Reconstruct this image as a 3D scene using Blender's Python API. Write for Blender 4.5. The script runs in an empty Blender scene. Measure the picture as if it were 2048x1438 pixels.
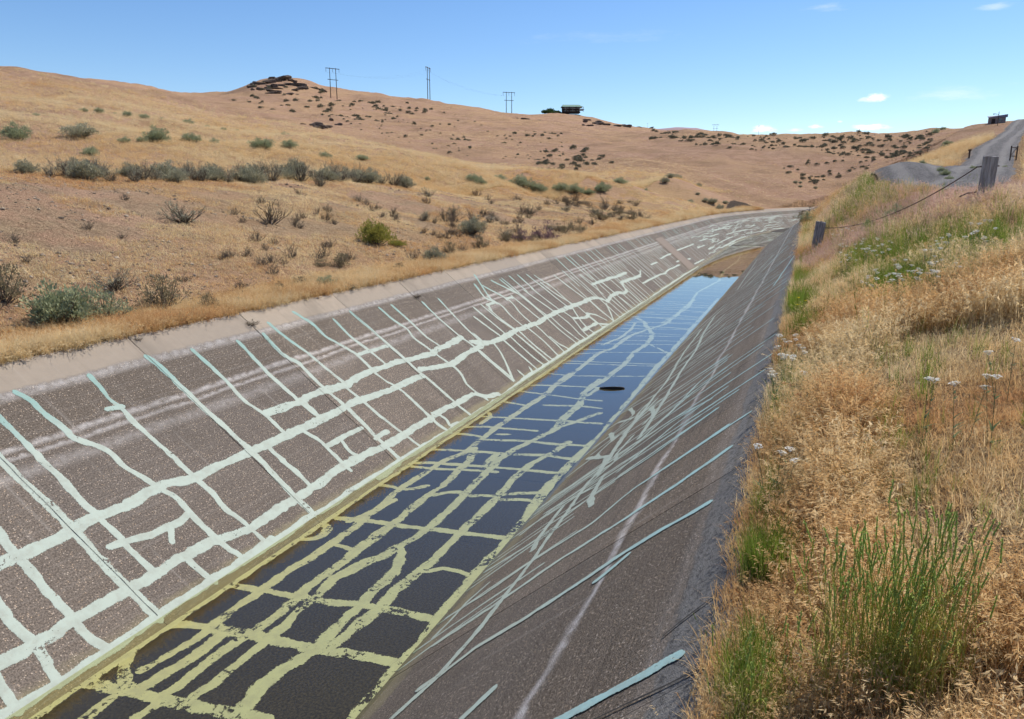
import bpy, bmesh, math, random
import numpy as np
from mathutils import Vector, Matrix
rng = np.random.default_rng(7); random.seed(7)
scene = bpy.context.scene
C = scene.collection
PI = math.pi
# ------------------------------------------------------------------ camera
cam_d = bpy.data.cameras.new('camera'); cam = bpy.data.objects.new('camera', cam_d); C.objects.link(cam)
cam_d.sensor_width = 36; cam_d.lens = 1500/2048*36; cam_d.clip_start = 0.05; cam_d.clip_end = 6000
cam.location = (0, 0, 2.0); cam.rotation_euler = (math.radians(90-12.5167), 0, math.radians(21.2656))
scene.camera = cam
CLOUDS = [(0.0637, 0.1068, 0.0155, 0.0059, 0.95, 0), (0.0498, 0.1053, 0.0115, 0.0032, 0.5, 0), (-0.0612, 0.0753, 0.0196, 0.0064, 1.0, 0), (-0.0007, 0.0777, 0.0099, 0.004, 1.0, 0), (0.0579, 0.0747, 0.0261, 0.005, 1.0, 0), (-0.0239, 0.0738, 0.0113, 0.0029, 0.6, 0), (0.0252, 0.082, 0.0038, 0.0017, 0.5, 0), (-0.0019, 0.2075, 0.0318, 0.0061, 0.28, 1), (0.1673, 0.1905, 0.0203, 0.0048, 0.3, 1), (0.1495, 0.1073, 0.0729, 0.0104, 0.3, 1), (-0.2619, 0.1888, 0.1209, 0.0089, 0.1, 1)]
# ------------------------------------------------------------------ light
SUN_AZ, SUN_EL = math.radians(30), math.radians(54)
sd = Vector((math.sin(SUN_AZ)*math.cos(SUN_EL), math.cos(SUN_AZ)*math.cos(SUN_EL), math.sin(SUN_EL)))
sl = bpy.data.lights.new('sun', 'SUN'); sl.energy = 5.0; sl.angle = math.radians(0.53); sl.color = (1.0, 0.95, 0.87)
so = bpy.data.objects.new('sun', sl); C.objects.link(so); so.rotation_euler = sd.to_track_quat('Z', 'Y').to_euler(); so.location = (20, 40, 60)
scene.view_settings.view_transform = 'Standard'; scene.view_settings.look = 'None'
scene.view_settings.exposure = 0.30; scene.view_settings.gamma = 1.0; scene.view_settings.use_curve_mapping = False
scene.cycles.max_bounces = 4; scene.cycles.transparent_max_bounces = 16; scene.cycles.diffuse_bounces = 2; scene.cycles.adaptive_threshold = 0.035
scene.cycles.glossy_bounces = 3; scene.cycles.caustics_reflective = False; scene.cycles.caustics_refractive = False

class NT:
    """small node-tree writer"""
    def __init__(s, tree): s.t = tree; s.n = tree.nodes; s.l = tree.links
    def node(s, typ, **kw):
        nd = s.n.new(typ)
        for k, v in kw.items(): setattr(nd, k, v)
        return nd
    def put(s, sock, v):
        if isinstance(v, bpy.types.NodeSocket): s.l.new(v, sock)
        elif v is not None: sock.default_value = v
    def math(s, op, a, b=None, c=None, clamp=False):
        nd = s.node('ShaderNodeMath', operation=op, use_clamp=clamp); s.put(nd.inputs[0], a); s.put(nd.inputs[1], b); s.put(nd.inputs[2], c); return nd.outputs[0]
    def step(s, v, a, b, lo=0.0, hi=1.0):
        nd = s.node('ShaderNodeMapRange', interpolation_type='SMOOTHSTEP'); s.put(nd.inputs[0], v); s.put(nd.inputs[1], a); s.put(nd.inputs[2], b); s.put(nd.inputs[3], lo); s.put(nd.inputs[4], hi); return nd.outputs[0]
    def noise(s, vec, scale, detail=4.0, rough=0.55, col=False, dist=0.0):
        nd = s.node('ShaderNodeTexNoise'); s.put(nd.inputs['Vector'], vec); nd.inputs['Scale'].default_value = scale
        nd.inputs['Detail'].default_value = detail; nd.inputs['Roughness'].default_value = rough; nd.inputs['Distortion'].default_value = dist
        return nd.outputs[1 if col else 0]
    def vor(s, vec, scale, out='Distance', feature='F1'):
        nd = s.node('ShaderNodeTexVoronoi', feature=feature); s.put(nd.inputs['Vector'], vec); nd.inputs['Scale'].default_value = scale; return nd.outputs[out]
    def mix(s, f, a, b, blend='MIX'):
        nd = s.node('ShaderNodeMix', data_type='RGBA', blend_type=blend); s.put(nd.inputs[0], f)
        for k, v in ((6, a), (7, b)): s.put(nd.inputs[k], (*v, 1) if isinstance(v, tuple) and len(v) == 3 else v)
        return nd.outputs[2]
    def vmap(s, vec, scale):
        nd = s.node('ShaderNodeMapping'); s.put(nd.inputs[0], vec); nd.inputs['Scale'].default_value = scale; return nd.outputs[0]
    def sep(s, vec):
        nd = s.node('ShaderNodeSeparateXYZ'); s.put(nd.inputs[0], vec); return nd.outputs
    def bump(s, h, strength, dist):
        nd = s.node('ShaderNodeBump'); s.put(nd.inputs['Height'], h); nd.inputs['Strength'].default_value = strength; nd.inputs['Distance'].default_value = dist; return nd.outputs[0]
    def uv(s): return s.node('ShaderNodeUVMap').outputs[0]
    def pos(s): return s.node('ShaderNodeNewGeometry').outputs['Position']
def material(name, fn):
    m = bpy.data.materials.new(name); m.use_nodes = True; T = NT(m.node_tree); T.n.clear()
    out = T.node('ShaderNodeOutputMaterial'); sh = fn(T); T.l.new(sh, out.inputs[0]); return m
def pbsdf(T, col, rough=0.8, normal=None, spec=0.3, **kw):
    b = T.node('ShaderNodeBsdfPrincipled'); T.put(b.inputs['Base Color'], (*col, 1) if isinstance(col, tuple) and len(col) == 3 else col)
    T.put(b.inputs['Roughness'], rough); b.inputs['Specular IOR Level'].default_value = spec
    if normal is not None: T.put(b.inputs['Normal'], normal)
    for k, v in kw.items(): T.put(b.inputs[k], v)
    return b.outputs[0]

# ------------------------------------------------------------------ sky
world = bpy.data.worlds.new('World'); scene.world = world; world.use_nodes = True
W = NT(world.node_tree); W.n.clear()
sky = W.node('ShaderNodeTexSky', sky_type='NISHITA'); sky.sun_disc = False
sky.sun_elevation = SUN_EL; sky.sun_rotation = SUN_AZ; sky.altitude = 500; sky.air_density = 1.0; sky.dust_density = 0.15; sky.ozone_density = 3.5
wd = W.node('ShaderNodeTexCoord').outputs['Generated']
x_, y_, z_ = W.sep(wd)
az = W.math('ARCTAN2', x_, y_); el = W.math('ARCSINE', z_)
cn = W.noise(W.vmap(wd, (1, 1, 2.2)), 70, 6, 0.62); cn2 = W.noise(W.vmap(wd, (1, 1, 5)), 16, 6, 0.65)
mask = None
# small fair-weather clouds low over the far ridge, and thin cirrus: (azimuth, elevation, half width, half height, density, wispy)
for a0, e0, sa, se, dens, wisp in CLOUDS:
    dx = W.math('DIVIDE', W.math('SUBTRACT', az, a0), sa); dy = W.math('DIVIDE', W.math('SUBTRACT', el, e0), se)
    rr = W.math('SQRT', W.math('ADD', W.math('MULTIPLY', dx, dx), W.math('MULTIPLY', dy, dy)))
    v = W.math('ADD', W.math('SUBTRACT', 1.0, rr), W.math('MULTIPLY', W.math('SUBTRACT', cn2 if wisp else cn, 0.5), 3.2 if wisp else 1.9))
    v = W.step(v, 0.1, 1.3 if wisp else 0.8, 0.0, dens)
    v = W.math('MULTIPLY', v, W.step(rr, 2.2, 0.9))
    mask = v if mask is None else W.math('MAXIMUM', mask, v)
hs = W.node('ShaderNodeHueSaturation'); hs.inputs['Saturation'].default_value = 1.17; hs.inputs['Hue'].default_value = 0.505; W.l.new(sky.outputs[0], hs.inputs['Color'])
skyc = W.mix(mask, hs.outputs[0], (8.2, 8.3, 8.5))
bg = W.node('ShaderNodeBackground'); W.put(bg.inputs[0], skyc); bg.inputs[1].default_value = 0.118
wo = W.node('ShaderNodeOutputWorld'); W.l.new(bg.outputs[0], wo.inputs[0])

# ------------------------------------------------------------------ helpers
def link(name, mesh, mat=None, parent=None, label=None, cat=None, group=None, kind=None, loc=None):
    o = bpy.data.objects.new(name, mesh); C.objects.link(o)
    if mesh is not None and mat is not None and len(mesh.materials) == 0:
        for m in (mat if isinstance(mat, (list, tuple)) else [mat]): mesh.materials.append(m)
    if parent: o.parent = parent
    if loc is not None: o.location = loc
    for k, v in (('label', label), ('category', cat), ('group', group), ('kind', kind)):
        if v: o[k] = v
    return o
def pymesh(name, v, f, uv=None, smooth=False, attr=None):
    me = bpy.data.meshes.new(name); me.from_pydata([tuple(map(float, p)) for p in v], [], [tuple(map(int, q)) for q in f])
    if uv is not None:
        lay = me.uv_layers.new(name='UVMap'); li = np.empty(len(me.loops), int); me.loops.foreach_get('vertex_index', li)
        lay.data.foreach_set('uv', np.asarray(uv, float)[li].ravel())
    if attr:
        for k, a in attr.items():
            at = me.attributes.new(k, 'FLOAT', 'POINT'); at.data.foreach_set('value', np.asarray(a, float))
    if smooth: me.polygons.foreach_set('use_smooth', [True]*len(me.polygons))
    me.update(); return me
def gridmesh(name, X, Y, Z, keep=None, uv=None, smooth=True):
    n, m = X.shape; idx = np.arange(n*m).reshape(n, m)
    q = np.stack([idx[:-1, :-1], idx[1:, :-1], idx[1:, 1:], idx[:-1, 1:]], -1).reshape(-1, 4)
    P = np.stack([X, Y, Z], -1).reshape(-1, 3)
    if keep is not None: q = q[keep.ravel()[q].all(1)]
    used = np.unique(q); rm = -np.ones(n*m, int); rm[used] = np.arange(len(used))
    me = bpy.data.meshes.new(name); P = P[used]; q = rm[q]
    me.vertices.add(len(P)); me.vertices.foreach_set('co', P.ravel())
    me.loops.add(q.size); me.loops.foreach_set('vertex_index', q.ravel()); me.polygons.add(len(q))
    me.polygons.foreach_set('loop_start', np.arange(0, q.size, 4)); me.polygons.foreach_set('loop_total', np.full(len(q), 4))
    me.update(calc_edges=True)
    if smooth: me.polygons.foreach_set('use_smooth', [True]*len(q))
    if uv is not None:
        lay = me.uv_layers.new(name='UVMap'); lay.data.foreach_set('uv', np.asarray(uv).reshape(-1, 2)[used][q.ravel()].ravel())
    me.validate(); return me
def vnoise(x, y, seed=0):
    """smooth value noise, numpy"""
    xi = np.floor(x).astype(np.int64); yi = np.floor(y).astype(np.int64); fx = x-xi; fy = y-yi
    fx = fx*fx*(3-2*fx); fy = fy*fy*(3-2*fy)
    def h(a, b):
        n = (a*374761393+b*668265263+seed*974711) & 0x7fffffff; n = ((n ^ (n >> 13))*1274126177) & 0x7fffffff
        return ((n ^ (n >> 16)) & 0xffff)/65535.0
    return (h(xi, yi)*(1-fx)+h(xi+1, yi)*fx)*(1-fy)+(h(xi, yi+1)*(1-fx)+h(xi+1, yi+1)*fx)*fy
def fbm(x, y, seed=0, o=4):
    s = 0; a = 0.5
    for k in range(o): s = s+a*(vnoise(x*2**k, y*2**k, seed+k)-0.5); a *= 0.5
    return s*2
class MB:
    """collects pieces into one mesh"""
    def __init__(s): s.v = []; s.f = []
    def add(s, v, f): b = len(s.v); s.v += [tuple(p) for p in v]; s.f += [tuple(i+b for i in q) for q in f]
    def box(s, c, d, M=None):
        v = [Vector((c[0]+i*d[0]/2, c[1]+j*d[1]/2, c[2]+k*d[2]/2)) for i in (-1, 1) for j in (-1, 1) for k in (-1, 1)]
        if M is not None: v = [M@p for p in v]
        s.add(v, [(0, 1, 3, 2), (4, 6, 7, 5), (0, 4, 5, 1), (2, 3, 7, 6), (0, 2, 6, 4), (1, 5, 7, 3)])
    def tube(s, pts, r0, r1, n=3):
        pts = [Vector(p) for p in pts]; rings = []
        for i, p in enumerate(pts):
            d = (pts[min(i+1, len(pts)-1)]-pts[max(i-1, 0)]).normalized()
            a = d.cross(Vector((0.31, 0.77, 0.2)));  a = a.normalized() if a.length > 1e-4 else Vector((1, 0, 0)); b = d.cross(a)
            r = r0+(r1-r0)*i/max(len(pts)-1, 1); rings.append([p+(a*math.cos(2*PI*k/n)+b*math.sin(2*PI*k/n))*r for k in range(n)])
        v = [p for R_ in rings for p in R_]; f = []
        for i in range(len(pts)-1):
            for k in range(n): f.append((i*n+k, i*n+(k+1) % n, (i+1)*n+(k+1) % n, (i+1)*n+k))
        f.append(tuple(range(n-1, -1, -1))); f.append(tuple((len(pts)-1)*n+k for k in range(n))); s.add(v, f)
    def mesh(s, name, smooth=False): return pymesh(name, s.v, s.f, smooth=smooth)
def copy_tree(root, loc, rotz, sc, label=None, group=None):
    r = root.copy(); C.objects.link(r); r.location = loc; r.rotation_euler = (0, 0, rotz); r.scale = sc if hasattr(sc, '__len__') else (sc,)*3
    if label: r['label'] = label
    if group: r['group'] = group
    for ch in root.children:
        c = ch.copy(); C.objects.link(c); c.parent = r
    return r
def rocky(name, seed, sx, sy, sz, n=2):
    bm = bmesh.new(); bmesh.ops.create_icosphere(bm, subdivisions=n, radius=0.5); r = random.Random(seed)
    offs = [(Vector((r.gauss(0, 1), r.gauss(0, 1), r.gauss(0, 1))).normalized(), r.uniform(0.22, 0.42)) for _ in range(9)]
    for v in bm.verts:
        for d, h in offs:
            e = v.co.dot(d)-h
            if e > 0: v.co -= d*e
        v.co += Vector((r.uniform(-1, 1), r.uniform(-1, 1), r.uniform(-1, 1)))*0.02
        v.co = Vector((v.co.x*sx, v.co.y*sy, v.co.z*sz))
    me = bpy.data.meshes.new(name); bm.to_mesh(me); bm.free(); return me

# ------------------------------------------------------------------ ground form (metres; camera foot near the origin, canal lip at z = 0)
CONTROL=[(-10.11,-6,0.07),(-11.91,-6,0.45),(-14.91,-6,1.25),(-18.41,-6,2.15),(-21.51,-6,2.65),(-10.11,0,0.07),(-11.91,0,0.45),(-14.91,0,1.25),(-18.41,0,2.15),(-21.51,0,2.65),(-10.11,5,0.07),(-11.91,5,0.45),(-14.91,5,1.25),(-18.41,5,2.15),(-21.51,5,2.65),(-10.11,9,0.07),(-11.91,9,0.45),(-14.91,9,1.25),(-18.41,9,2.15),(-21.51,9,2.65),(-10.11,13,0.07),(-11.91,13,0.45),(-14.91,13,1.25),(-18.41,13,2.15),(-21.51,13,2.65),(-10.11,18,0.07),(-11.91,18,0.45),(-14.91,18,1.25),(-18.41,18,2.15),(-21.51,18,2.65),(-10.11,25,0.07),(-11.91,25,0.45),(-14.91,25,1.25),(-18.41,25,2.15),(-21.51,25,2.65),(-10.11,35,0.07),(-11.91,35,0.45),(-14.91,35,1.25),(-18.41,35,2.15),(-21.51,35,2.65),(-10.11,48,0.06),(-11.91,48,0.36),(-14.91,48,1.0),(-18.41,48,1.72),(-21.51,48,2.12),(-10.11,62,0.04),(-11.91,62,0.27),(-14.91,62,0.75),(-18.41,62,1.29),(-21.51,62,1.59),(-28.09,17.31,3.26),(-50.91,31.75,6.66),(-109.87,69.49,18.17),(-160.75,101.29,23.25),(-26.92,19.09,3.32),(-48.77,34.95,6.87),(-105.21,76.36,18.9),(-153.95,111.35,24.21),(-29.01,24.54,3.7),(-54.77,46.74,8.15),(-106.12,91.31,19.27),(-174.57,149.76,27.19),(-31.64,33.39,4.17),(-58.29,61.87,8.92),(-102.65,109.37,17.52),(-157.48,167.63,24.63),(-27.85,36.61,3.7),(-41.09,54.18,5.94),(-66.36,87.73,10.71),(-96.57,127.57,13.63),(-27.29,41.89,3.73),(-49.03,75.47,7.52),(-76.3,117.38,9.82),(-26.33,49.42,3.79),(-39.93,75.04,6.09),(-61.09,114.75,7.52),(-24.69,54.68,3.55),(-32.92,72.91,4.72),(-49.38,109.37,5.78),(-24.74,70.8,3.47),(-31.34,89.68,4.22),(-20.02,72.28,2.66),(-18.98,82.85,2.05),(-450.88,395.86,77.04),(-430.47,417.97,74.01),(-383.21,408.35,60.57),(-371.64,418.91,63.74),(-356.68,431.72,74.72),(-343.98,441.9,78.59),(-331.03,451.68,77.28),(-320.42,459.28,73.83),(-303.8,470.43,70.13),(-289.35,479.45,68.53),(-217.83,247.89,34.89),(-264.68,351.49,52.05),(-269.26,385.23,54.59),(-278.98,414.93,58.77),(-132.08,188.3,20.67),(-141.46,218.15,22.81),(-217.27,335.85,43.56),(-179.26,300.61,35.47),(-246.88,480.26,62.88),(-151.03,293.41,31.83),(-82.49,159.98,12.77),(-223.34,502.61,59.62),(-64.09,157.45,11.18),(-105.55,259.35,24.02),(-206.09,520.7,56.99),(-193.94,567.79,59.41),(-178.76,583.22,61.0),(-161.21,577.94,56.99),(-136.85,573.91,51.55),(-109.35,549.22,46.39),(-99.08,551.16,44.55),(-83.11,277.84,22.96),(-48.63,162.9,9.04),(-54.8,192.35,12.75),(-34.98,109.55,4.97),(-29.16,126.69,6.54),(-51.77,224.1,15.7),(-21.91,95.52,3.11),(-17.67,103.5,3.69),(-23.67,137.98,6.84),(-39.13,226.65,15.56),(-12.39,94.19,1.3),(-40.43,327.51,25.2),(-929.54,1046.88,48.34),(-834.27,1124.28,49.67),(-642.34,1243.95,51.15),(-408.9,1338.96,51.28),(-245.23,1378.35,50.48),(-11.0,109.45,1.06),(-8.26,117.71,0.71),(-4.38,125.92,0.71),(-0.03,132.0,0.51),(-14.74,144.25,4.74),(-10.4,144.63,4.28),(-1.95,147.99,3.23),(6.45,149.86,2.52),(-20.2,193.95,12.15),(-8.51,189.81,11.16),(2.28,189.99,10.42),(12.61,189.58,9.69),(-25.05,238.69,17.65),(-17.61,234.34,17.33),(-4.07,231.96,16.98),(8.65,229.84,16.65),(20.52,227.07,16.55),(28.1,223.24,16.59),(-43.51,417.74,23.87),(-142.8,1392.7,36.96),(-6.9,419.94,23.26),(-20.14,1399.86,35.98),(38.45,418.24,22.29),(131.68,1393.79,34.4),(-0.22,-6,0.0),(-0.22,0,0.0),(-0.22,3,0.0),(-0.22,6,0.0),(-0.22,10,0.0),(-0.22,15,0.0),(-0.22,20,0.0),(-0.22,27,0.0),(-0.22,36,0.0),(-0.22,48,0.0),(-0.22,60,0.0),(-0.22,75,0.0),(0.05,0,0.2),(0.25,0,0.35),(1,0,0.5),(2,0,0.65),(5,0,1.2),(0.15,3,0.22),(1,3,0.45),(2.5,3,0.75),(0.2,6,0.28),(1.5,6,0.62),(4,6,1.3),(0.2,10,0.28),(1.2,10,0.6),(2.4,10,1.0),(6,10,1.9),(0.2,15,0.26),(1.5,15,0.8),(3,15,1.6),(7,15,2.1),(0.3,25,0.3),(3.3,17.7,1.85),(5,20,2.0),(2,22,1.2),(2,-6,0.7),(8,-6,1.5),(5.29,23.41,2.0),(4.23,28.69,2.16),(4.55,35.71,2.48),(4.56,45.77,3.52),(3.95,44.83,3.52),(3.02,45.9,2.95),(1.81,41.96,2.05),(1.15,51.99,1.51),(0.43,75.0,0.84),(1.33,29.97,1.67),(2.51,25.88,1.91),(7.11,64.61,3.49),(5.95,79.78,2.96),(3.72,84.92,1.55),(2.22,99.98,0.94),(4.81,29.61,2.18),(7.66,44.34,3.0),(12.74,68.83,4.84),(19.36,98.11,7.7),(27.08,129.19,11.37),(33.08,136.04,12.78),(14.54,58.21,3.73),(24.88,135.74,12.32),(23.01,136.07,12.12),(19.49,138.64,11.38),(13.0,91.08,6.33),(8.04,59.46,3.52),(9.98,77.36,4.84),(39.89,216.35,16.49),(50.41,214.15,16.81),(26.58,188.13,13.5)]
TANSLAB=(43.71,45.97)
DRIFT=(-3.88,16.32)
ROAD1=[(12, 6), (8.0, 13), (6.2, 20), (4.44, 28.66), (4.6, 35.7), (4.59, 41.75), (4.46, 47.79), (2.5, 62), (-0.0, 85)]
ROAD2=[(4.23, 28.69), (6.32, 37.47), (9.06, 51.2), (12.74, 68.83), (18.85, 96.17), (26.4, 127.29), (31.7, 146.61)]
_cp = np.array(CONTROL, float)
def _lp(x, y):
    a = np.clip(np.arctan2(x, y), -1.25, 0.45)
    r = np.maximum(np.hypot(x, y), 2.0)
    return a*2.2, np.log(r)
_ca, _cb = _lp(_cp[:, 0], _cp[:, 1])
_ce = (_cp[:, 2]-2.0)/np.maximum(np.hypot(_cp[:, 0], _cp[:, 1]), 2.0)
def _kern(d2): return np.sqrt(d2+0.0025)
_n = len(_cp)
_A = np.zeros((_n+1, _n+1))
_A[:_n, :_n] = _kern((_ca[:, None]-_ca)**2+(_cb[:, None]-_cb)**2)+np.eye(_n)*(-0.002)
_A[:_n, _n] = 1; _A[_n, :_n] = 1
_W = np.linalg.solve(_A, np.append(_ce, 0))
def rbf(x, y):
    x = np.atleast_1d(np.asarray(x, float)); y = np.atleast_1d(np.asarray(y, float))
    sh = x.shape; x = x.ravel(); y = y.ravel(); out = np.empty(len(x))
    for i in range(0, len(x), 20000):
        a, b = _lp(x[i:i+20000], y[i:i+20000])
        k = _kern((a[:, None]-_ca)**2+(b[:, None]-_cb)**2)
        out[i:i+20000] = (k@_W[:_n]+_W[_n])*np.maximum(np.hypot(x[i:i+20000], y[i:i+20000]), 2.0)+2.0
    return out.reshape(sh)
# canal centre line: straight, then a right-hand bend of radius 147 m from y = 70 m
BEND0, BEND_R = 68.0, 150.0
def frame(t):
    """centre-line shift (x, y) and heading for canal station t"""
    t = np.asarray(t, float)
    th = np.clip((t-BEND0)/BEND_R, 0, 0.62)
    ex = np.maximum(t-BEND0-0.62*BEND_R, 0)
    return BEND_R*(1-np.cos(th))+ex*np.sin(0.62), np.where(t < BEND0, t, BEND0+BEND_R*np.sin(th)+ex*np.cos(0.62)), th
XC = -4.567
def canal(t, x):
    """world x, y of a point at station t, lateral position x (as on the straight)"""
    sx, sy, th = frame(t)
    return XC+sx+(x-XC)*np.cos(th), sy-(x-XC)*np.sin(th)
def station(x, y):
    """station t and lateral x of a world point"""
    x = np.asarray(x, float); y = np.asarray(y, float)
    cx_, cy_ = XC+BEND_R, BEND0
    th = np.arctan2(y-cy_, cx_-x); rr = np.hypot(x-cx_, y-cy_)
    on = (y > BEND0) & (th > 0) & (th < 0.9)
    return np.where(on, BEND0+BEND_R*th, y), np.where(on, XC+BEND_R-rr, x)
LIP_L, LIP_R = -8.914, -0.22
def sstep(a, b, v):
    v = np.clip((v-a)/(b-a), 0, 1); return v*v*(3-2*v)
def height(x, y):
    """ground height outside the canal"""
    x = np.asarray(x, float); y = np.asarray(y, float)
    t, lx = station(x, y)
    z = rbf(x, y)
    wl = LIP_L-lx; wr = lx-LIP_R
    near = t < 175
    z = np.where(near & (wl > -5) & (wl < 3), 0.02+(z-0.02)*sstep(0.2, 3.0, wl), z)
    z = np.where((t < 125) & (wr > -5) & (wr < 1.2), 0.02+(z-0.02)*sstep(0.0, 1.2, wr), z)
    return z

# ------------------------------------------------------------------ materials: concrete
SLEN = 3.842; SLR = 3.958; CAR, SAR = 0.7857, 0.6186; SLK = 1.2084; CA = SLK/math.hypot(1, SLK); SA = 1/math.hypot(1, SLK)
def lining(white_s, top_s, right=False):
    def fn(T):
        uv = T.uv(); u, s, _ = T.sep(uv)
        n1 = T.noise(T.vmap(uv, (0.35, 1.2, 1)), 2.0, 5, 0.6); n2 = T.noise(uv, 9, 4, 0.6); fine = T.noise(uv, 55, 3, 0.7); fine2 = T.noise(uv, 130, 2, 0.7)
        streak = T.noise(T.vmap(uv, (0.25, 26, 1)), 1.0, 3, 0.6)
        wob = T.math('ADD', s, T.math('MULTIPLY', T.math('SUBTRACT', n1, 0.5), 0.34 if right else 0.10))
        wob = T.math('ADD', wob, T.math('MULTIPLY', T.math('SUBTRACT', n2, 0.5), 0.07))
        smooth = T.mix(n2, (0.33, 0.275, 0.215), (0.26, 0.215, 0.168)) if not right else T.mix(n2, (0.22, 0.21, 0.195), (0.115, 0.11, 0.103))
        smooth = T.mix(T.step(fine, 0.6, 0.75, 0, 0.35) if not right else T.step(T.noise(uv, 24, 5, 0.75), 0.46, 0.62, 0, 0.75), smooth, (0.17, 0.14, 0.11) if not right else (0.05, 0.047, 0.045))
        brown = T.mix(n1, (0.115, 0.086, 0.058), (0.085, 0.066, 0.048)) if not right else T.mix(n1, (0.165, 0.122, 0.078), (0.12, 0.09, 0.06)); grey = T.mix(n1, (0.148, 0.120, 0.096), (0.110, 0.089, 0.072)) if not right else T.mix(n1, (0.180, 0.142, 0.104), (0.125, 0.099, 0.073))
        base = T.mix(T.step(wob, white_s-0.15, white_s+0.5), brown, grey)
        base = T.mix(T.step(streak, 0.46, 0.72, 0, 0.55 if not right else 0.35), base, T.mix(0.5, base, (0.33, 0.30, 0.27)))
        # pebbles of the worn surface
        vd = T.node('ShaderNodeTexVoronoi'); T.put(vd.inputs['Vector'], uv); vd.inputs['Scale'].default_value = 62
        rx, ry, rz = T.sep(vd.outputs['Color']); peb = T.math('MULTIPLY', T.step(vd.outputs['Distance'], 0.55, 0.25), T.step(rx, 0.80, 0.92))
        base = T.mix(T.step(fine, 0.32, 0.68), T.mix(0.62, base, (0.02, 0.016, 0.013)), T.mix(0.35, base, (0.30, 0.25, 0.21)))
        base = T.mix(peb, base, T.mix(ry, (0.46, 0.39, 0.32), (0.36, 0.26, 0.17)))
        # lime bloom left by old water lines
        def bloom(c, w, k):
            d = T.math('ABSOLUTE', T.math('SUBTRACT', wob, c)); v = T.step(d, w, 0.0); return T.math('MULTIPLY', v, T.step(T.math('ADD', T.math('MULTIPLY', fine2, 0.6), T.math('MULTIPLY', n2, 0.5)), 0.42, 0.66, 0.15*k, k))
        b = T.math('MAXIMUM', bloom(white_s, 0.075, 0.8 if right else 0.6), bloom(top_s+0.06, 0.13, 0.5 if not right else 0.12))
        if not right: b = T.math('MAXIMUM', b, T.math('MAXIMUM', bloom(white_s+0.13, 0.05, 0.55), bloom(white_s+0.34, 0.14, 0.28)))
        base = T.mix(b, base, (0.60, 0.57, 0.54))
        col = T.mix(T.step(wob, top_s+0.03, top_s-0.03), base, smooth)
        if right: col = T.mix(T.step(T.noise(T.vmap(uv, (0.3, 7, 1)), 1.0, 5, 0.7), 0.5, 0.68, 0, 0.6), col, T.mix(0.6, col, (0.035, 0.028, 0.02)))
        # damp dark staining at places
        col = T.mix(T.step(T.noise(T.vmap(uv, (0.8, 0.5, 1)), 0.9, 4, 0.6), 0.50, 0.70, 0, 0.5), col, T.mix(0.6, col, (0.05, 0.04, 0.03)))
        drip = T.noise(T.vmap(uv, (9, 0.35, 1)), 1.0, 5, 0.65); col = T.mix(T.step(drip, 0.55, 0.75, 0, 0.4), col, T.mix(0.55, col, (0.06, 0.05, 0.04))); col = T.mix(T.step(drip, 0.42, 0.30, 0, 0.18), col, (0.42, 0.39, 0.35))
        rnd = T.node('ShaderNodeObjectInfo').outputs['Random']; col = T.mix(1.0, col, T.mix(rnd, (0.86, 0.86, 0.87), (1.08, 1.06, 1.03)), 'MULTIPLY')
        col = T.mix(T.math('MULTIPLY', T.step(T.math('ADD', s, T.math('MULTIPLY', n2, 0.16)), 3.62, 3.74), T.step(n1, 0.35, 0.55, 0.15, 0.45)), col, (0.27, 0.235, 0.125))
        h = T.math('ADD', T.math('MULTIPLY', fine, 0.6), T.math('MULTIPLY', fine2, 0.5))
        return pbsdf(T, col, 0.82, T.bump(h, 0.6 if not right else 0.9, 0.007 if not right else 0.014), 0.2)
    return fn
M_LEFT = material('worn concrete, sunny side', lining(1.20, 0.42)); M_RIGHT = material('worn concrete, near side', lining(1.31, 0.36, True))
def floor_fn(T):
    uv = T.uv(); n = T.noise(uv, 2.2, 5, 0.6); f = T.noise(uv, 40, 4, 0.7)
    c = T.mix(n, (0.022, 0.016, 0.011), (0.040, 0.030, 0.020)); c = T.mix(T.step(f, 0.35, 0.7), T.mix(0.6, c, (0.012, 0.010, 0.008)), T.mix(0.22, c, (0.16, 0.135, 0.10)))
    return pbsdf(T, c, 0.85, T.bump(f, 0.4, 0.006), 0.2)
M_FLOOR = material('silty concrete', floor_fn)
def patch_fn(T):
    uv = T.uv(); n = T.noise(uv, 3, 5); f = T.noise(uv, 50, 3, 0.7)
    return pbsdf(T, T.mix(T.step(f, 0.3, 0.7, 0.2, 0.8), T.mix(n, (0.26, 0.2, 0.155), (0.2, 0.155, 0.12)), (0.15, 0.12, 0.095)), 0.85)
M_PATCH = material('newer tan concrete', patch_fn)
M_DARK = material('dark joint filler', lambda T: pbsdf(T, (0.03, 0.027, 0.024), 0.9))
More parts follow.
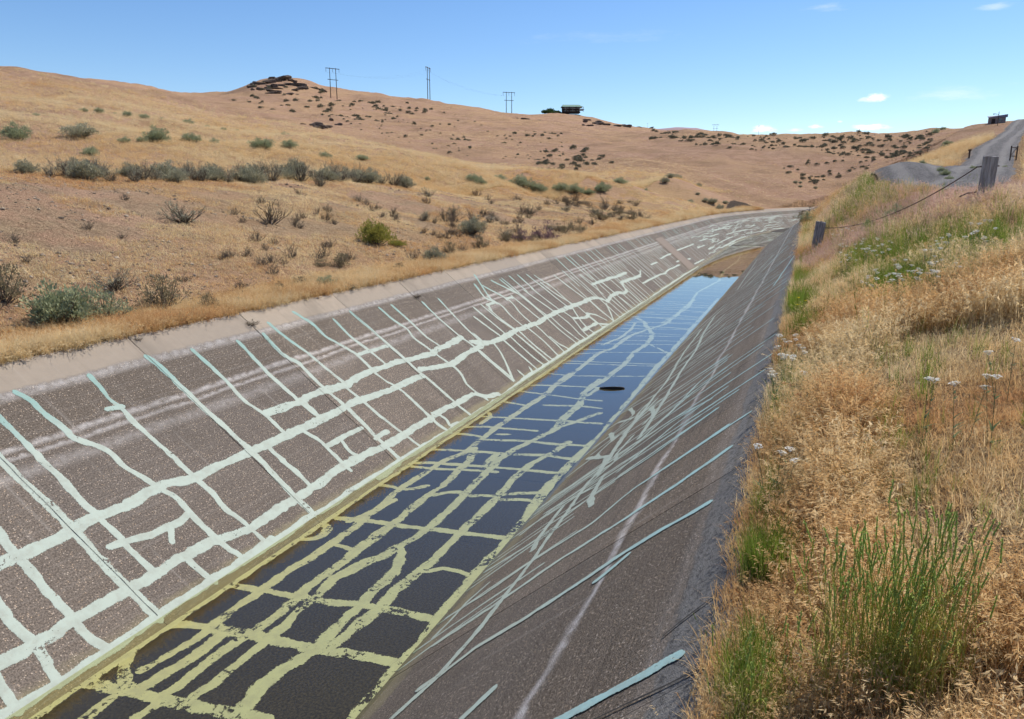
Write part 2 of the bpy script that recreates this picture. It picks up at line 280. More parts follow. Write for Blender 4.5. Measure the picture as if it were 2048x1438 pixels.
def seal(lo, hi, s0, s1, water=False):
    def fn(T):
        uv = T.uv(); u, s, _ = T.sep(uv); n = T.noise(uv, 3.0, 4); f = T.noise(uv, 34, 3, 0.7); g = T.noise(uv, 12, 4, 0.65)
        col = T.mix(T.step(T.math('ADD', s, T.math('MULTIPLY', n, 0.5)), s0, s1), lo, hi)
        col = T.mix(T.step(T.noise(uv, 5.5, 6, 0.7), 0.42, 0.66, 0, 0.5), col, T.mix(0.55, col, (0.20, 0.19, 0.155))); col = T.mix(T.step(g, 0.48, 0.72, 0, 0.55), col, T.mix(0.5, col, (0.27, 0.26, 0.21))); col = T.mix(T.step(f, 0.62, 0.74, 0, 0.5), col, T.mix(0.6, col, (0.13, 0.12, 0.10)))
        ed = T.node('ShaderNodeAttribute', attribute_name='edge').outputs['Fac']
        a = T.step(T.math('ADD', ed, T.math('MULTIPLY', T.math('SUBTRACT', T.noise(uv, 60 if not water else 36, 3, 0.75), 0.5), 1.6 if not water else 2.4)), 0.28, 0.44)
        wear = T.math('ADD', T.math('MULTIPLY', T.noise(uv, 2.2, 3), 0.55), T.math('MULTIPLY', T.noise(uv, 26 if not water else 15, 4, 0.75), 0.62))
        a = T.math('MULTIPLY', a, T.step(wear, 0.745 if not water else 0.69, 0.70 if not water else 0.64))
        b = pbsdf(T, col, 0.7, T.bump(T.math('ADD', T.math('MULTIPLY', f, 0.5), g), 0.35, 0.006), 0.25)
        mx = T.node('ShaderNodeMixShader'); T.put(mx.inputs[0], a); T.l.new(T.node('ShaderNodeBsdfTransparent').outputs[0], mx.inputs[1]); T.l.new(b, mx.inputs[2]); return mx.outputs[0]
    return fn
M_SEAL_L = material('pale green sealant', seal((0.21, 0.33, 0.29), (0.355, 0.405, 0.345), 0.9, 1.7))
M_SEAL_R = material('pale teal sealant', seal((0.29, 0.44, 0.42), (0.36, 0.41, 0.34), 0.9, 2.6))
M_SEAL_F = material('silted sealant', seal((0.44, 0.42, 0.25), (0.37, 0.385, 0.265), -5.9, -4.0, True))
# ------------------------------------------------------------------ canal
WLZ = -2.37
def floor_z(t):
    t = np.asarray(t, float)
    return WLZ-0.08+0.082*np.exp(-((t-67.5)/1.3)**2)+0.18*sstep(88, 98, t)+0.02*sstep(45, 62, t)
lin = link('canal_lining', None, kind='structure', label='straight concrete lined irrigation canal with sealed cracks')
def surf(side, t, s, h=0.0):
    """world point on the lining: side L/R: s metres down from the lip; F: s is the lateral position; h metres proud"""
    t = np.asarray(t, float); s = np.asarray(s, float)
    if side == 'L': lx = LIP_L+s*CA+h*SA; z = -s*SA+h*CA
    elif side == 'R': lx = LIP_R-s*CAR-h*SAR; z = -s*SAR+h*CAR
    else: lx = s; z = floor_z(t)+h
    x, y = canal(t, lx); return np.stack(np.broadcast_arrays(x, y, z), -1)
def panel(side, t0, t1, mat, wear=0.0):
    g = 0.0035 if side != 'F' else 0.002; n = 3; ts = np.linspace(t0+g, t1-g, n); th = 0.09
    if side == 'F': ss = np.linspace(-5.98, -3.30, 4)
    else: ss = np.array([0.0, 0.45, 1.4, 2.6, (SLEN if side == 'L' else SLR)+0.02])
    dz = rng.uniform(-0.0015, 0.0015)
    TT, SS = np.meshgrid(ts, ss, indexing='ij'); TT = TT+(SS*0.055 if side == 'L' else -SS*0.14 if side == 'R' else 0.24+(SS+5.98)*0.09); P = surf(side, TT, SS, dz); Q = surf(side, TT, SS, -th)
    if side != 'F':   # level lip behind the slope edge
        sg = -1 if side == 'L' else 1; lip = LIP_L if side == 'L' else LIP_R
        x, y = canal(ts, lip+sg*0.13); row = np.stack([x, y, np.full(n, dz*CA)], -1); low = row.copy(); low[:, 2] -= 0.12
        P = np.concatenate([row[:, None], P], 1); Q = np.concatenate([low[:, None], Q], 1); ss = np.append(-0.13, ss)
    m = len(ss); v = np.concatenate([P.reshape(-1, 3), Q.reshape(-1, 3)]); N = n*m; f = []
    flip = side == 'R'
    for i in range(n-1):
        for j in range(m-1):
            q = (i*m+j, i*m+j+1, (i+1)*m+j+1, (i+1)*m+j); f.append(q if not flip else q[::-1])
    for j in range(m-1):
        f.append((j, N+j, N+j+1, j+1)); e = (n-1)*m; f.append((e+j+1, N+e+j+1, N+e+j, e+j))
    for i in range(n-1):
        f.append((i*m, (i+1)*m, N+(i+1)*m, N+i*m)); f.append((i*m+m-1, N+i*m+m-1, N+(i+1)*m+m-1, (i+1)*m+m-1))
    uv = np.stack(np.meshgrid(ts, ss, indexing='ij'), -1).reshape(-1, 2); uv = np.concatenate([uv, uv])
    return link('lining_panel', pymesh('lining_panel', v, f, uv), mat, lin)
JL = [-5.1, -2.55, 0.0, 2.56, 5.09, 7.79, 10.08, 12.8, 15.42, 17.9]
while JL[-1] < 150: JL.append(JL[-1]+2.5+rng.uniform(-0.06, 0.06))
JR = [-5.2, -2.5, 0.2, 3.0, 5.9, 8.5, 11.0]
while JR[-1] < 122: JR.append(JR[-1]+2.52+rng.uniform(-0.05, 0.05))
for a, b in zip(JL, JL[1:]):
    panel('L', a, b, M_LEFT)
    panel('F', a, b, M_FLOOR)
for a, b in zip(JR, JR[1:]): panel('R', a, b, M_RIGHT)
# the narrow replaced slab across the far slope, and the subgrade seen in the joints
ta, tb = TANSLAB
tt, ss_ = np.meshgrid(np.linspace(ta, tb, 3), np.linspace(0.95, SLEN-0.25, 6), indexing='ij'); P = surf('L', tt, ss_, 0.02)
link('replaced_slab', gridmesh('replaced_slab', P[..., 0], P[..., 1], P[..., 2], uv=np.stack([tt, ss_], -1)), M_PATCH, lin)['label'] = 'plain tan replaced slab strip without sealant'
tt = np.linspace(-5, 150, 120)
for side, ss in (('L', np.linspace(-0.05, SLEN, 3)), ('R', np.linspace(-0.05, SLR, 3)), ('F', np.linspace(-6.0, -3.28, 3))):
    TT, SS = np.meshgrid(tt, ss, indexing='ij'); P = surf(side, TT, SS, -0.035)
    link('joint_bed', gridmesh('joint_bed', P[..., 0], P[..., 1], P[..., 2], smooth=False), M_DARK, lin)
# crack sealant: every traced strip is one ribbon with a ragged edge; points are (station, metres down slope)
LEFT_SEAL=[(0.16,[(5.14,1.05),(5.15,1.261),(5.17,1.798),(5.22,2.395),(5.23,2.794),(5.24,3.222),(5.27,3.469),(5.28,3.72)]),
(0.15,[(7.82,0.448),(7.89,0.788),(7.9,1.342),(7.95,1.857),(8.0,2.414),(7.99,2.878),(8.01,3.323),(8.03,3.662)]),
(0.14,[(10.17,0.549),(10.13,1.047),(10.31,1.329),(10.31,1.976),(10.4,2.543),(10.4,3.304),(10.41,3.68)]),
(0.13,[(12.83,0.578),(12.92,1.428),(13.0,2.071),(13.04,2.494),(13.15,3.32),(13.22,3.725)]),
(0.12,[(15.53,0.826),(15.51,1.424),(15.61,1.989),(15.79,2.575),(15.94,3.577)]),
(0.1,[(5.46,0.635),(5.47,0.764),(5.51,1.286),(5.51,1.55),(5.53,1.808),(5.53,2.05),(5.56,2.311)]),
(0.12,[(5.87,0.491),(5.93,0.625),(5.92,0.848),(5.99,1.083),(5.99,1.328),(6.11,1.44),(6.26,1.657),(6.26,1.905),(6.35,2.12),(6.42,2.345),(6.52,2.571),(6.51,2.792),(6.5,3.012),(6.52,3.251),(6.56,3.465),(6.61,3.622)]),
(0.12,[(6.82,0.527),(6.79,0.929),(6.84,1.078),(6.83,1.345),(6.86,1.745),(6.92,2.016),(6.94,2.428),(6.97,2.762),(6.94,2.985),(6.99,3.135),(7.03,3.392),(7.04,3.634)]),
(0.1,[(6.68,1.061),(6.84,1.078)]),
(0.1,[(8.61,0.537),(8.65,1.266),(8.64,1.611),(8.76,1.991),(8.77,2.378)]),
(0.09,[(8.32,2.491),(8.33,2.837),(8.37,3.037),(8.37,3.312)]),
(0.09,[(9.52,0.59),(9.5,1.271),(9.57,1.973),(9.65,2.398)]),
(0.08,[(10.5,0.363),(10.59,0.829),(10.67,0.994),(10.73,1.212),(10.75,1.464),(10.79,1.699),(10.85,1.962)]),
(0.09,[(11.33,0.258),(11.49,0.599),(11.49,0.928),(11.68,1.223),(11.83,1.529),(11.81,1.785),(11.81,2.023),(11.85,2.226),(12.0,2.492),(12.06,2.824),(12.06,3.296),(12.07,3.562),(12.18,3.772)]),
(0.08,[(12.14,0.652),(12.13,1.098),(12.22,1.516),(12.28,1.708),(12.3,1.935)]),
(0.09,[(11.9,1.524),(12.36,1.555),(12.89,1.575)]),
(0.08,[(13.82,0.651),(13.86,1.047),(14.02,1.36),(13.9,1.605),(13.98,1.817),(14.08,2.119),(14.18,2.424),(14.27,2.586),(14.26,2.857),(14.08,3.069),(14.12,3.302),(14.23,3.608)]),
(0.08,[(14.31,0.668),(14.37,1.277),(14.36,1.668),(14.52,2.049)]),
(0.08,[(16.31,0.854),(16.24,1.374),(16.18,1.887),(16.22,2.391)]),
(0.08,[(10.79,2.054),(10.86,2.434),(10.9,2.801),(10.98,3.226),(11.07,3.508),(11.13,3.73)]),
(0.09,[(9.67,2.038),(9.67,2.363)]),
(0.09,[(9.14,2.507),(9.25,2.726),(9.24,2.933),(9.28,3.372)]),
(0.09,[(9.63,2.947),(9.58,3.164),(9.68,3.326)]),
(0.12,[(10.37,3.163),(10.71,3.16)]),
(0.12,[(9.32,2.87),(9.69,2.874),(10.24,2.881)]),
(0.16,[(4.62,1.954),(4.63,2.083),(4.58,2.365),(4.62,2.513),(4.59,2.799),(4.59,3.039),(4.61,3.258),(4.62,3.507),(4.7,3.71)]),
(0.14,[(4.19,2.674),(4.18,2.784),(4.16,3.022),(4.21,3.261),(4.16,3.471),(4.13,3.699)]),
(0.14,[(3.78,3.36),(3.76,3.45),(3.75,3.65),(3.74,3.722)]),
(0.12,[(5.57,2.418),(5.6,2.679),(5.59,2.809),(5.6,3.056),(5.62,3.291)]),
(0.13,[(5.44,2.76),(5.6,2.785),(5.96,2.837),(6.38,2.856),(6.49,2.818)]),
(0.07,[(6.13,2.914),(6.06,3.018)]),
(0.11,[(6.04,3.366),(6.07,3.562),(6.1,3.704)]),
(0.2,[(4.34,2.396),(4.44,2.382),(4.58,2.376),(4.78,2.39),(5.22,2.395),(5.55,2.359),(5.83,2.385),(6.33,2.355),(6.53,2.361),(6.93,2.442),(7.43,2.415),(7.95,2.416),(8.68,2.413),(9.21,2.416),(9.64,2.411),(10.24,2.418),(10.75,2.393),(11.2,2.443),(11.98,2.46),(12.65,2.466),(13.04,2.494)]),
(0.2,[(8.79,1.976),(9.57,2.002),(9.91,1.942),(10.44,1.998),(10.79,2.01),(11.83,1.959),(12.95,2.005),(14.08,2.119),(14.77,2.059),(15.64,2.027)]),
(0.19,[(13.12,2.339),(13.65,2.45),(14.27,2.532),(15.19,2.465),(16.0,2.454),(16.33,2.359),(15.81,2.22)]),
(0.2,[(3.8,3.251),(3.88,3.257),(4.08,3.262),(4.25,3.274),(4.59,3.278),(5.24,3.289),(5.67,3.27),(6.08,3.283),(6.46,3.292),(7.03,3.392),(7.98,3.35),(8.54,3.371),(8.88,3.322),(9.26,3.307),(9.7,3.314),(10.4,3.346),(11.04,3.36),(12.1,3.36)]),
(0.18,[(12.21,3.333),(12.63,3.349),(13.33,3.36),(14.01,3.368),(14.38,3.579),(14.85,3.695)]),
(0.08,[(12.37,3.371),(12.46,3.551),(12.32,3.686),(12.65,3.722)]),
(0.14,[(3.58,3.668),(3.8,3.698),(4.2,3.712),(4.73,3.716),(5.32,3.696),(6.11,3.683),(6.69,3.724),(8.05,3.683),(8.63,3.721),(8.93,3.683),(10.45,3.715),(12.14,3.741),(13.24,3.754),(14.71,3.749),(15.9,3.715),(16.79,3.689),(18.22,3.715),(20.96,3.681),(23.05,3.71),(25.58,3.732),(28.93,3.718),(31.7,3.738),(35.34,3.697),(41.46,3.68),(46.73,3.728)]),
(0.16,[(6.47,3.69),(6.86,3.674),(7.16,3.665)]),
(0.14,[(10.45,3.715),(10.19,3.756),(9.64,3.772)]),
(0.22,[(15.9,2.291),(16.21,2.375),(16.69,2.47),(17.35,2.483),(17.99,2.465),(18.9,2.466),(19.71,2.516),(20.87,2.481),(21.95,2.484),(22.94,2.528),(24.12,2.534),(25.49,2.555),(26.11,2.627),(26.57,2.809),(26.63,2.962),(27.51,2.843),(28.72,2.816),(29.37,2.984),(29.94,2.93),(30.15,2.649),(30.44,2.51),(32.63,2.552),(33.74,2.604)]),
(0.09,[(17.48,1.413),(17.55,1.942),(17.64,2.426)]),
(0.09,[(17.96,1.378),(18.05,1.89),(18.29,2.439)]),
(0.09,[(18.12,1.598),(18.17,2.019),(18.32,2.394)]),
(0.09,[(18.31,1.43),(18.16,1.64)]),
(0.09,[(18.83,1.394),(18.97,1.635),(18.85,1.963),(18.91,2.397)]),
(0.09,[(19.66,1.446),(19.69,1.672),(19.51,2.035),(19.52,2.47)]),
(0.09,[(20.07,1.448),(20.17,1.991),(20.28,2.462)]),
(0.09,[(20.44,0.795),(20.55,1.385),(20.71,1.875),(20.76,2.42)]),
(0.09,[(20.68,1.391),(20.8,2.047),(20.92,2.456)]),
(0.09,[(21.2,1.387),(21.43,1.902),(21.66,2.461)]),
(0.09,[(21.84,1.419),(21.96,1.884),(22.14,2.443)]),
(0.09,[(22.69,1.483),(22.82,2.005),(22.95,2.447)]),
(0.09,[(23.35,1.425),(23.41,1.989),(23.42,2.415)]),
(0.09,[(22.9,1.31),(23.04,1.795),(23.54,2.483)]),
(0.09,[(24.56,1.222),(24.75,1.88),(25.03,2.557)]),
(0.09,[(25.9,1.424),(26.03,2.1),(26.03,2.612)]),
(0.09,[(26.95,1.534),(27.21,2.06)]),
(0.09,[(27.63,1.636),(27.82,2.111)]),
(0.09,[(27.28,2.121),(26.96,2.5),(26.81,2.902)]),
(0.09,[(28.18,2.12),(28.35,2.75)]),
(0.09,[(29.44,2.113),(29.51,2.751)]),
(0.09,[(17.04,1.664),(17.18,2.051),(17.31,2.409)]),
(0.09,[(16.26,2.11),(16.29,2.333)]),
(0.09,[(15.74,2.412),(15.74,2.755),(15.87,3.568)]),
(0.09,[(16.68,2.531),(16.55,2.839),(16.16,3.274),(15.87,3.568)]),
(0.09,[(17.26,2.526),(17.28,2.885),(17.34,3.223),(17.39,3.656)]),
(0.09,[(17.73,2.533),(17.76,3.019),(17.81,3.428),(17.92,3.658)]),
(0.09,[(18.13,2.551),(18.23,2.981),(18.35,3.688)]),
(0.09,[(18.46,2.549),(18.48,3.118),(18.59,3.71)]),
(0.09,[(19.06,2.521),(19.18,3.062),(19.13,3.677)]),
(0.09,[(19.66,2.54),(19.66,3.081),(19.68,3.444),(19.65,3.723)]),
(0.09,[(19.76,3.106),(19.83,3.378),(20.11,3.671)]),
(0.09,[(20.75,2.569),(20.76,2.988),(20.96,3.718)]),
(0.09,[(21.08,2.567),(21.09,3.029),(21.29,3.694)]),
(0.09,[(21.71,2.589),(21.83,3.013),(21.72,3.457),(21.81,3.715)]),
(0.09,[(22.31,2.599),(22.46,2.875),(22.15,3.405),(22.17,3.729)]),
(0.09,[(23.2,2.581),(22.81,3.077),(22.7,3.42),(22.85,3.743)]),
(0.09,[(23.73,2.606),(23.75,2.994),(23.9,3.411),(23.92,3.715)]),
(0.09,[(23.89,2.981),(24.49,3.2),(24.81,3.534)]),
(0.09,[(25.17,2.586),(25.18,3.081),(25.39,3.71)]),
(0.09,[(26.37,3.005),(25.83,3.4),(25.39,3.667)]),
(0.09,[(26.79,2.994),(26.85,3.669)]),
(0.09,[(27.31,2.999),(27.44,3.75)]),
(0.09,[(28.25,2.782),(28.64,3.758)]),
(0.09,[(29.08,2.932),(29.12,3.757)]),
(0.09,[(30.09,2.956),(30.03,3.735)]),
(0.09,[(23.73,3.117),(23.82,3.478),(24.78,3.746)]),
(0.09,[(16.51,3.506),(16.53,3.728)]),
(0.09,[(17.11,3.571),(17.03,3.701)]),
(0.09,[(19.22,0.419),(18.72,1.302),(18.8,1.459)]),
(0.09,[(19.09,0.833),(19.57,1.356),(19.56,1.464)]),
(0.09,[(19.88,0.743),(20.55,1.385)]),
(0.09,[(20.61,0.782),(20.71,1.377)]),
(0.09,[(21.22,0.759),(21.32,1.407)]),
(0.09,[(21.85,0.814),(21.9,1.389)]),
(0.09,[(22.51,0.873),(22.69,1.483)]),
(0.09,[(23.01,0.989),(23.28,1.456)]),
(0.09,[(18.7,0.715),(18.5,1.225),(18.72,1.372)]),
(0.17,[(22.27,3.395),(23.09,3.43),(23.82,3.436)]),
(0.17,[(22.45,2.915),(22.88,3.011),(23.33,3.071),(23.95,3.037)]),
(0.11,[(18.22,1.447),(18.76,1.45)]),
(0.11,[(19.61,1.437),(20.01,1.476)]),
(0.18,[(27.03,2.079),(28.75,2.109),(30.46,2.164),(32.36,2.17)]),
(0.16,[(29.12,2.966),(29.89,2.921)]),
(0.14,[(28.06,2.109),(29.52,2.081),(31.18,2.198)]),
(0.14,[(30.21,2.502),(31.97,2.552),(33.7,2.576),(34.64,2.36)]),
(0.14,[(32.87,2.984),(34.82,2.998),(37.24,2.999),(37.87,3.091),(39.14,2.994),(42.97,3.039)]),
(0.14,[(37.31,2.3),(38.91,2.338)]),
(0.14,[(40.24,2.214),(42.1,2.193),(44.3,2.188)]),
(0.14,[(42.8,2.8),(44.69,2.845)]),
(0.14,[(45.77,2.151),(48.74,2.184),(52.83,2.215)]),
(0.14,[(46.22,2.997),(47.18,3.046)]),
(0.14,[(46.53,3.469),(50.74,3.509)]),
(0.14,[(52.54,2.602),(56.15,2.646)]),
(0.14,[(55.96,2.187),(60.17,2.259)]),
(0.14,[(55.83,3.052),(58.96,3.123)]),
(0.14,[(61.98,2.19),(67.71,2.266)]),
(0.14,[(60.78,2.613),(62.76,2.61)]),
(0.14,[(59.63,3.316),(61.63,3.474),(69.8,3.507),(79.51,3.541)]),
(0.14,[(64.29,3.013),(73.13,3.085)]),
(0.14,[(71.2,2.628),(83.74,2.763)]),
(0.14,[(67.98,1.805),(78.83,1.878)]),
(0.14,[(65.73,3.699),(85.84,3.84)])]
FLOOR_SEAL=[(0.17,[(3.7,-5.953324894514767),(4.03,-5.953324894514767),(4.25,-5.953324894514767),(4.67,-5.953324894514767),(5.24,-5.953324894514767),(5.97,-5.953324894514767),(6.68,-5.953324894514767),(7.59,-5.953324894514767),(8.46,-5.953324894514767),(8.87,-5.953324894514767),(8.79,-5.953324894514767),(10.35,-5.953324894514767),(11.6,-5.953324894514767),(13.12,-5.953324894514767),(14.7,-5.951),(16.44,-5.945),(17.46,-5.905),(18.8,-5.953324894514767),(21.35,-5.953324894514767),(24.56,-5.953324894514767),(27.16,-5.953324894514767),(31.65,-5.953324894514767),(36.48,-5.953324894514767),(43.4,-5.953324894514767)]),
(0.17,[(4.26,-5.953324894514767),(4.32,-5.79),(4.36,-5.455),(4.4,-5.039),(4.43,-4.723),(4.44,-4.502),(4.48,-4.28),(4.51,-4.043)]),
(0.17,[(5.34,-5.953324894514767),(5.41,-5.651),(5.44,-5.417),(5.46,-5.524),(5.46,-5.285),(5.5,-4.964),(5.51,-4.595),(5.51,-4.258),(5.56,-3.939),(5.57,-3.647),(5.61,-3.348)]),
(0.15,[(6.22,-5.953324894514767),(6.24,-5.577),(6.27,-5.049),(6.32,-4.641),(6.4,-4.274),(6.44,-3.82),(6.43,-3.568),(6.42,-3.368)]),
(0.14,[(8.23,-5.824),(8.3,-5.373),(8.33,-4.956),(8.39,-4.472),(8.43,-4.037),(8.46,-3.65),(8.48,-3.372)]),
(0.12,[(7.34,-3.945),(7.45,-3.817),(7.46,-3.62),(7.41,-3.397)]),
(0.14,[(7.5,-5.859),(7.55,-5.728),(7.72,-5.677),(7.92,-5.742),(8.02,-5.885),(7.98,-5.953324894514767),(7.81,-5.953324894514767),(7.63,-5.953324894514767)]),
(0.12,[(7.52,-5.446),(7.51,-5.232),(7.46,-5.017)]),
(0.12,[(9.47,-5.953324894514767),(9.51,-5.771),(9.45,-5.518),(9.55,-5.336),(9.73,-5.219)]),
(0.11,[(10.52,-5.953324894514767),(10.65,-5.642),(10.75,-5.18),(10.82,-4.71),(10.92,-4.153),(11.01,-3.445)]),
(0.1,[(10.39,-5.907),(10.43,-5.417),(10.61,-4.841),(10.66,-4.451)]),
(0.11,[(11.28,-5.953324894514767),(11.45,-5.274),(11.54,-4.589),(11.72,-3.92),(11.68,-3.388)]),
(0.1,[(12.23,-5.953324894514767),(12.28,-5.718),(12.23,-5.352)]),
(0.11,[(12.14,-5.22),(12.31,-4.535),(12.35,-3.96),(12.46,-3.335)]),
(0.1,[(12.67,-5.953324894514767),(12.86,-5.529),(12.89,-5.061),(12.94,-4.548)]),
(0.1,[(13.78,-5.953324894514767),(13.74,-5.837),(13.45,-5.711),(13.0,-5.719)]),
(0.1,[(13.45,-5.953324894514767),(13.58,-5.231),(13.73,-4.408),(13.85,-3.532)]),
(0.1,[(14.65,-5.953324894514767),(14.54,-5.359)]),
(0.1,[(14.7,-4.963),(14.92,-4.216),(14.9,-3.801)]),
(0.1,[(15.6,-5.953324894514767),(15.55,-5.18),(15.45,-4.368),(15.48,-3.953)]),
(0.09,[(16.17,-5.953324894514767),(16.39,-5.274),(16.57,-4.24)]),
(0.12,[(9.46,-4.922),(9.63,-4.803),(9.7,-4.63)]),
(0.1,[(9.63,-4.397),(9.73,-4.065),(9.96,-3.788),(10.13,-3.432)]),
(0.11,[(9.66,-3.916),(9.76,-3.663),(9.8,-3.413)]),
(0.08,[(12.51,-5.129),(12.56,-4.995)]),
(0.07,[(17.48,-5.953324894514767),(17.46,-5.148),(18.09,-3.417)]),
(0.07,[(18.98,-5.953324894514767),(19.22,-4.992),(19.52,-3.409)]),
(0.07,[(18.68,-5.953324894514767),(18.94,-4.916),(19.28,-3.429)]),
(0.07,[(20.64,-5.953324894514767),(20.91,-5.078)]),
(0.07,[(19.92,-5.953324894514767),(20.58,-4.995),(21.09,-3.455)]),
(0.07,[(21.66,-5.64),(22.33,-3.415)]),
(0.07,[(22.22,-5.789),(22.95,-3.369)]),
(0.07,[(23.05,-5.61),(23.79,-3.423)]),
(0.07,[(24.49,-5.55),(25.1,-3.343)]),
(0.07,[(25.76,-5.628),(26.52,-3.335)]),
(0.07,[(26.99,-5.768),(27.63,-3.355)]),
(0.07,[(28.2,-5.844),(29.02,-3.3316033755274264)]),
(0.07,[(29.51,-5.928),(30.35,-3.3316033755274264)]),
(0.15,[(4.64,-5.576),(4.95,-5.525),(5.27,-5.485),(5.44,-5.503),(5.65,-5.529),(5.94,-5.536),(6.26,-5.512),(6.6,-5.519),(6.97,-5.492),(7.42,-5.469),(8.01,-5.44),(8.42,-5.478),(9.07,-5.417)]),
(0.15,[(4.45,-5.388),(4.84,-5.323),(5.2,-5.286),(5.4,-5.305)]),
(0.15,[(4.37,-5.109),(4.8,-5.098),(5.17,-5.098),(5.43,-5.062),(5.59,-5.038),(5.91,-5.003),(6.21,-5.009),(6.32,-4.989)]),
(0.15,[(4.38,-4.855),(4.69,-4.815),(5.01,-4.813),(5.33,-4.822),(5.5,-4.812),(5.74,-4.808),(6.01,-4.853),(6.29,-4.818),(6.52,-4.86),(6.79,-4.924)]),
(0.17,[(4.41,-4.289),(4.61,-4.314),(4.91,-4.372),(5.17,-4.333),(5.5,-4.25),(5.85,-4.281),(6.22,-4.298)]),
(0.15,[(5.57,-4.124),(5.95,-4.105),(6.18,-4.065),(6.45,-4.038)]),
(0.16,[(6.27,-5.049),(6.67,-5.049),(7.04,-5.005),(7.64,-5.036),(8.02,-5.039),(8.5,-4.988)]),
(0.16,[(6.48,-4.856),(6.81,-4.873),(7.21,-4.77),(7.57,-4.635),(7.81,-4.578)]),
(0.16,[(4.81,-5.953324894514767),(4.56,-5.773),(4.38,-5.552),(4.38,-5.381)]),
(0.14,[(3.94,-5.503),(4.24,-5.517)]),
(0.14,[(4.11,-5.085),(4.27,-5.085),(4.4,-5.039)]),
(0.15,[(8.21,-5.609),(8.59,-5.476),(9.47,-5.533),(10.33,-5.478),(10.87,-5.469),(11.35,-5.291),(12.05,-5.334),(12.84,-5.326),(13.95,-5.308),(15.52,-5.244),(16.85,-5.308),(17.7,-5.296)]),
(0.15,[(7.36,-5.057),(7.7,-5.0),(8.34,-5.008),(8.88,-5.021),(9.48,-5.035),(9.76,-4.971),(10.43,-5.03),(11.03,-5.057),(11.63,-5.24)]),
(0.15,[(6.96,-4.796),(7.33,-4.703),(7.72,-4.604),(8.03,-4.51),(8.49,-4.478),(9.02,-4.506),(9.43,-4.506),(9.92,-4.554),(10.61,-4.567),(11.21,-4.598),(11.81,-4.551),(12.41,-4.419),(13.05,-4.249),(13.98,-4.329),(15.08,-4.296),(15.96,-4.479),(17.35,-4.446)]),
(0.15,[(7.71,-4.51),(7.38,-4.365),(7.0,-4.296),(6.63,-4.316),(6.4,-4.274),(6.16,-4.295)]),
(0.15,[(5.95,-4.105),(6.32,-4.052),(6.62,-4.057),(6.73,-4.074),(7.15,-4.028),(7.51,-4.016),(8.18,-4.006),(8.67,-4.011),(9.33,-4.018),(9.81,-4.023),(10.52,-4.054),(11.28,-4.015),(11.92,-3.846),(12.56,-3.792)]),
(0.11,[(10.92,-4.728),(11.47,-4.763)]),
(0.12,[(13.27,-4.226),(13.65,-4.065),(14.16,-3.868),(14.57,-3.715)]),
(0.16,[(14.33,-5.284),(15.3,-5.206),(16.44,-5.263),(17.63,-5.26),(19.13,-5.237),(20.29,-5.276),(21.11,-5.054),(22.72,-5.06),(23.65,-4.954),(24.7,-4.689),(25.85,-4.364),(27.56,-4.308),(30.13,-4.344),(32.39,-4.279)]),
(0.17,[(13.13,-4.239),(13.97,-4.281),(15.13,-4.284),(16.03,-4.487),(16.91,-4.378),(17.85,-4.316),(19.03,-4.28),(20.83,-4.346),(22.21,-4.234),(23.86,-4.404),(25.14,-4.858),(26.09,-5.135),(26.78,-5.543)]),
(0.1,[(22.21,-4.234),(21.6,-3.792),(21.09,-3.455)]),
(0.12,[(21.53,-5.456),(22.86,-5.249),(24.5,-5.22),(25.72,-5.402)]),
(0.1,[(15.75,-4.324),(16.47,-4.261)]),
(0.17,[(4.34,-3.3316033755274264),(4.8,-3.3316033755274264),(5.16,-3.3316033755274264),(5.55,-3.3316033755274264),(7.29,-3.362),(8.48,-3.353),(9.57,-3.401),(10.76,-3.442),(11.92,-3.403),(13.11,-3.332),(14.99,-3.342),(17.81,-3.391),(21.21,-3.372),(26.23,-3.38),(33.16,-3.354)])]
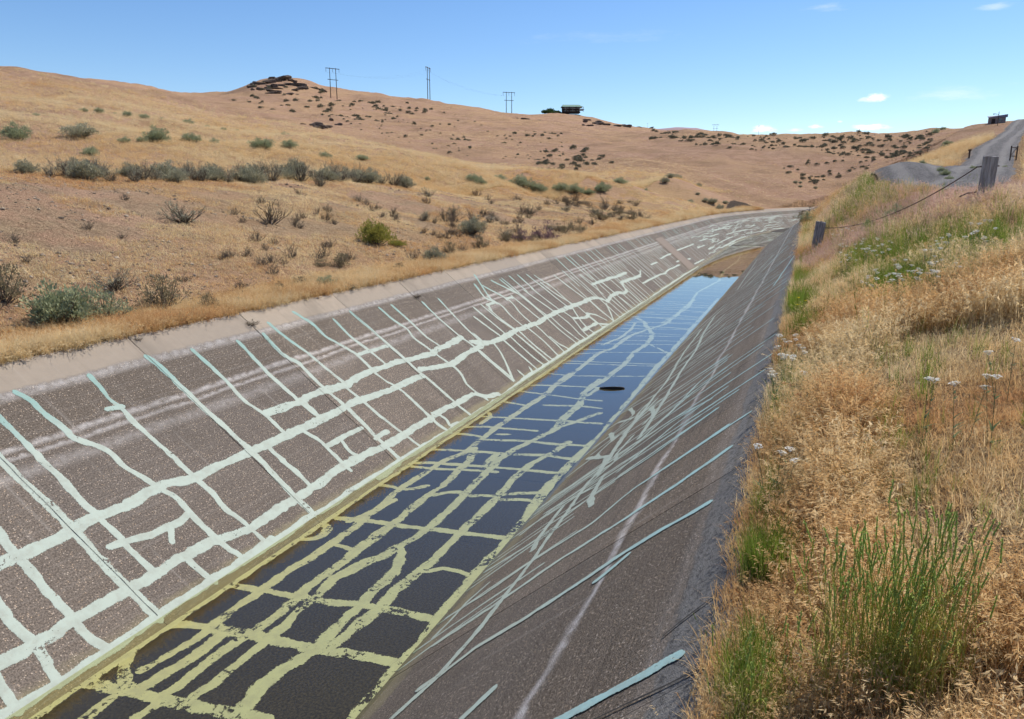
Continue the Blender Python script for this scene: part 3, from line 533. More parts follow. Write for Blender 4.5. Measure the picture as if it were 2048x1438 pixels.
RIGHT_SEAL=[(0.13,[(3.15,1.035),(3.16,0.95),(3.2,0.65),(3.24,0.272)]),
(0.11,[(4.67,3.026),(4.78,2.762),(4.94,2.53),(5.0,2.076),(5.13,1.555),(5.31,1.065),(5.36,0.42)]),
(0.07,[(4.99,1.3),(5.16,1.109)]),
(0.11,[(5.64,3.486),(5.69,3.335),(5.85,2.813),(6.12,2.188),(6.21,1.534),(6.37,0.929),(6.61,0.376)]),
(0.08,[(6.37,3.76),(6.44,3.317),(6.66,2.767),(6.77,1.983),(7.22,1.579),(7.32,1.125),(7.55,0.255)]),
(0.08,[(7.44,3.796),(7.47,3.35),(7.54,2.866)]),
(0.07,[(7.86,2.725),(8.21,2.272),(8.33,1.648),(8.77,0.819)]),
(0.07,[(8.39,3.679),(8.81,3.286),(8.56,2.597)]),
(0.07,[(8.79,3.392),(9.0,2.748),(9.68,2.354),(9.97,1.67),(9.7,1.018)]),
(0.06,[(9.39,2.841),(9.5,2.116),(9.79,1.634),(9.74,1.093)]),
(0.14,[(4.33,3.117),(4.68,2.856),(4.88,2.829),(5.34,2.758),(6.04,2.741),(6.82,2.747),(7.37,2.796),(8.16,2.807),(9.04,2.836),(9.72,2.753),(10.82,2.801),(12.07,2.88),(13.1,2.656)]),
(0.07,[(5.94,3.683),(6.15,3.626),(6.54,3.598),(6.76,3.459)]),
(0.1,[(3.68,2.035),(3.72,1.98),(3.93,1.844)]),
(0.13,[(13.31,3.95),(13.36,3.619),(12.64,3.048)]),
(0.13,[(11.44,3.149),(11.98,2.896),(12.56,2.842),(13.68,2.841),(14.76,2.794),(18.67,3.113),(22.65,3.197)]),
(0.13,[(10.96,2.857),(11.94,2.835),(12.22,2.702),(12.63,2.465)]),
(0.13,[(10.17,2.276),(11.38,2.302),(12.6,2.329),(14.39,2.453),(15.4,2.498),(17.28,2.512),(21.31,2.861),(24.51,2.98)]),
(0.13,[(9.23,2.722),(10.17,2.804),(11.08,2.893),(11.45,2.876)]),
(0.13,[(11.26,3.597),(10.64,3.187),(10.23,2.847)]),
(0.13,[(12.5,3.525),(11.49,3.138)]),
(0.13,[(10.71,3.777),(10.97,3.447),(11.0,3.307)]),
(0.075,[(11.74,3.873),(12.3,3.41),(12.69,3.037),(12.81,1.168)]),
(0.075,[(11.46,3.562),(11.85,3.065),(12.01,1.673)]),
(0.075,[(9.29,2.697),(9.72,2.242),(11.24,1.539)]),
(0.075,[(14.47,3.885),(14.74,2.97),(15.82,1.54)]),
(0.075,[(14.41,3.804),(13.94,2.788),(14.78,1.635)]),
(0.075,[(15.88,3.891),(16.5,3.033),(19.19,1.955)]),
(0.075,[(15.59,3.55),(16.19,2.615),(15.64,1.754)]),
(0.075,[(16.96,3.95),(17.03,3.145),(17.99,2.284),(18.22,1.836)]),
(0.075,[(18.19,3.827),(19.14,2.825),(21.04,2.184)]),
(0.075,[(19.09,3.841),(20.23,3.008),(22.33,2.343)]),
(0.075,[(20.47,3.938),(25.44,2.727)]),
(0.075,[(22.04,3.917),(26.68,2.879)]),
(0.075,[(11.1,2.19),(11.12,1.696),(11.56,1.014)]),
(0.075,[(10.11,2.237),(10.69,1.831),(11.85,1.529),(12.36,1.113)]),
(0.075,[(8.33,2.049),(8.76,0.803)]),
(0.075,[(7.29,1.309),(7.55,0.519)]),
(0.075,[(8.64,2.178),(9.45,1.497),(9.83,0.801)]),
(0.075,[(22.19,3.772),(22.96,2.765)]),
(0.06,[(30.58,2.76),(35.6,2.897),(40.5,2.725)]),
(0.06,[(28.8,2.15),(39.1,0.841)]),
(0.06,[(26.32,1.672),(29.88,0.261)]),
(0.06,[(20.98,0.64),(28.27,0.145)]),
(0.06,[(29.96,2.547),(39.61,1.598)]),
(0.06,[(35.6,2.897),(48.97,3.243)])]
def resample(q, step, ext=0.0):
    q = np.array(q, float)
    if ext: a = q[0]-q[1]; b = q[-1]-q[-2]; q[0] = q[0]+a/max(np.hypot(*a), 1e-6)*ext; q[-1] = q[-1]+b/max(np.hypot(*b), 1e-6)*ext
    d = np.hypot(*np.diff(q, axis=0).T); L = np.append(0, np.cumsum(d)); n = max(3, int(L[-1]/step)+1)
    k = np.linspace(0, L[-1], n); p = np.stack([np.interp(k, L, q[:, 0]), np.interp(k, L, q[:, 1])], -1)
    if len(p) > 6:
        w = max(1, int(0.10/step)); ker = np.ones(2*w+1)/(2*w+1); pad = np.concatenate([np.repeat(p[:1], w, 0), p, np.repeat(p[-1:], w, 0)])
        p = np.stack([np.convolve(pad[:, i], ker, 'valid') for i in (0, 1)], -1)
    return p, k
def ribbon(side, w, q, i, V=None):
    tm = np.mean([a for a, _ in q]); step = 0.035 if tm < 12 else (0.07 if tm < 30 else 0.16)
    p, k = resample(q, step, 0.09); n = len(p)
    p = p+np.stack([fbm(k*1.7, np.full(n, i*3.1), 5), fbm(k*1.7, np.full(n, i*3.1), 9)], -1)*min(0.03, w*0.25)
    d = np.gradient(p, axis=0); d /= np.maximum(np.hypot(d[:, 0], d[:, 1]), 1e-6)[:, None]; nm = np.stack([-d[:, 1], d[:, 0]], -1)
    hw = w/2*(0.66 if w >= 0.12 else 0.80 if w >= 0.1 else 0.92)*(1.25 if side == 'F' else 1.0)*1.18
    e1 = hw*(1+0.55*fbm(k*2.3, np.full(n, i*7.7), 1)+0.45*fbm(k*11, np.full(n, i*7.7), 2, 2)); e2 = hw*(1+0.55*fbm(k*2.3, np.full(n, i*5.3+50), 3)+0.45*fbm(k*11, np.full(n, i*5.3+50), 4, 2))
    cap = np.sqrt(np.clip(np.minimum(k, k[-1]-k)/(hw*1.1)+0.03, 0, 1)); cap = np.clip(cap, 0.12, 1); e1 = e1*cap; e2 = e2*cap
    h0 = 0.0022+0.000016*(i % 240)+(0.010 if tm > 58 else 0.0); rows = []; ed = []
    for c, h, e in ((1.0, 0.0, 0.0), (0.60, 0.0012, 1.0), (-0.60, 0.0012, 1.0), (-1.0, 0.0, 0.0)):
        off = nm*((e1 if c > 0 else e2)*abs(c)*np.sign(c))[:, None]; q2 = p+off
        if side != 'F': q2[:, 1] = np.clip(q2[:, 1], -0.1, (SLEN if side == 'L' else SLR)+0.01)
        else: q2[:, 1] = np.clip(q2[:, 1], -5.97, -3.31)
        rows.append((q2, surf(side, q2[:, 0], q2[:, 1], h0+h))); ed.append(np.full(n, e))
    v = np.stack([r[1] for r in rows], 1).reshape(-1, 3); uv = np.stack([r[0] for r in rows], 1).reshape(-1, 2); ed = np.stack(ed, 1).ravel(); f = []
    for a in range(n-1):
        for b in range(3): f.append((a*4+b, a*4+b+1, (a+1)*4+b+1, (a+1)*4+b) if side != 'R' else ((a+1)*4+b, (a+1)*4+b+1, a*4+b+1, a*4+b))
    return v, f, uv, ed
si = 0
for side, data, mat in (('L', LEFT_SEAL, M_SEAL_L), ('F', FLOOR_SEAL, M_SEAL_F), ('R', RIGHT_SEAL, M_SEAL_R)):
    for w, q in data:
        v, f, uv, ed = ribbon(side, w, q, si); si += 1
        link('crack_sealant', pymesh('crack_sealant', v, f, uv, attr={'edge': ed}), mat, lin)
# beyond that the strips run together: one piece
FV = {'L': ([], [], [], []), 'R': ([], [], [], []), 'F': ([], [], [], [])}
def far(side, w, q):
    global si
    v, f, uv, ed = ribbon(side, w, q, si); si += 1; A, B, U, E = FV[side]; b = len(A); A += [tuple(p) for p in v]; B += [tuple(x+b for x in g) for g in f]; U += [tuple(p) for p in uv]; E += list(ed)
t = 24.6
while t < 140:
    if not (TANSLAB[0]-0.3 < t < TANSLAB[1]+0.3):
        top = rng.choice([0.55, 0.62, 1.15, 1.5], p=[.3, .2, .3, .2]); bot = rng.choice([3.75, 3.75, 2.6, 1.9]); k = rng.uniform(-0.1, 0.25)
        far('L', rng.uniform(0.07, 0.10), [(t, top), (t+k*0.4, (top+bot)/2+rng.uniform(-.2, .2)), (t+k, bot)])
    t += rng.uniform(0.3, 0.65)*(1 if t < 60 else 1.6)
for k in range(170):
    t = 52+88*rng.random(); s = rng.uniform(1.3, 3.6); L_ = rng.uniform(1.0, 6.0)
    if TANSLAB[0]-1-L_ < t < TANSLAB[1]+1: continue
    far('L', rng.uniform(0.045, 0.075), [(t, s), (t+L_*0.3, s+rng.uniform(-.12, .12)), (t+L_*0.65, s+rng.uniform(-.15, .15)), (t+L_, s+rng.uniform(-.15, .15))])
for k in range(16):
    t = rng.uniform(5.0, 10.0); a_ = rng.uniform(2.0, 3.0); far('R', rng.uniform(0.04, 0.07), [(t+.5, a_), (t+.3, (a_+3.8)/2), (t, 3.85)])
for k in range(9):
    t = rng.uniform(5.5, 14); a_ = rng.uniform(2.2, 3.4); far('R', rng.uniform(0.08, 0.12), [(t, a_), (t+.4, a_+rng.uniform(-.2, .2)), (t+rng.uniform(.8, 1.6), a_+rng.uniform(-.3, .3))])
t = 8.5
while t < 112:
    top = rng.uniform(0.1, 1.2); bot = rng.uniform(2.6, 3.8); far('R', rng.uniform(0.05, 0.08), [(t+rng.uniform(.4, .7), top), (t+.25, (top+bot)/2), (t, bot)]); t += rng.uniform(0.3, 0.9)
t = 24.0
while t < 66:
    far('F', rng.uniform(0.05, 0.09), [(t, -5.9), (t+rng.uniform(-.1, .2), -4.6), (t+rng.uniform(-.1, .2), -3.4)]); t += rng.uniform(0.5, 1.4)
far('F', 0.14, [(26, -4.5), (30, -4.2), (35, -4.5), (40, -4.1), (46, -4.4), (52, -4.2), (60, -4.5)])
for k in range(14): t = rng.uniform(65, 70); far('F', 0.12, [(t, rng.uniform(-5.6, -4.6)), (t+0.3, rng.uniform(-4.6, -3.6))])
for side, mat in (('L', M_SEAL_L), ('R', M_SEAL_R), ('F', M_SEAL_F)):
    A, B, U, E = FV[side]; link('distant_sealant', pymesh('distant_sealant', A, B, U, attr={'edge': E}), mat, lin, kind='stuff')
# open joints: dark grooves standing along the middle of the sealed joints, and the bare cracks near the lip
def groove(side, q, w=0.0032):
    p, k = resample(q, 0.05); n = len(p); p = p+np.stack([fbm(k*3, np.full(n, q[0][0]), 5), np.zeros(n)], -1)*0.012
    e = w*(0.6+0.9*np.abs(fbm(k*6, np.full(n, q[0][0]*2), 7))); a = p.copy(); b = p.copy(); a[:, 0] -= e; b[:, 0] += e
    v = np.stack([surf(side, a[:, 0], a[:, 1], 0.0085), surf(side, b[:, 0], b[:, 1], 0.0085)], 1).reshape(-1, 3)
    f = [(2*i, 2*i+1, 2*i+3, 2*i+2) for i in range(n-1)]
    link('open_joint', pymesh('open_joint', v, f), M_DARK, lin)
for i, q in enumerate(LEFT_SEAL[:5]): groove('L', [(JL[4+i], 0.0)]+[(JL[4+i]+b*0.055, b) for a, b in q[1]])
groove('R', [(3.06, 0.0), (3.03, 0.12), (3.0, 0.75)], 0.009); groove('R', [(6.25, 0.0), (6.2, 0.15), (5.95, 1.4)]); groove('R', [(3.75, 0.0), (3.6, 0.3), (3.5, 0.42)], 0.009); groove('R', [(12.2, 0.0), (11.9, 0.35)], 0.03); groove('R', [(9.6, 0.0), (9.5, 0.3)], 0.03)

# ------------------------------------------------------------------ water
def water_fn(T):
    p = T.pos(); n = T.math('ADD', T.noise(T.vmap(p, (1, 0.5, 1)), 5.0, 2), T.math('MULTIPLY', T.noise(p, 26, 2), 0.12)); nb = T.bump(n, 0.010, 0.02)
    ge = T.node('ShaderNodeNewGeometry'); dt = T.node('ShaderNodeVectorMath', operation='DOT_PRODUCT'); T.l.new(ge.outputs['Incoming'], dt.inputs[0]); T.l.new(nb, dt.inputs[1])
    fr = T.math('ADD', 0.02, T.math('MULTIPLY', 0.98, T.math('POWER', T.math('SUBTRACT', 1.0, T.math('ABSOLUTE', dt.outputs['Value']), clamp=True), 3.4)), clamp=True)
    tr = T.node('ShaderNodeBsdfTransparent'); tr.inputs[0].default_value = (0.90, 0.89, 0.72, 1)
    gl = T.node('ShaderNodeBsdfGlossy'); gl.inputs['Roughness'].default_value = 0.0; T.put(gl.inputs['Normal'], nb)
    mx = T.node('ShaderNodeMixShader'); T.l.new(fr, mx.inputs[0]); T.l.new(tr.outputs[0], mx.inputs[1]); T.l.new(gl.outputs[0], mx.inputs[2]); return mx.outputs[0]
M_WATER = material('still water', water_fn)
ts = np.linspace(-5, 98, 104); TT, SS = np.meshgrid(ts, np.linspace(-6.07, -3.21, 3), indexing='ij'); x, y = canal(TT, SS)
link('water', gridmesh('water', x[:, ::-1], y[:, ::-1], np.full(x.shape, WLZ)), M_WATER, kind='structure')
M_WOOD_WET = material('wet dark wood', lambda T: pbsdf(T, (0.012, 0.010, 0.009), 0.35))
dv = rocky('driftwood', 3, 0.66, 0.15, 0.09); link('driftwood', dv, M_WOOD_WET, label='dark piece of driftwood floating on the blue water', cat='driftwood', loc=(DRIFT[0], DRIFT[1], WLZ+0.012)).rotation_euler = (0, 0, math.radians(21+2))

# ------------------------------------------------------------------ terrain
def hill_fn(right=False, far=False):
    def fn(T):
        p = T.pos(); big = T.noise(p, 0.035, 5, 0.6); mid = T.noise(p, 0.35, 5, 0.62); sm = T.noise(p, 3.0, 5, 0.7); fine = T.noise(p, 22, 4, 0.75)
        flat = T.noise(T.vmap(p, (0.5, 0.5, 3)), 0.12, 6, 0.65)
        straw = T.mix(T.step(sm, 0.3, 0.7), (0.52, 0.335, 0.165), (0.44, 0.265, 0.125)); pink = T.mix(T.step(mid, 0.35, 0.65), (0.51, 0.315, 0.21), (0.41, 0.235, 0.15))
        if far: straw = T.mix(T.step(sm, 0.3, 0.7), (0.45, 0.28, 0.165), (0.37, 0.22, 0.125)); pink = T.mix(T.step(mid, 0.35, 0.65), (0.43, 0.26, 0.18), (0.31, 0.172, 0.115))
        if far: flat = T.noise(T.vmap(p, (0.5, 0.5, 3)), 0.2, 8, 0.75)
        c = T.mix(T.step(big, 0.40, 0.60), straw, pink); c = T.mix(T.step(flat, 0.52, 0.68, 0, 0.6), c, (0.30, 0.152, 0.070)) if not far else T.mix(T.step(flat, 0.47, 0.62, 0, 0.8), c, (0.25, 0.145, 0.09))
        c = T.mix(T.step(mid, 0.58, 0.75, 0, 0.45), c, (0.36, 0.27, 0.09))
        soil = T.mix(T.step(sm, 0.4, 0.6), (0.42, 0.315, 0.20), (0.30, 0.215, 0.135))
        # bare dusty cut face between the canal and the bank crest
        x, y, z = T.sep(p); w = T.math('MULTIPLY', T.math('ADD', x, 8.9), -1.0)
        cut = T.math('MULTIPLY', T.math('MULTIPLY', T.step(w, 2.2, 5.0), T.step(w, 11.5, 9.5)), T.math('MULTIPLY', T.step(y, 75, 55), T.step(T.noise(p, 0.7, 5, 0.7), 0.42, 0.60, 0.05, 0.7)))
        c = T.mix(cut, c, soil) if not right else T.mix(T.step(mid, 0.4, 0.6, 0.2, 0.7), (0.33, 0.19, 0.085), (0.20, 0.145, 0.095))
        c = T.mix(T.step(fine, 0.3, 0.72), T.mix(0.48, c, (0.09, 0.058, 0.034)), T.mix(0.22, c, (0.66, 0.48, 0.28)))
        spk = T.noise(T.vmap(p, (1, 1, 1.6)), 1.25, 7, 0.78); sp2 = T.noise(p, 7.0, 6, 0.8)
        c = T.mix(T.step(spk, 0.53, 0.66, 0, 0.45), c, T.mix(0.7, c, (0.12, 0.075, 0.05))); c = T.mix(T.step(sp2, 0.52, 0.64, 0, 0.62), c, T.mix(0.7, c, (0.10, 0.065, 0.04))); c = T.mix(T.step(sp2, 0.46, 0.36, 0, 0.4), c, T.mix(0.5, c, (0.70, 0.52, 0.33)))
        if not right: c = c if far else T.mix(T.math('MULTIPLY', T.step(T.math('ADD', w, T.math('MULTIPLY', sm, 0.5)), 0.62, 0.42), T.step(w, -3.0, -2.0)), c, (0.07, 0.052, 0.038))  # dark litter strip at the left lip, with the lip's shadow line painted in
        h = T.math('ADD', T.math('ADD', sm, T.math('MULTIPLY', fine, 0.35)), T.math('ADD', T.math('MULTIPLY', sp2, 0.7), T.math('MULTIPLY', spk, 2.0)))
        return pbsdf(T, c, 0.95, T.bump(h, 0.8, 0.22), 0.05)
    return fn
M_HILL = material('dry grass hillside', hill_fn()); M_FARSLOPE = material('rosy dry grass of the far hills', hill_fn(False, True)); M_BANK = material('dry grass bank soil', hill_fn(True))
def rough(x, y, r):
    return fbm(x*0.9, y*0.9, 11, 5)*0.10*np.clip(r/12, 0.3, 1.0)+fbm(x*0.09, y*0.09, 21, 4)*np.clip((r-14)/60, 0, 1)*1.3+fbm(x*0.022, y*0.022, 31, 4)*np.clip((r-150)/200, 0, 1)*2.5+fbm(x*0.045+9, y*0.045, 35, 6)*np.clip((r-130)/150, 0, 1)*1.5
def ground(x, y):
    x = np.asarray(x, float); y = np.asarray(y, float); r = np.hypot(x, y); t, lx = station(x, y)
    k = np.maximum(sstep(0.1, 2.5, LIP_L-lx), sstep(0.1, 2.0, lx-LIP_R)*np.where(x > -8, 0.45, 1)); k = np.where(t > 175, 1, k)
    return height(x, y)+rough(x, y, r)*k
tl = np.concatenate([np.arange(-14, 0, 0.5), np.arange(0, 30, 0.16), np.arange(30, 70, 0.4), np.arange(70, 176, 1.2)])
wl = np.concatenate([[0.125], np.arange(0.2, 3, 0.12), np.arange(3, 16, 0.22), 16*1.035**np.arange(0, 66)])
TT, WW = np.meshgrid(tl, wl, indexing='ij'); x, y = canal(TT, LIP_L-WW); z = ground(x, y); z[:, 0] = -0.012; r = np.hypot(x, y)
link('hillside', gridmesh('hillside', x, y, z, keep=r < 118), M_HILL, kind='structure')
tr_ = np.concatenate([np.arange(-10, 0, 0.4), np.arange(0, 14, 0.12), np.arange(14, 40, 0.3), np.arange(40, 122, 0.8)])
wr_ = np.concatenate([[0.125], np.arange(0.2, 5, 0.10), np.arange(5, 14, 0.3), 14*1.05**np.arange(0, 24)])
TT, WW = np.meshgrid(tr_, wr_, indexing='ij'); x, y = canal(TT, LIP_R+WW); z = ground(x, y); z[:, 0] = -0.012
link('right_bank', gridmesh('right_bank', x[:, ::-1], y[:, ::-1], z[:, ::-1]), M_BANK, kind='structure')
az_ = np.concatenate([np.linspace(-PI, -1.2, 40)[:-1], np.linspace(-1.2, 0.5, 520), np.linspace(0.5, PI, 40)[1:]]); rr_ = 92*1.0105**np.arange(0, 290)
AZ, RR = np.meshgrid(az_, rr_, indexing='ij'); x = RR*np.sin(AZ); y = RR*np.cos(AZ); z = ground(x, y)
t_, lx_ = station(x, y); incan = (t_ < 172) & (lx_ > LIP_L-4) & (lx_ < LIP_R+3) & (y > 0)
z = z-0.7*(1-sstep(108, 119, RR)); z = np.where((lx_ > LIP_R) & (t_ < 121), z-1.2*(1-sstep(20, 44, lx_-LIP_R)), z); z = np.where(incan, np.minimum(z, -4.5), z)
link('terrain', gridmesh('terrain', x[:, ::-1], y[:, ::-1], z[:, ::-1]), M_FARSLOPE, kind='structure')
# the far lilac-brown ridge
M_FARHILL = material('distant heather brown hill', lambda T: pbsdf(T, T.mix(T.noise(T.pos(), 0.01, 5), (0.30, 0.21, 0.22), (0.26, 0.18, 0.19)), 1.0))
fa = np.linspace(-0.62, 0.35, 120); fr = np.linspace(1900, 2600, 8); FA, FR = np.meshgrid(fa, fr, indexing='ij')
prof = 62*np.exp(-((FA+0.158)/0.085)**2)+120+fbm(FA*20, FR*0, 3)*10
x = FR*np.sin(FA); y = FR*np.cos(FA); z = prof*np.sin((FR-1900)/700*PI)**0.6+2
link('far_hill', gridmesh('far_hill', x[:, ::-1], y[:, ::-1], z[:, ::-1]), M_FARHILL, kind='structure')
# gravel tracks
def gravel_fn(T):
    uv = T.uv(); p = T.pos(); u, v, _ = T.sep(uv); n = T.noise(p, 1.2, 5, 0.65); f = T.noise(p, 14, 4, 0.75)
    rut = T.math('ABSOLUTE', T.math('SUBTRACT', T.math('ABSOLUTE', T.math('ADD', v, T.math('MULTIPLY', T.math('SUBTRACT', n, 0.5), 0.5))), 0.75))
    c = T.mix(T.step(f, 0.3, 0.7), (0.085, 0.080, 0.080), (0.19, 0.178, 0.17)); c = T.mix(T.step(T.noise(T.vmap(uv, (0.25, 3, 1)), 1.5, 5, 0.7), 0.45, 0.65, 0, 0.5), c, (0.07, 0.066, 0.065)); c = T.mix(T.step(rut, 0.45, 0.1, 0, 0.6), c, (0.235, 0.22, 0.205))
    c = T.mix(T.step(T.math('ADD', T.math('ABSOLUTE', v), T.math('MULTIPLY', n, 1.4)), 2.1, 2.7, 0, 0.8), c, (0.33, 0.21, 0.11)); return pbsdf(T, c, 0.95, T.bump(T.math('ADD', f, n), 0.8, 0.12), 0.1)
M_GRAVEL = material('grey gravel', gravel_fn)
def track(name, pts, hw):
    p, k = resample(pts, 0.8); w_ = max(1, 5); ker = np.ones(2*w_+1)/(2*w_+1); pad = np.concatenate([np.repeat(p[:1], w_, 0), p, np.repeat(p[-1:], w_, 0)]); p = np.stack([np.convolve(pad[:, i], ker, 'valid') for i in (0, 1)], -1)
    d = np.gradient(p, axis=0); d /= np.hypot(d[:, 0], d[:, 1])[:, None]; nm = np.stack([d[:, 1], -d[:, 0]], -1); c = np.linspace(-1, 1, 9)
    hwv = hw*(1+0.12*fbm(k*0.4, k*0, 5)); X = p[:, 0, None]+nm[:, 0, None]*c*hwv[:, None]; Y = p[:, 1, None]+nm[:, 1, None]*c*hwv[:, None]; Z = ground(X, Y)
    Z = 0.5*Z+0.5*Z.mean(1, keepdims=True); Z = np.maximum(Z, ground(X, Y))+0.05
    Z[:, 0] -= 0.14; Z[:, -1] -= 0.14
    link(name, gridmesh(name, X, Y, Z, uv=np.stack(np.broadcast_arrays(k[:, None], c*hw), -1)), M_GRAVEL, kind='structure')
track('gravel_road', ROAD1, 1.7); track('gravel_road', ROAD2, 1.75)

# ------------------------------------------------------------------ plants: materials
def leaf_fn(cols, trans=0.35, inst=False):
    def fn(T):
        r = T.node('ShaderNodeObjectInfo').outputs['Random']; p = T.pos(); n = T.noise(p, 6 if not inst else 1.1, 3)
        if inst:
            tone = T.node('ShaderNodeAttribute', attribute_type='INSTANCER', attribute_name='tone').outputs['Fac']
            k = T.math('ADD', tone, T.math('MULTIPLY', T.math('SUBTRACT', r, 0.5), 0.5), clamp=True)
        else: k = T.math('ADD', T.math('MULTIPLY', r, 0.5), T.math('MULTIPLY', n, 0.5))
        ramp = T.node('ShaderNodeValToRGB'); T.put(ramp.inputs[0], k); e = ramp.color_ramp.elements
        while len(e) < len(cols): e.new(0.5)
        for i, c in enumerate(cols): e[i].position = i/(len(cols)-1); e[i].color = (*c, 1)
        col = T.mix(T.step(n, 0.35, 0.7, 0, 0.35), ramp.outputs[0], T.mix(0.5, ramp.outputs[0], (0.05, 0.04, 0.02)))
        d = T.node('ShaderNodeBsdfDiffuse'); T.put(d.inputs[0], col); tr = T.node('ShaderNodeBsdfTranslucent'); T.put(tr.inputs[0], col)
        m = T.node('ShaderNodeMixShader'); m.inputs[0].default_value = trans; T.l.new(d.outputs[0], m.inputs[1]); T.l.new(tr.outputs[0], m.inputs[2]); return m.outputs[0]
    return fn
M_DRY = material('dry straw grass', leaf_fn([(0.78, 0.63, 0.38), (0.75, 0.55, 0.29), (0.66, 0.42, 0.19), (0.54, 0.30, 0.14)], 0.5, True))
M_FARDRY = material('far dry grass', leaf_fn([(0.52, 0.35, 0.20), (0.42, 0.25, 0.14), (0.28, 0.165, 0.095), (0.17, 0.12, 0.075)], 0.4, True))
M_PINK = material('dry pink grass', leaf_fn([(0.68, 0.50, 0.42), (0.60, 0.40, 0.31), (0.48, 0.27, 0.18)], 0.5, True))
M_GREEN = material('fresh green grass', leaf_fn([(0.24, 0.31, 0.045), (0.13, 0.23, 0.03), (0.30, 0.32, 0.08)], 0.5, True))
M_GREENC = material('green grass culms', leaf_fn([(0.34, 0.42, 0.07), (0.46, 0.47, 0.12), (0.56, 0.48, 0.19)], 0.5))
M_SPIKE = material('green seed spikes', leaf_fn([(0.34, 0.47, 0.10), (0.48, 0.55, 0.18)], 0.5))
M_SAGE = material('sage leaves', leaf_fn([(0.33, 0.31, 0.20), (0.40, 0.385, 0.265), (0.26, 0.235, 0.145)], 0.25))
M_SAGEG = material('green sage leaves', leaf_fn([(0.31, 0.34, 0.19), (0.42, 0.44, 0.28)], 0.25))
M_FARSAGE = material('far sage leaves', leaf_fn([(0.15, 0.145, 0.10), (0.20, 0.19, 0.135)], 0.2))
M_YELL = material('yellow green leaves', leaf_fn([(0.26, 0.26, 0.06), (0.36, 0.33, 0.08)], 0.3))
M_PURP = material('faded purple blossom', leaf_fn([(0.32, 0.20, 0.23), (0.20, 0.13, 0.13)], 0.25))
M_DEADL = material('dead shrub leaves', leaf_fn([(0.30, 0.25, 0.15), (0.21, 0.18, 0.11)], 0.25))
M_TWIG = material('grey brown twigs', lambda T: pbsdf(T, T.mix(T.noise(T.pos(), 30, 3), (0.17, 0.13, 0.10), (0.09, 0.068, 0.05)), 0.9))
M_TREE = material('tree leaves', leaf_fn([(0.045, 0.085, 0.025), (0.075, 0.12, 0.04)], 0.3))
M_WHITE = material('white yarrow blossom', leaf_fn([(0.86, 0.85, 0.78), (0.78, 0.77, 0.68)], 0.3))
M_YFLOWER = material('yellow blossom', leaf_fn([(0.75, 0.62, 0.03), (0.7, 0.5, 0.02)], 0.3))
M_FERN = material('grey green yarrow leaves', leaf_fn([(0.14, 0.19, 0.085), (0.20, 0.24, 0.13)], 0.35))
# ------------------------------------------------------------------ plants: shapes
def blade(mb, base, h, lean, az0, w, droop, seg=3, z0=0.0):
    """one curved grass blade as a narrow strip; returns tip and direction"""
    b = Vector(base); dv = Vector((math.cos(az0), math.sin(az0), 0)); sd_ = Vector((-math.sin(az0), math.cos(az0), 0)); vs = []; p = b.copy(); a = lean
    for i in range(seg+1):
        f = i/seg; ww = w*(1-0.85*f); vs += [p-sd_*ww/2, p+sd_*ww/2]
        a += droop/seg; last = dv*math.sin(a)+Vector((0, 0, 1))*math.cos(a); p = p+last*h/seg
    mb.add(vs, [(2*i, 2*i+1, 2*i+3, 2*i+2) for i in range(seg)]); return Vector(vs[-1]), last
def tuft(seed, n, rad, h0, h1, w, heads=0.0, head_len=0.07, droop=0.5, lean=0.25, spike=False):
    r = random.Random(seed); mb = MB()
    for i in range(n):
        a = r.uniform(0, 2*PI); rr = rad*math.sqrt(r.random()); h = r.uniform(h0, h1)
        base = (rr*math.cos(a), rr*math.sin(a), -0.03); az0 = r.uniform(0, 2*PI)
        tip, d = blade(mb, base, h, r.uniform(0, lean), az0, w*r.uniform(0.7, 1.2), droop*r.uniform(0.2, 1.3))
        if r.random() < heads:
            side = Vector((-d.y, d.x, 0)); side = side.normalized() if side.length > 1e-3 else Vector((1, 0, 0))
            if spike:
                mb.tube([tip, tip+d*head_len*0.5, tip+d*head_len], head_len*0.06, head_len*0.03, 5)
            else:
                for k in range(7):   # nodding spikelets
                    q = tip-d*head_len*(k/7); o = (side*r.uniform(-1, 1)+Vector((r.uniform(-1, 1), r.uniform(-1, 1), -0.3)))*head_len*0.22*(0.4+k/6)
                    sp = head_len*0.24; e = (d*0.5+o.normalized()*0.6+Vector((0, 0, -0.25))).normalized(); c = side*sp*0.26
                    q = q+o; mb.add([q-e*sp, q+c, q+e*sp, q-c], [(0, 1, 2, 3)])
    return mb.mesh('grass_tuft')
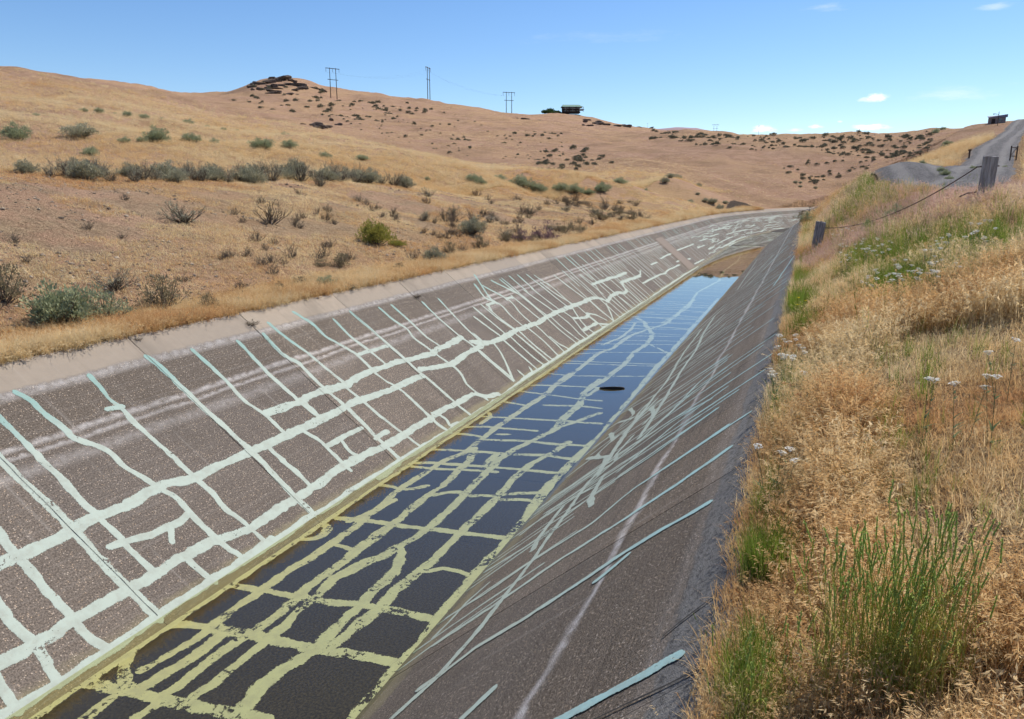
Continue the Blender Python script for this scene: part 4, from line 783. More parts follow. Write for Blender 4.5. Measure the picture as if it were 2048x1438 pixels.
def shrub_parts(seed, lobes, leaves, leaf, flat=0.75, twigs=18, low=0.05, scatter=0.16):
    """unit shrub about 1 m wide: (foliage mesh, stem mesh)"""
    r = random.Random(seed); fo = MB(); st = MB()
    for i in range(lobes):
        a = r.uniform(0, 2*PI); e = math.asin(r.uniform(low, 1)); rad = 0.40*r.uniform(0.35, 1.25)
        c = Vector((rad*math.cos(a)*math.cos(e), rad*math.sin(a)*math.cos(e), rad*math.sin(e)*flat*1.5+0.08))
        if i < twigs:
            m = c*0.5+Vector((r.uniform(-.05, .05), r.uniform(-.05, .05), -0.04)); st.tube([Vector((r.uniform(-.04, .04), r.uniform(-.04, .04), -0.06)), m, c, c*1.15], 0.014, 0.003, 3)
        for k in range(leaves):
            d = Vector((r.gauss(0, 1), r.gauss(0, 1), r.gauss(0, 0.8)+0.35)).normalized(); p = c+d*scatter*r.random()**0.6
            if p.z < 0.0: continue
            g = (d+Vector((0, 0, 0.7))+c.normalized()*0.5+Vector((r.uniform(-.5, .5), r.uniform(-.5, .5), r.uniform(-.3, .3)))).normalized(); s_ = g.cross(Vector((r.uniform(-1, 1), r.uniform(-1, 1), r.uniform(-1, 1)))).normalized(); L_ = leaf*r.uniform(0.6, 1.3)
            fo.add([p, p+g*L_*0.55+s_*L_*0.22, p+g*L_, p+g*L_*0.5-s_*L_*0.22], [(0, 1, 2, 3)])
    return fo.mesh('foliage'), st.mesh('stem')
def dead_parts(seed, n=16, leaves=140):
    r = random.Random(seed); st = MB(); fo = MB(); tips = []
    def grow(p, d, L_, rad, lev):
        q = p
        pts = [p]
        for i in range(3):
            d = (d+Vector((r.uniform(-.3, .3), r.uniform(-.3, .3), r.uniform(-.1, .22)))).normalized(); q = q+d*L_/3; pts.append(q)
        st.tube(pts, rad, rad*0.5, 3); tips.extend(pts[1:])
        if lev < 2:
            for k in range(3 if lev == 0 else 2):
                s = pts[r.choice((1, 2, 3))]; grow(s, (d+Vector((r.uniform(-.9, .9), r.uniform(-.9, .9), r.uniform(-.1, .5)))).normalized(), L_*r.uniform(0.45, 0.75), rad*0.55, lev+1)
    for i in range(n):
        a = r.uniform(0, 2*PI); e = r.uniform(0.35, 1.2); grow(Vector((0, 0, -0.05)), Vector((math.cos(a)*math.cos(e), math.sin(a)*math.cos(e), math.sin(e))), r.uniform(0.22, 0.40), 0.012, 0)
    for k in range(leaves):
        p = r.choice(tips)+Vector((r.uniform(-.03, .03), r.uniform(-.03, .03), r.uniform(-.02, .03))); g = Vector((r.gauss(0, 1), r.gauss(0, 1), r.gauss(0, 1)+0.5)).normalized(); s_ = g.cross(Vector((r.uniform(-1, 1), r.uniform(-1, 1), 0.3))).normalized(); L_ = 0.045*r.uniform(0.5, 1.2)
        fo.add([p, p+g*L_*0.5+s_*L_*0.2, p+g*L_, p+g*L_*0.5-s_*L_*0.2], [(0, 1, 2, 3)])
    return fo.mesh('foliage'), st.mesh('stem')
# ------------------------------------------------------------------ shrubs, each one a thing
SAGE = [shrub_parts(100+i, 60, 70, 0.055, 0.72, 30, 0.05, 0.13) for i in range(4)]; LOOSE = [shrub_parts(120+i, 34, 48, 0.05, 0.8, 30, 0.05, 0.13) for i in range(3)]
DEAD = [dead_parts(140+i, 15, 150) for i in range(4)]; SCRUB = [dead_parts(150+i, 22, 620) for i in range(3)]
FAR = [shrub_parts(160+i, 16, 12, 0.24, 0.6, 4, 0.05, 0.2) for i in range(4)]
STYLE = {'sage': (SAGE, M_SAGE, 'sagebrush'), 'sageg': (SAGE, M_SAGEG, 'sagebrush'), 'loose': (LOOSE, M_SAGEG, 'sagebrush'), 'dead': (DEAD, M_DEADL, 'dead_shrub'), 'scrub': (SCRUB, M_SAGE, 'scrub_bush'), 'yellow': (SAGE, M_YELL, 'rabbitbrush'), 'purple': (LOOSE, M_PURP, 'purple_shrub'), 'far': (FAR, M_FARSAGE, 'distant_sagebrush'), 'drygreen': (LOOSE, M_DEADL, 'dry_bush')}
LABELS = {
 'row': ('grey sagebrush in the long row along the crest of the left bank', 'sagebrush row on the bank crest', 'sagebrush'),
 'slope': ('grey twiggy dead shrub on the dusty cut slope above the canal', 'dead shrubs on the cut slope', 'shrub'),
 'upper': ('small green sagebrush alone on the open left hillside above the crest row', 'scattered sagebrush on the upper hillside', 'sagebrush'),
 'line': ('green sagebrush in the line running down to the canal bend', 'sagebrush line toward the bend', 'sagebrush'),
 'mid': ('tiny dark shrub on the brown middle hill below the power poles', 'shrubs on the middle hill', 'shrub'),
 'knob': ('tiny dark shrub around the rocky knob at the hill top', 'shrubs around the rocky knob', 'shrub'),
 'ridge': ('tiny dark sagebrush dotting the far ridge behind the canal bend', 'sagebrush on the far ridge', 'sagebrush'),
 'brow': ('dark shrubs on the round brown mound in the middle distance', 'shrubs on the brown mound', 'shrub'),
 'bend': ('dark bush on the slope just above the canal bend', 'bushes above the canal bend', 'bush'),
 'rhill': ('grey green bush on the grassy slope beside the right hand track', 'bushes beside the right track', 'bush'),
 'lip': ('low dry bush at the grass edge of the left canal lip', 'dry bushes along the left lip', 'bush')}
cache = {}
def shrub(kind, x, y, wid, label, group=None, cat='shrub', tall=1.0, dz=0.0):
    lst, mat, nm = STYLE[kind]; i = random.randrange(len(lst)); fm, sm = lst[i]; z = float(ground(x, y))+dz
    key = (kind, i)
    if key not in cache: cache[key] = (fm.copy(), sm)
    fmesh, smesh = cache[key]
    if kind == 'far':
        o = link(nm, fmesh, mat, label=label, cat=cat, group=group, loc=(x, y, z-0.04*wid))
    else:
        o = link(nm, None, label=label, cat=cat, group=group, loc=(x, y, z-0.02)); link('foliage', fmesh, mat, o); link('stem', smesh, M_TWIG, o)
    o.rotation_euler = (0, 0, random.uniform(0, 6.28)); o.scale = (wid*random.uniform(.9, 1.1), wid*random.uniform(.9, 1.1), wid*tall*random.uniform(.85, 1.15)); return o
SPECIAL=[
('sageg', -10.34, 7.92, 1.1, 0.85, 'large round grey green sagebrush at the left lip of the canal', 'sagebrush'),
('loose', -10.3, 8.58, 0.81, 1.1, 'loose sagebrush leaning against the large round sagebrush', 'sagebrush'),
('scrub', -11.41, 9.83, 0.86, 1.0, 'dark twiggy scrub bush above the large round sagebrush', 'bush'),
('drygreen', -10.27, 9.82, 0.86, 0.9, 'dry yellowish bush in the lip grass right of the large sagebrush', 'bush'),
('drygreen', -11.47, 7.86, 0.84, 1.0, 'dry grey bush cut by the left picture edge', 'bush'),
('yellow', -12.14, 19.85, 1.25, 0.95, 'bright yellow green bush on the middle of the cut slope', 'bush'),
('yellow', -11.76, 20.48, 0.55, 0.7, 'small yellow green shoot right of the bright yellow green bush', 'bush'),
('sage', -10.15, 19.83, 0.75, 0.9, 'dark green low sagebrush halfway between yellow bush and canal lip', 'sagebrush'),
('purple', -10.27, 30.09, 1.17, 1.1, 'faded purple blossoming shrub at the foot of the cut slope', 'shrub'),
('purple', -10.7, 28.5, 0.81, 0.9, 'smaller faded purple shrub left of the larger purple shrub', 'shrub'),
('scrub', -11.26, 28.28, 0.92, 1.1, 'dark twiggy bush left of the purple shrubs', 'bush'),
('sage', -11.97, 26.57, 1.07, 1.0, 'dark green bush on the slope above the low sagebrush', 'bush'),
('sageg', -9.59, 13.63, 0.45, 0.9, 'small fresh green shrub at the lip left of the bushy weed', 'shrub'),
('scrub', -8.94, 13.5, 0.39, 0.8, 'dark weed hanging over the left lip of the canal', 'weed'),
('drygreen', -11.01, 15.48, 0.43, 0.9, 'small olive bush left of its twin above the lip', 'bush'),
('drygreen', -10.88, 16.08, 0.6, 0.9, 'olive bush right of its twin above the lip', 'bush'),
('sageg', -0.08, 49.15, 0.85, 1.6, 'dark green weed standing on the far left lip of the canal', 'weed'),
('sageg', -35.49, 26.14, 1.47, 0.8, 'round green sagebrush high on the hillside at the far left', 'sagebrush'),
('sage', -35.4, 29.44, 1.84, 0.6, 'long low sagebrush on the hillside above the crest row', 'sagebrush'),
('sageg', -31.89, 39.28, 1.55, 0.75, 'green sagebrush high on the open hillside in the middle', 'sagebrush'),
('scrub', -14.95, 15.22, 1.36, 0.85, 'wide spreading grey scrub on the dusty slope at the left', 'bush'),
('dead', -14.61, 18.11, 1.64, 1.0, 'bare branching dead shrub on the pale dusty slope', 'shrub'),
('sageg', 1.48, 22.07, 0.38, 1.8, 'dark green upright weed behind the sagging cable', 'weed'),
('sageg', 2.15, 22.01, 0.62, 1.1, 'broad dark green bush below the sagging cable', 'bush')]
SPECKS=[(-53.51,156.24,0.6,0.76),(-1.86,156.96,0.64,0.69),(-163.04,238.36,1.11,0.94),(-93.99,203.34,0.88,0.91),(-56.98,186.65,0.57,0.67),(-89.92,272.24,1.06,0.66),(14.63,213.96,0.97,0.74),(-11.77,222.08,0.88,0.77),(-0.57,155.83,0.65,0.89),(-52.16,163.11,0.56,0.82),(-1.88,159.25,0.72,0.9),(-87.04,181.07,0.89,0.79),(-329.76,411.69,1.81,0.78),(-1.92,153.58,0.58,0.84),(-77.83,152.55,0.54,0.79),(-240.94,395.22,2.01,0.7),(-192.14,367.98,1.7,0.94),(13.77,189.07,0.85,0.9),(-251.32,357.22,1.98,0.95),(-85.59,240.49,1.03,0.72),(-4.06,232.25,0.99,0.88),(-272.72,361.59,1.63,0.74),(10.89,218.91,0.92,0.7),(-19.84,219.89,0.84,0.73),(-5.51,166.26,0.45,0.77),(12.64,210.99,0.88,0.65),(-223.67,277.53,1.43,0.86),(-177.75,260.14,1.4,0.71),(-57.0,164.14,0.5,0.94),(-49.69,141.83,0.62,0.72),(-154.45,241.54,1.2,0.62),(-83.15,231.7,1.0,0.89),(-242.79,318.31,1.73,0.73),(-25.5,229.19,0.89,0.9),(5.19,195.08,0.73,0.63),(17.08,197.27,0.85,0.9),(-1.01,178.87,0.69,0.93),(-144.03,243.11,1.09,0.8),(4.81,166.28,0.51,0.95),(-187.65,303.05,1.44,0.66),(-153.28,234.94,1.22,0.7),(-121.34,237.42,1.2,0.78),(-287.18,371.61,1.68,0.84),(-5.43,237.34,0.95,0.77),(-119.73,207.0,0.95,0.92),(-10.41,199.18,0.79,0.82),(12.25,194.77,0.88,0.65),(6.92,168.64,0.61,0.84),(-3.29,206.79,0.85,0.67),(-0.26,154.71,0.57,0.63),(-4.83,169.95,0.5,0.89),(-68.69,146.27,0.6,0.67),(7.9,171.07,0.59,0.62),(-221.6,376.38,1.82,0.69),(-89.86,229.19,0.9,0.7),(8.98,203.64,0.93,0.9),(21.53,185.59,0.78,0.65),(-24.19,203.89,0.89,0.7),(1.95,165.14,0.76,0.76),(-207.81,305.67,1.66,0.87),(9.0,172.26,0.49,0.64),(9.9,170.97,0.62,0.71),(-81.0,169.87,0.78,0.63),(-193.16,263.5,1.27,0.94),(2.4,220.77,0.85,0.82),(-119.4,274.63,1.02,0.65),(10.98,185.16,0.7,0.8),(5.85,181.4,0.66,0.78),(-22.38,231.2,1.01,0.67),(23.17,201.03,0.78,0.75),(0.62,161.59,0.59,0.63),(10.33,178.58,0.71,0.61),(-264.86,347.3,1.91,0.77),(-234.4,282.32,1.53,0.71),(-121.52,207.97,0.8,0.61),(-222.72,274.99,1.18,0.63),(-184.68,272.39,1.27,0.93),(-57.38,151.06,0.74,0.74),(-17.46,245.55,1.13,0.82),(4.14,200.86,0.92,0.92),(-37.16,239.76,0.99,0.81),(-18.96,204.45,0.9,0.66),(-172.7,291.46,1.19,0.77),(7.45,173.6,0.57,0.72),(-87.49,275.22,1.17,0.72),(-203.18,379.5,1.92,0.95),(-250.69,297.29,1.79,0.64),(-209.76,358.23,1.71,0.91),(-259.21,301.28,1.85,0.79),(-27.89,225.56,0.93,0.84),(-84.86,207.31,0.67,0.86),(-90.63,261.21,1.09,0.77),(-248.77,374.54,1.93,0.83),(-81.55,255.89,1.09,0.77),(-185.07,301.61,1.46,0.94),(20.29,211.94,0.9,0.74),(-227.2,294.94,1.73,0.78),(20.98,208.79,0.94,0.93),(-270.38,388.18,1.77,0.92),(15.4,195.97,0.82,0.67),(9.23,178.64,0.79,0.84),(-157.71,239.42,1.07,0.63),(-9.81,225.42,0.79,0.63),(-19.52,204.39,0.78,0.72),(-242.09,394.52,1.87,0.68),(-0.39,152.48,0.47,0.88),(-305.6,415.91,2.0,0.62),(-14.99,217.08,0.91,0.66),(-2.85,167.54,0.76,0.7),(-54.04,283.69,1.17,0.81),(-89.04,251.32,1.08,0.71),(-84.53,254.92,1.05,0.86),(-189.25,352.78,1.82,0.66),(-277.2,374.89,1.64,0.77),(20.14,198.43,0.78,0.93),(4.78,228.89,1.0,0.67),(-0.17,161.59,0.58,0.65),(18.98,207.46,0.84,0.71),(4.53,163.89,0.6,0.69),(-174.65,307.76,1.2,0.74),(-36.89,229.34,0.87,0.61),(-77.88,241.16,0.95,0.95),(-24.36,219.43,0.79,0.73),(-209.07,390.73,1.76,0.89),(0.43,199.45,0.67,0.69),(-251.18,338.11,1.74,0.6),(9.32,200.68,0.72,0.69),(22.16,207.14,0.71,0.65),(-38.28,246.82,1.04,0.84),(-46.09,254.87,1.17,0.71),(-27.61,225.6,0.96,0.65),(-87.78,166.47,0.74,0.63),(10.38,170.94,0.58,0.66),(-23.49,237.97,0.89,0.85),(-86.25,252.29,1.13,0.9),(-6.0,197.91,0.89,0.76),(9.2,189.34,0.78,0.61),(-30.66,233.68,1.02,0.89),(23.63,196.59,0.73,0.94),(1.09,161.59,0.65,0.75),(-30.05,215.51,0.77,0.83),(17.2,178.05,0.8,0.74),(2.0,158.1,0.63,0.76),(17.65,166.63,0.34,0.89),(8.12,222.24,0.44,0.91),(14.53,197.47,0.34,0.87),(1.53,199.44,0.31,0.63),(6.9,203.72,0.28,0.83),(-8.34,230.45,0.46,0.8),(-18.75,240.14,0.5,0.71),(-3.87,235.65,0.67,0.67),(14.64,128.2,0.5,0.77),(14.6,228.47,0.37,0.75),(14.32,189.03,0.47,0.74),(14.24,196.06,0.46,0.93),(7.17,192.21,0.26,0.68),(10.73,186.53,0.68,0.9),(19.2,201.45,0.6,0.65),(6.55,211.27,0.31,0.84),(-25.45,214.52,0.82,0.76),(-27.02,232.41,0.46,0.74),(-12.47,215.66,0.68,0.77),(8.2,192.16,0.48,0.65),(-10.11,205.07,0.81,0.68),(19.83,176.47,0.47,0.74),(3.41,209.81,0.37,0.67),(-20.17,224.74,0.61,0.9),(-36.16,229.45,0.75,0.84),(-23.16,236.27,0.8,0.82),(-19.62,234.86,0.33,0.84),(-3.86,200.86,0.69,0.66),(6.92,203.72,0.3,0.6),(22.1,207.15,0.41,0.63),(6.32,215.93,0.44,0.91),(10.52,232.05,0.46,0.77),(11.57,197.67,0.34,0.94),(10.14,215.79,0.84,0.71),(-31.15,259.02,0.49,0.73),(-0.76,205.32,0.48,0.83),(-3.69,206.79,0.68,0.9),(15.42,179.52,0.6,0.75),(-25.73,212.91,0.77,0.77),(-11.99,196.21,0.37,0.72),(16.62,212.26,0.49,0.68),(17.36,229.95,0.31,0.92),(-8.2,205.16,0.34,0.92),(15.65,162.02,0.56,0.75),(-35.31,229.59,0.59,0.65),(7.71,219.05,0.49,0.9),(-7.44,227.16,0.31,0.76),(-9.27,223.81,0.45,0.86),(13.39,194.69,0.47,0.75),(-23.69,257.92,0.87,0.63),(21.18,210.31,0.59,0.86),(18.89,195.66,0.45,0.64),(16.8,170.43,0.31,0.93),(5.9,225.56,0.75,0.66),(-1.78,246.16,0.7,0.72),(7.28,257.03,0.37,0.6),(16.08,132.83,0.48,0.68),(9.94,218.96,0.55,0.83),(17.17,203.11,0.55,0.63),(11.05,228.67,0.59,0.64),(-2.07,199.44,0.63,0.62),(-17.98,203.04,0.52,0.6),(15.49,132.9,0.32,0.78),(-11.74,204.99,0.48,0.68),(-13.33,226.89,0.7,0.86),(26.62,227.38,0.56,0.84),(-13.83,223.58,0.47,0.78),(-13.3,237.03,0.89,0.92),(21.57,210.27,0.82,0.94),(20.99,188.4,0.72,0.71),(-10.07,205.08,0.78,0.87),(3.37,258.98,0.45,0.84),(-1.38,214.46,0.32,0.67),(16.0,212.31,0.8,0.87),(-13.55,230.21,0.57,0.61),(14.56,180.9,0.51,0.84),(-18.94,200.01,0.41,0.92),(13.49,218.77,0.65,0.83),(3.47,193.71,0.48,0.84),(0.52,233.98,0.58,0.83),(13.98,220.34,0.54,0.74),(13.8,125.5,0.46,0.64),(0.17,232.29,0.92,0.73),(4.26,196.53,0.33,0.71),(21.23,205.73,0.39,0.88),(-14.64,203.31,0.6,0.91),(-24.47,252.24,0.61,0.94),(9.4,199.23,0.38,0.72),(6.0,190.85,0.61,0.91),(1.56,196.57,0.45,0.92),(7.1,212.79,0.5,0.61),(18.7,212.09,0.33,0.79),(17.17,204.6,0.31,0.63),(11.7,206.49,0.74,0.63),(15.39,186.2,0.69,0.76),(15.54,183.49,0.67,0.85),(23.45,190.91,0.7,0.66),(-9.15,205.12,0.57,0.71),(2.03,228.93,0.63,0.77),(-26.26,219.21,0.64,0.79),(14.8,213.95,0.53,0.64),(11.16,206.52,0.63,0.66),(-13.22,196.13,0.57,0.6),(20.31,204.32,0.71,0.71),(-24.1,224.35,0.44,0.95),(23.42,219.53,0.46,0.67),(7.12,232.18,0.55,0.86),(10.93,228.68,0.38,0.83),(17.12,210.68,0.52,0.9),(-28.67,214.11,0.62,0.88),(-36.81,234.53,0.36,0.62),(-19.88,195.57,0.44,0.72),(-14.61,231.83,0.61,0.89),(12.71,196.16,0.63,0.83),(-9.41,197.78,0.77,0.9),(14.2,206.33,0.71,0.61),(13.56,215.6,0.52,0.89),(12.58,212.54,0.48,0.74),(-1.61,247.96,0.5,0.88),(24.18,196.52,0.69,0.8),(-42.94,242.4,0.67,0.72),(22.85,198.13,0.34,0.78),(16.87,158.37,0.43,0.61),(7.95,197.85,0.51,0.93),(-15.22,220.25,0.51,0.91),(-9.32,214.26,0.41,0.83),(6.1,186.74,0.34,0.83),(12.78,199.04,0.39,0.86),(-34.44,266.36,0.42,0.75),(15.8,209.25,0.28,0.69),(-17.08,200.17,0.52,0.83),(9.03,219.0,0.48,0.94),(3.47,219.15,0.68,0.9),(17.4,212.2,0.45,0.88),(-11.9,203.49,0.3,0.66),(-11.05,215.74,0.35,0.71),(15.83,193.09,0.51,0.7),(5.94,222.31,0.74,0.8),(2.26,212.9,0.74,0.92),(-16.81,238.54,0.35,0.82),(3.69,219.15,0.38,0.8),(16.75,169.19,0.33,0.75),(18.83,167.73,0.61,0.66),(20.9,205.76,0.48,0.69),(20.55,208.83,0.34,0.94),(9.45,202.14,0.72,0.92),(5.56,189.49,0.74,0.83),(17.43,194.37,0.47,0.84),(-1.81,224.0,0.45,0.68),(-2.25,206.81,0.49,0.61),(-13.93,201.88,0.46,0.61),(19.28,173.96,0.67,0.61),(-11.82,203.49,0.46,0.67),(24.89,213.01,0.41,0.94),(13.63,220.36,0.33,0.8),(-11.7,203.5,0.52,0.68),(-21.9,216.49,0.46,0.63),(-24.41,203.87,0.4,0.61),(19.58,204.39,0.56,0.6),(1.96,220.77,0.74,0.65),(-188.33,340.23,0.7,0.8),(-168.65,242.22,0.9,0.86),(-207.57,342.32,0.87,0.75),(-117.98,247.83,0.56,0.83),(-55.45,143.23,0.33,0.9),(-93.5,241.54,0.66,0.85),(-62.89,137.69,0.29,0.88),(-66.28,146.09,0.45,0.81),(-75.73,217.82,0.5,0.72),(-212.18,339.48,0.72,0.88),(-147.54,263.1,0.78,0.91),(-92.86,226.06,0.71,0.68),(-89.32,162.56,0.44,0.66),(-55.03,151.93,0.39,0.6),(-77.77,159.65,0.42,0.69),(-79.69,163.06,0.28,0.66),(-73.97,221.98,0.32,0.67),(-79.28,209.51,0.48,0.66),(-117.77,198.26,0.73,0.71),(-217.28,357.27,1.28,0.66),(-50.52,142.69,0.33,0.94),(-221.8,394.88,0.83,0.62),(-135.38,245.7,0.56,0.6),(-57.7,144.76,0.33,0.92),(-218.8,331.79,1.32,0.73),(-124.32,249.21,0.8,0.86),(-84.22,216.48,0.6,0.71),(-96.12,252.88,0.81,0.6),(-170.64,358.95,0.71,0.61),(-69.79,219.79,0.54,0.92),(-55.02,171.57,0.52,0.62),(-74.43,183.48,0.39,0.76),(-61.57,200.61,0.35,0.69),(-134.45,223.57,0.4,0.83),(-99.56,208.01,0.69,0.73),(-52.23,165.72,0.46,0.88),(-155.14,258.69,0.74,0.67),(-99.93,184.52,0.33,0.79),(-240.83,407.17,1.04,0.94),(-181.89,309.55,0.99,0.79),(-102.73,181.24,0.51,0.93),(-96.14,198.75,0.3,0.62),(-122.1,230.55,0.64,0.91),(-55.37,142.07,0.23,0.74),(-66.74,142.07,0.36,0.95),(-140.13,297.77,0.89,0.85),(-63.98,164.28,0.25,0.69),(-76.93,158.63,0.41,0.87),(-117.7,214.18,0.63,0.66),(-52.67,166.91,0.58,0.78),(-96.59,261.21,0.57,0.86),(-49.67,150.11,0.31,0.66),(-57.19,156.21,0.49,0.62),(-58.37,171.85,0.6,0.89),(-101.26,218.55,0.4,0.67),(-217.49,336.11,0.99,0.87),(-68.83,181.1,0.42,0.76),(-155.67,279.22,0.57,0.67),(-182.59,268.08,0.78,0.9),(-131.8,296.37,0.83,0.73),(-78.76,235.12,0.65,0.69),(-91.49,228.54,0.57,0.91),(-116.83,226.97,0.79,0.95),(-105.92,212.46,0.55,0.72),(-190.41,345.58,0.69,0.94),(-55.65,138.42,0.38,0.64),(-61.44,180.79,0.34,0.88),(-112.01,215.22,0.67,0.8),(-167.97,280.23,0.65,0.69),(-128.31,203.85,0.61,0.74),(-196.61,338.8,1.09,0.71),(-77.76,163.99,0.31,0.84),(-137.18,230.9,0.8,0.75),(-128.08,282.88,0.72,0.75),(-147.31,273.36,0.8,0.83),(-206.63,342.89,0.89,0.72),(-157.35,272.97,0.8,0.63),(-107.24,183.93,0.5,0.77),(-158.25,231.63,0.83,0.9),(-86.72,167.03,0.25,0.68),(-140.61,217.51,0.82,0.69),(-174.13,296.37,0.82,0.92),(-62.44,194.04,0.37,0.66),(-130.09,217.49,0.5,0.94),(-178.84,296.48,0.64,0.71),(-205.36,360.78,0.81,0.67),(-55.07,174.32,0.47,0.85),(-231.5,351.88,0.84,0.91),(-56.25,146.54,0.24,0.76),(-102.85,241.82,0.76,0.69),(-138.04,268.2,0.66,0.65),(-110.67,211.98,0.49,0.6),(-73.98,196.37,0.66,0.85),(-50.34,138.16,0.35,0.86),(-51.85,145.76,0.44,0.71),(-114.44,213.94,0.34,0.77),(-76.73,151.71,0.39,0.87),(-93.33,233.64,0.41,0.84),(-64.63,187.16,0.32,0.84),(-203.99,389.8,0.7,0.92),(-185.29,269.09,0.47,0.69),(-87.07,219.01,0.68,0.94),(-67.09,183.26,0.3,0.82),(-181.98,369.77,1.28,0.71),(-135.53,250.29,0.86,0.84),(-202.11,312.67,1.0,0.71),(-157.4,316.93,1.04,0.74),(-55.45,150.54,0.25,0.89),(-70.42,164.43,0.31,0.88),(-166.63,246.21,0.44,0.81),(-82.73,161.54,0.58,0.88),(-120.06,204.8,0.64,0.9),(-151.19,268.66,0.64,0.74),(-156.24,276.24,0.57,0.63),(-142.25,225.51,0.79,0.93),(-152.25,270.64,0.56,0.62),(-174.31,338.23,0.74,0.76),(-133.42,224.19,0.58,0.64),(-187.46,324.81,1.2,0.79),(-62.1,195.71,0.66,0.87)]
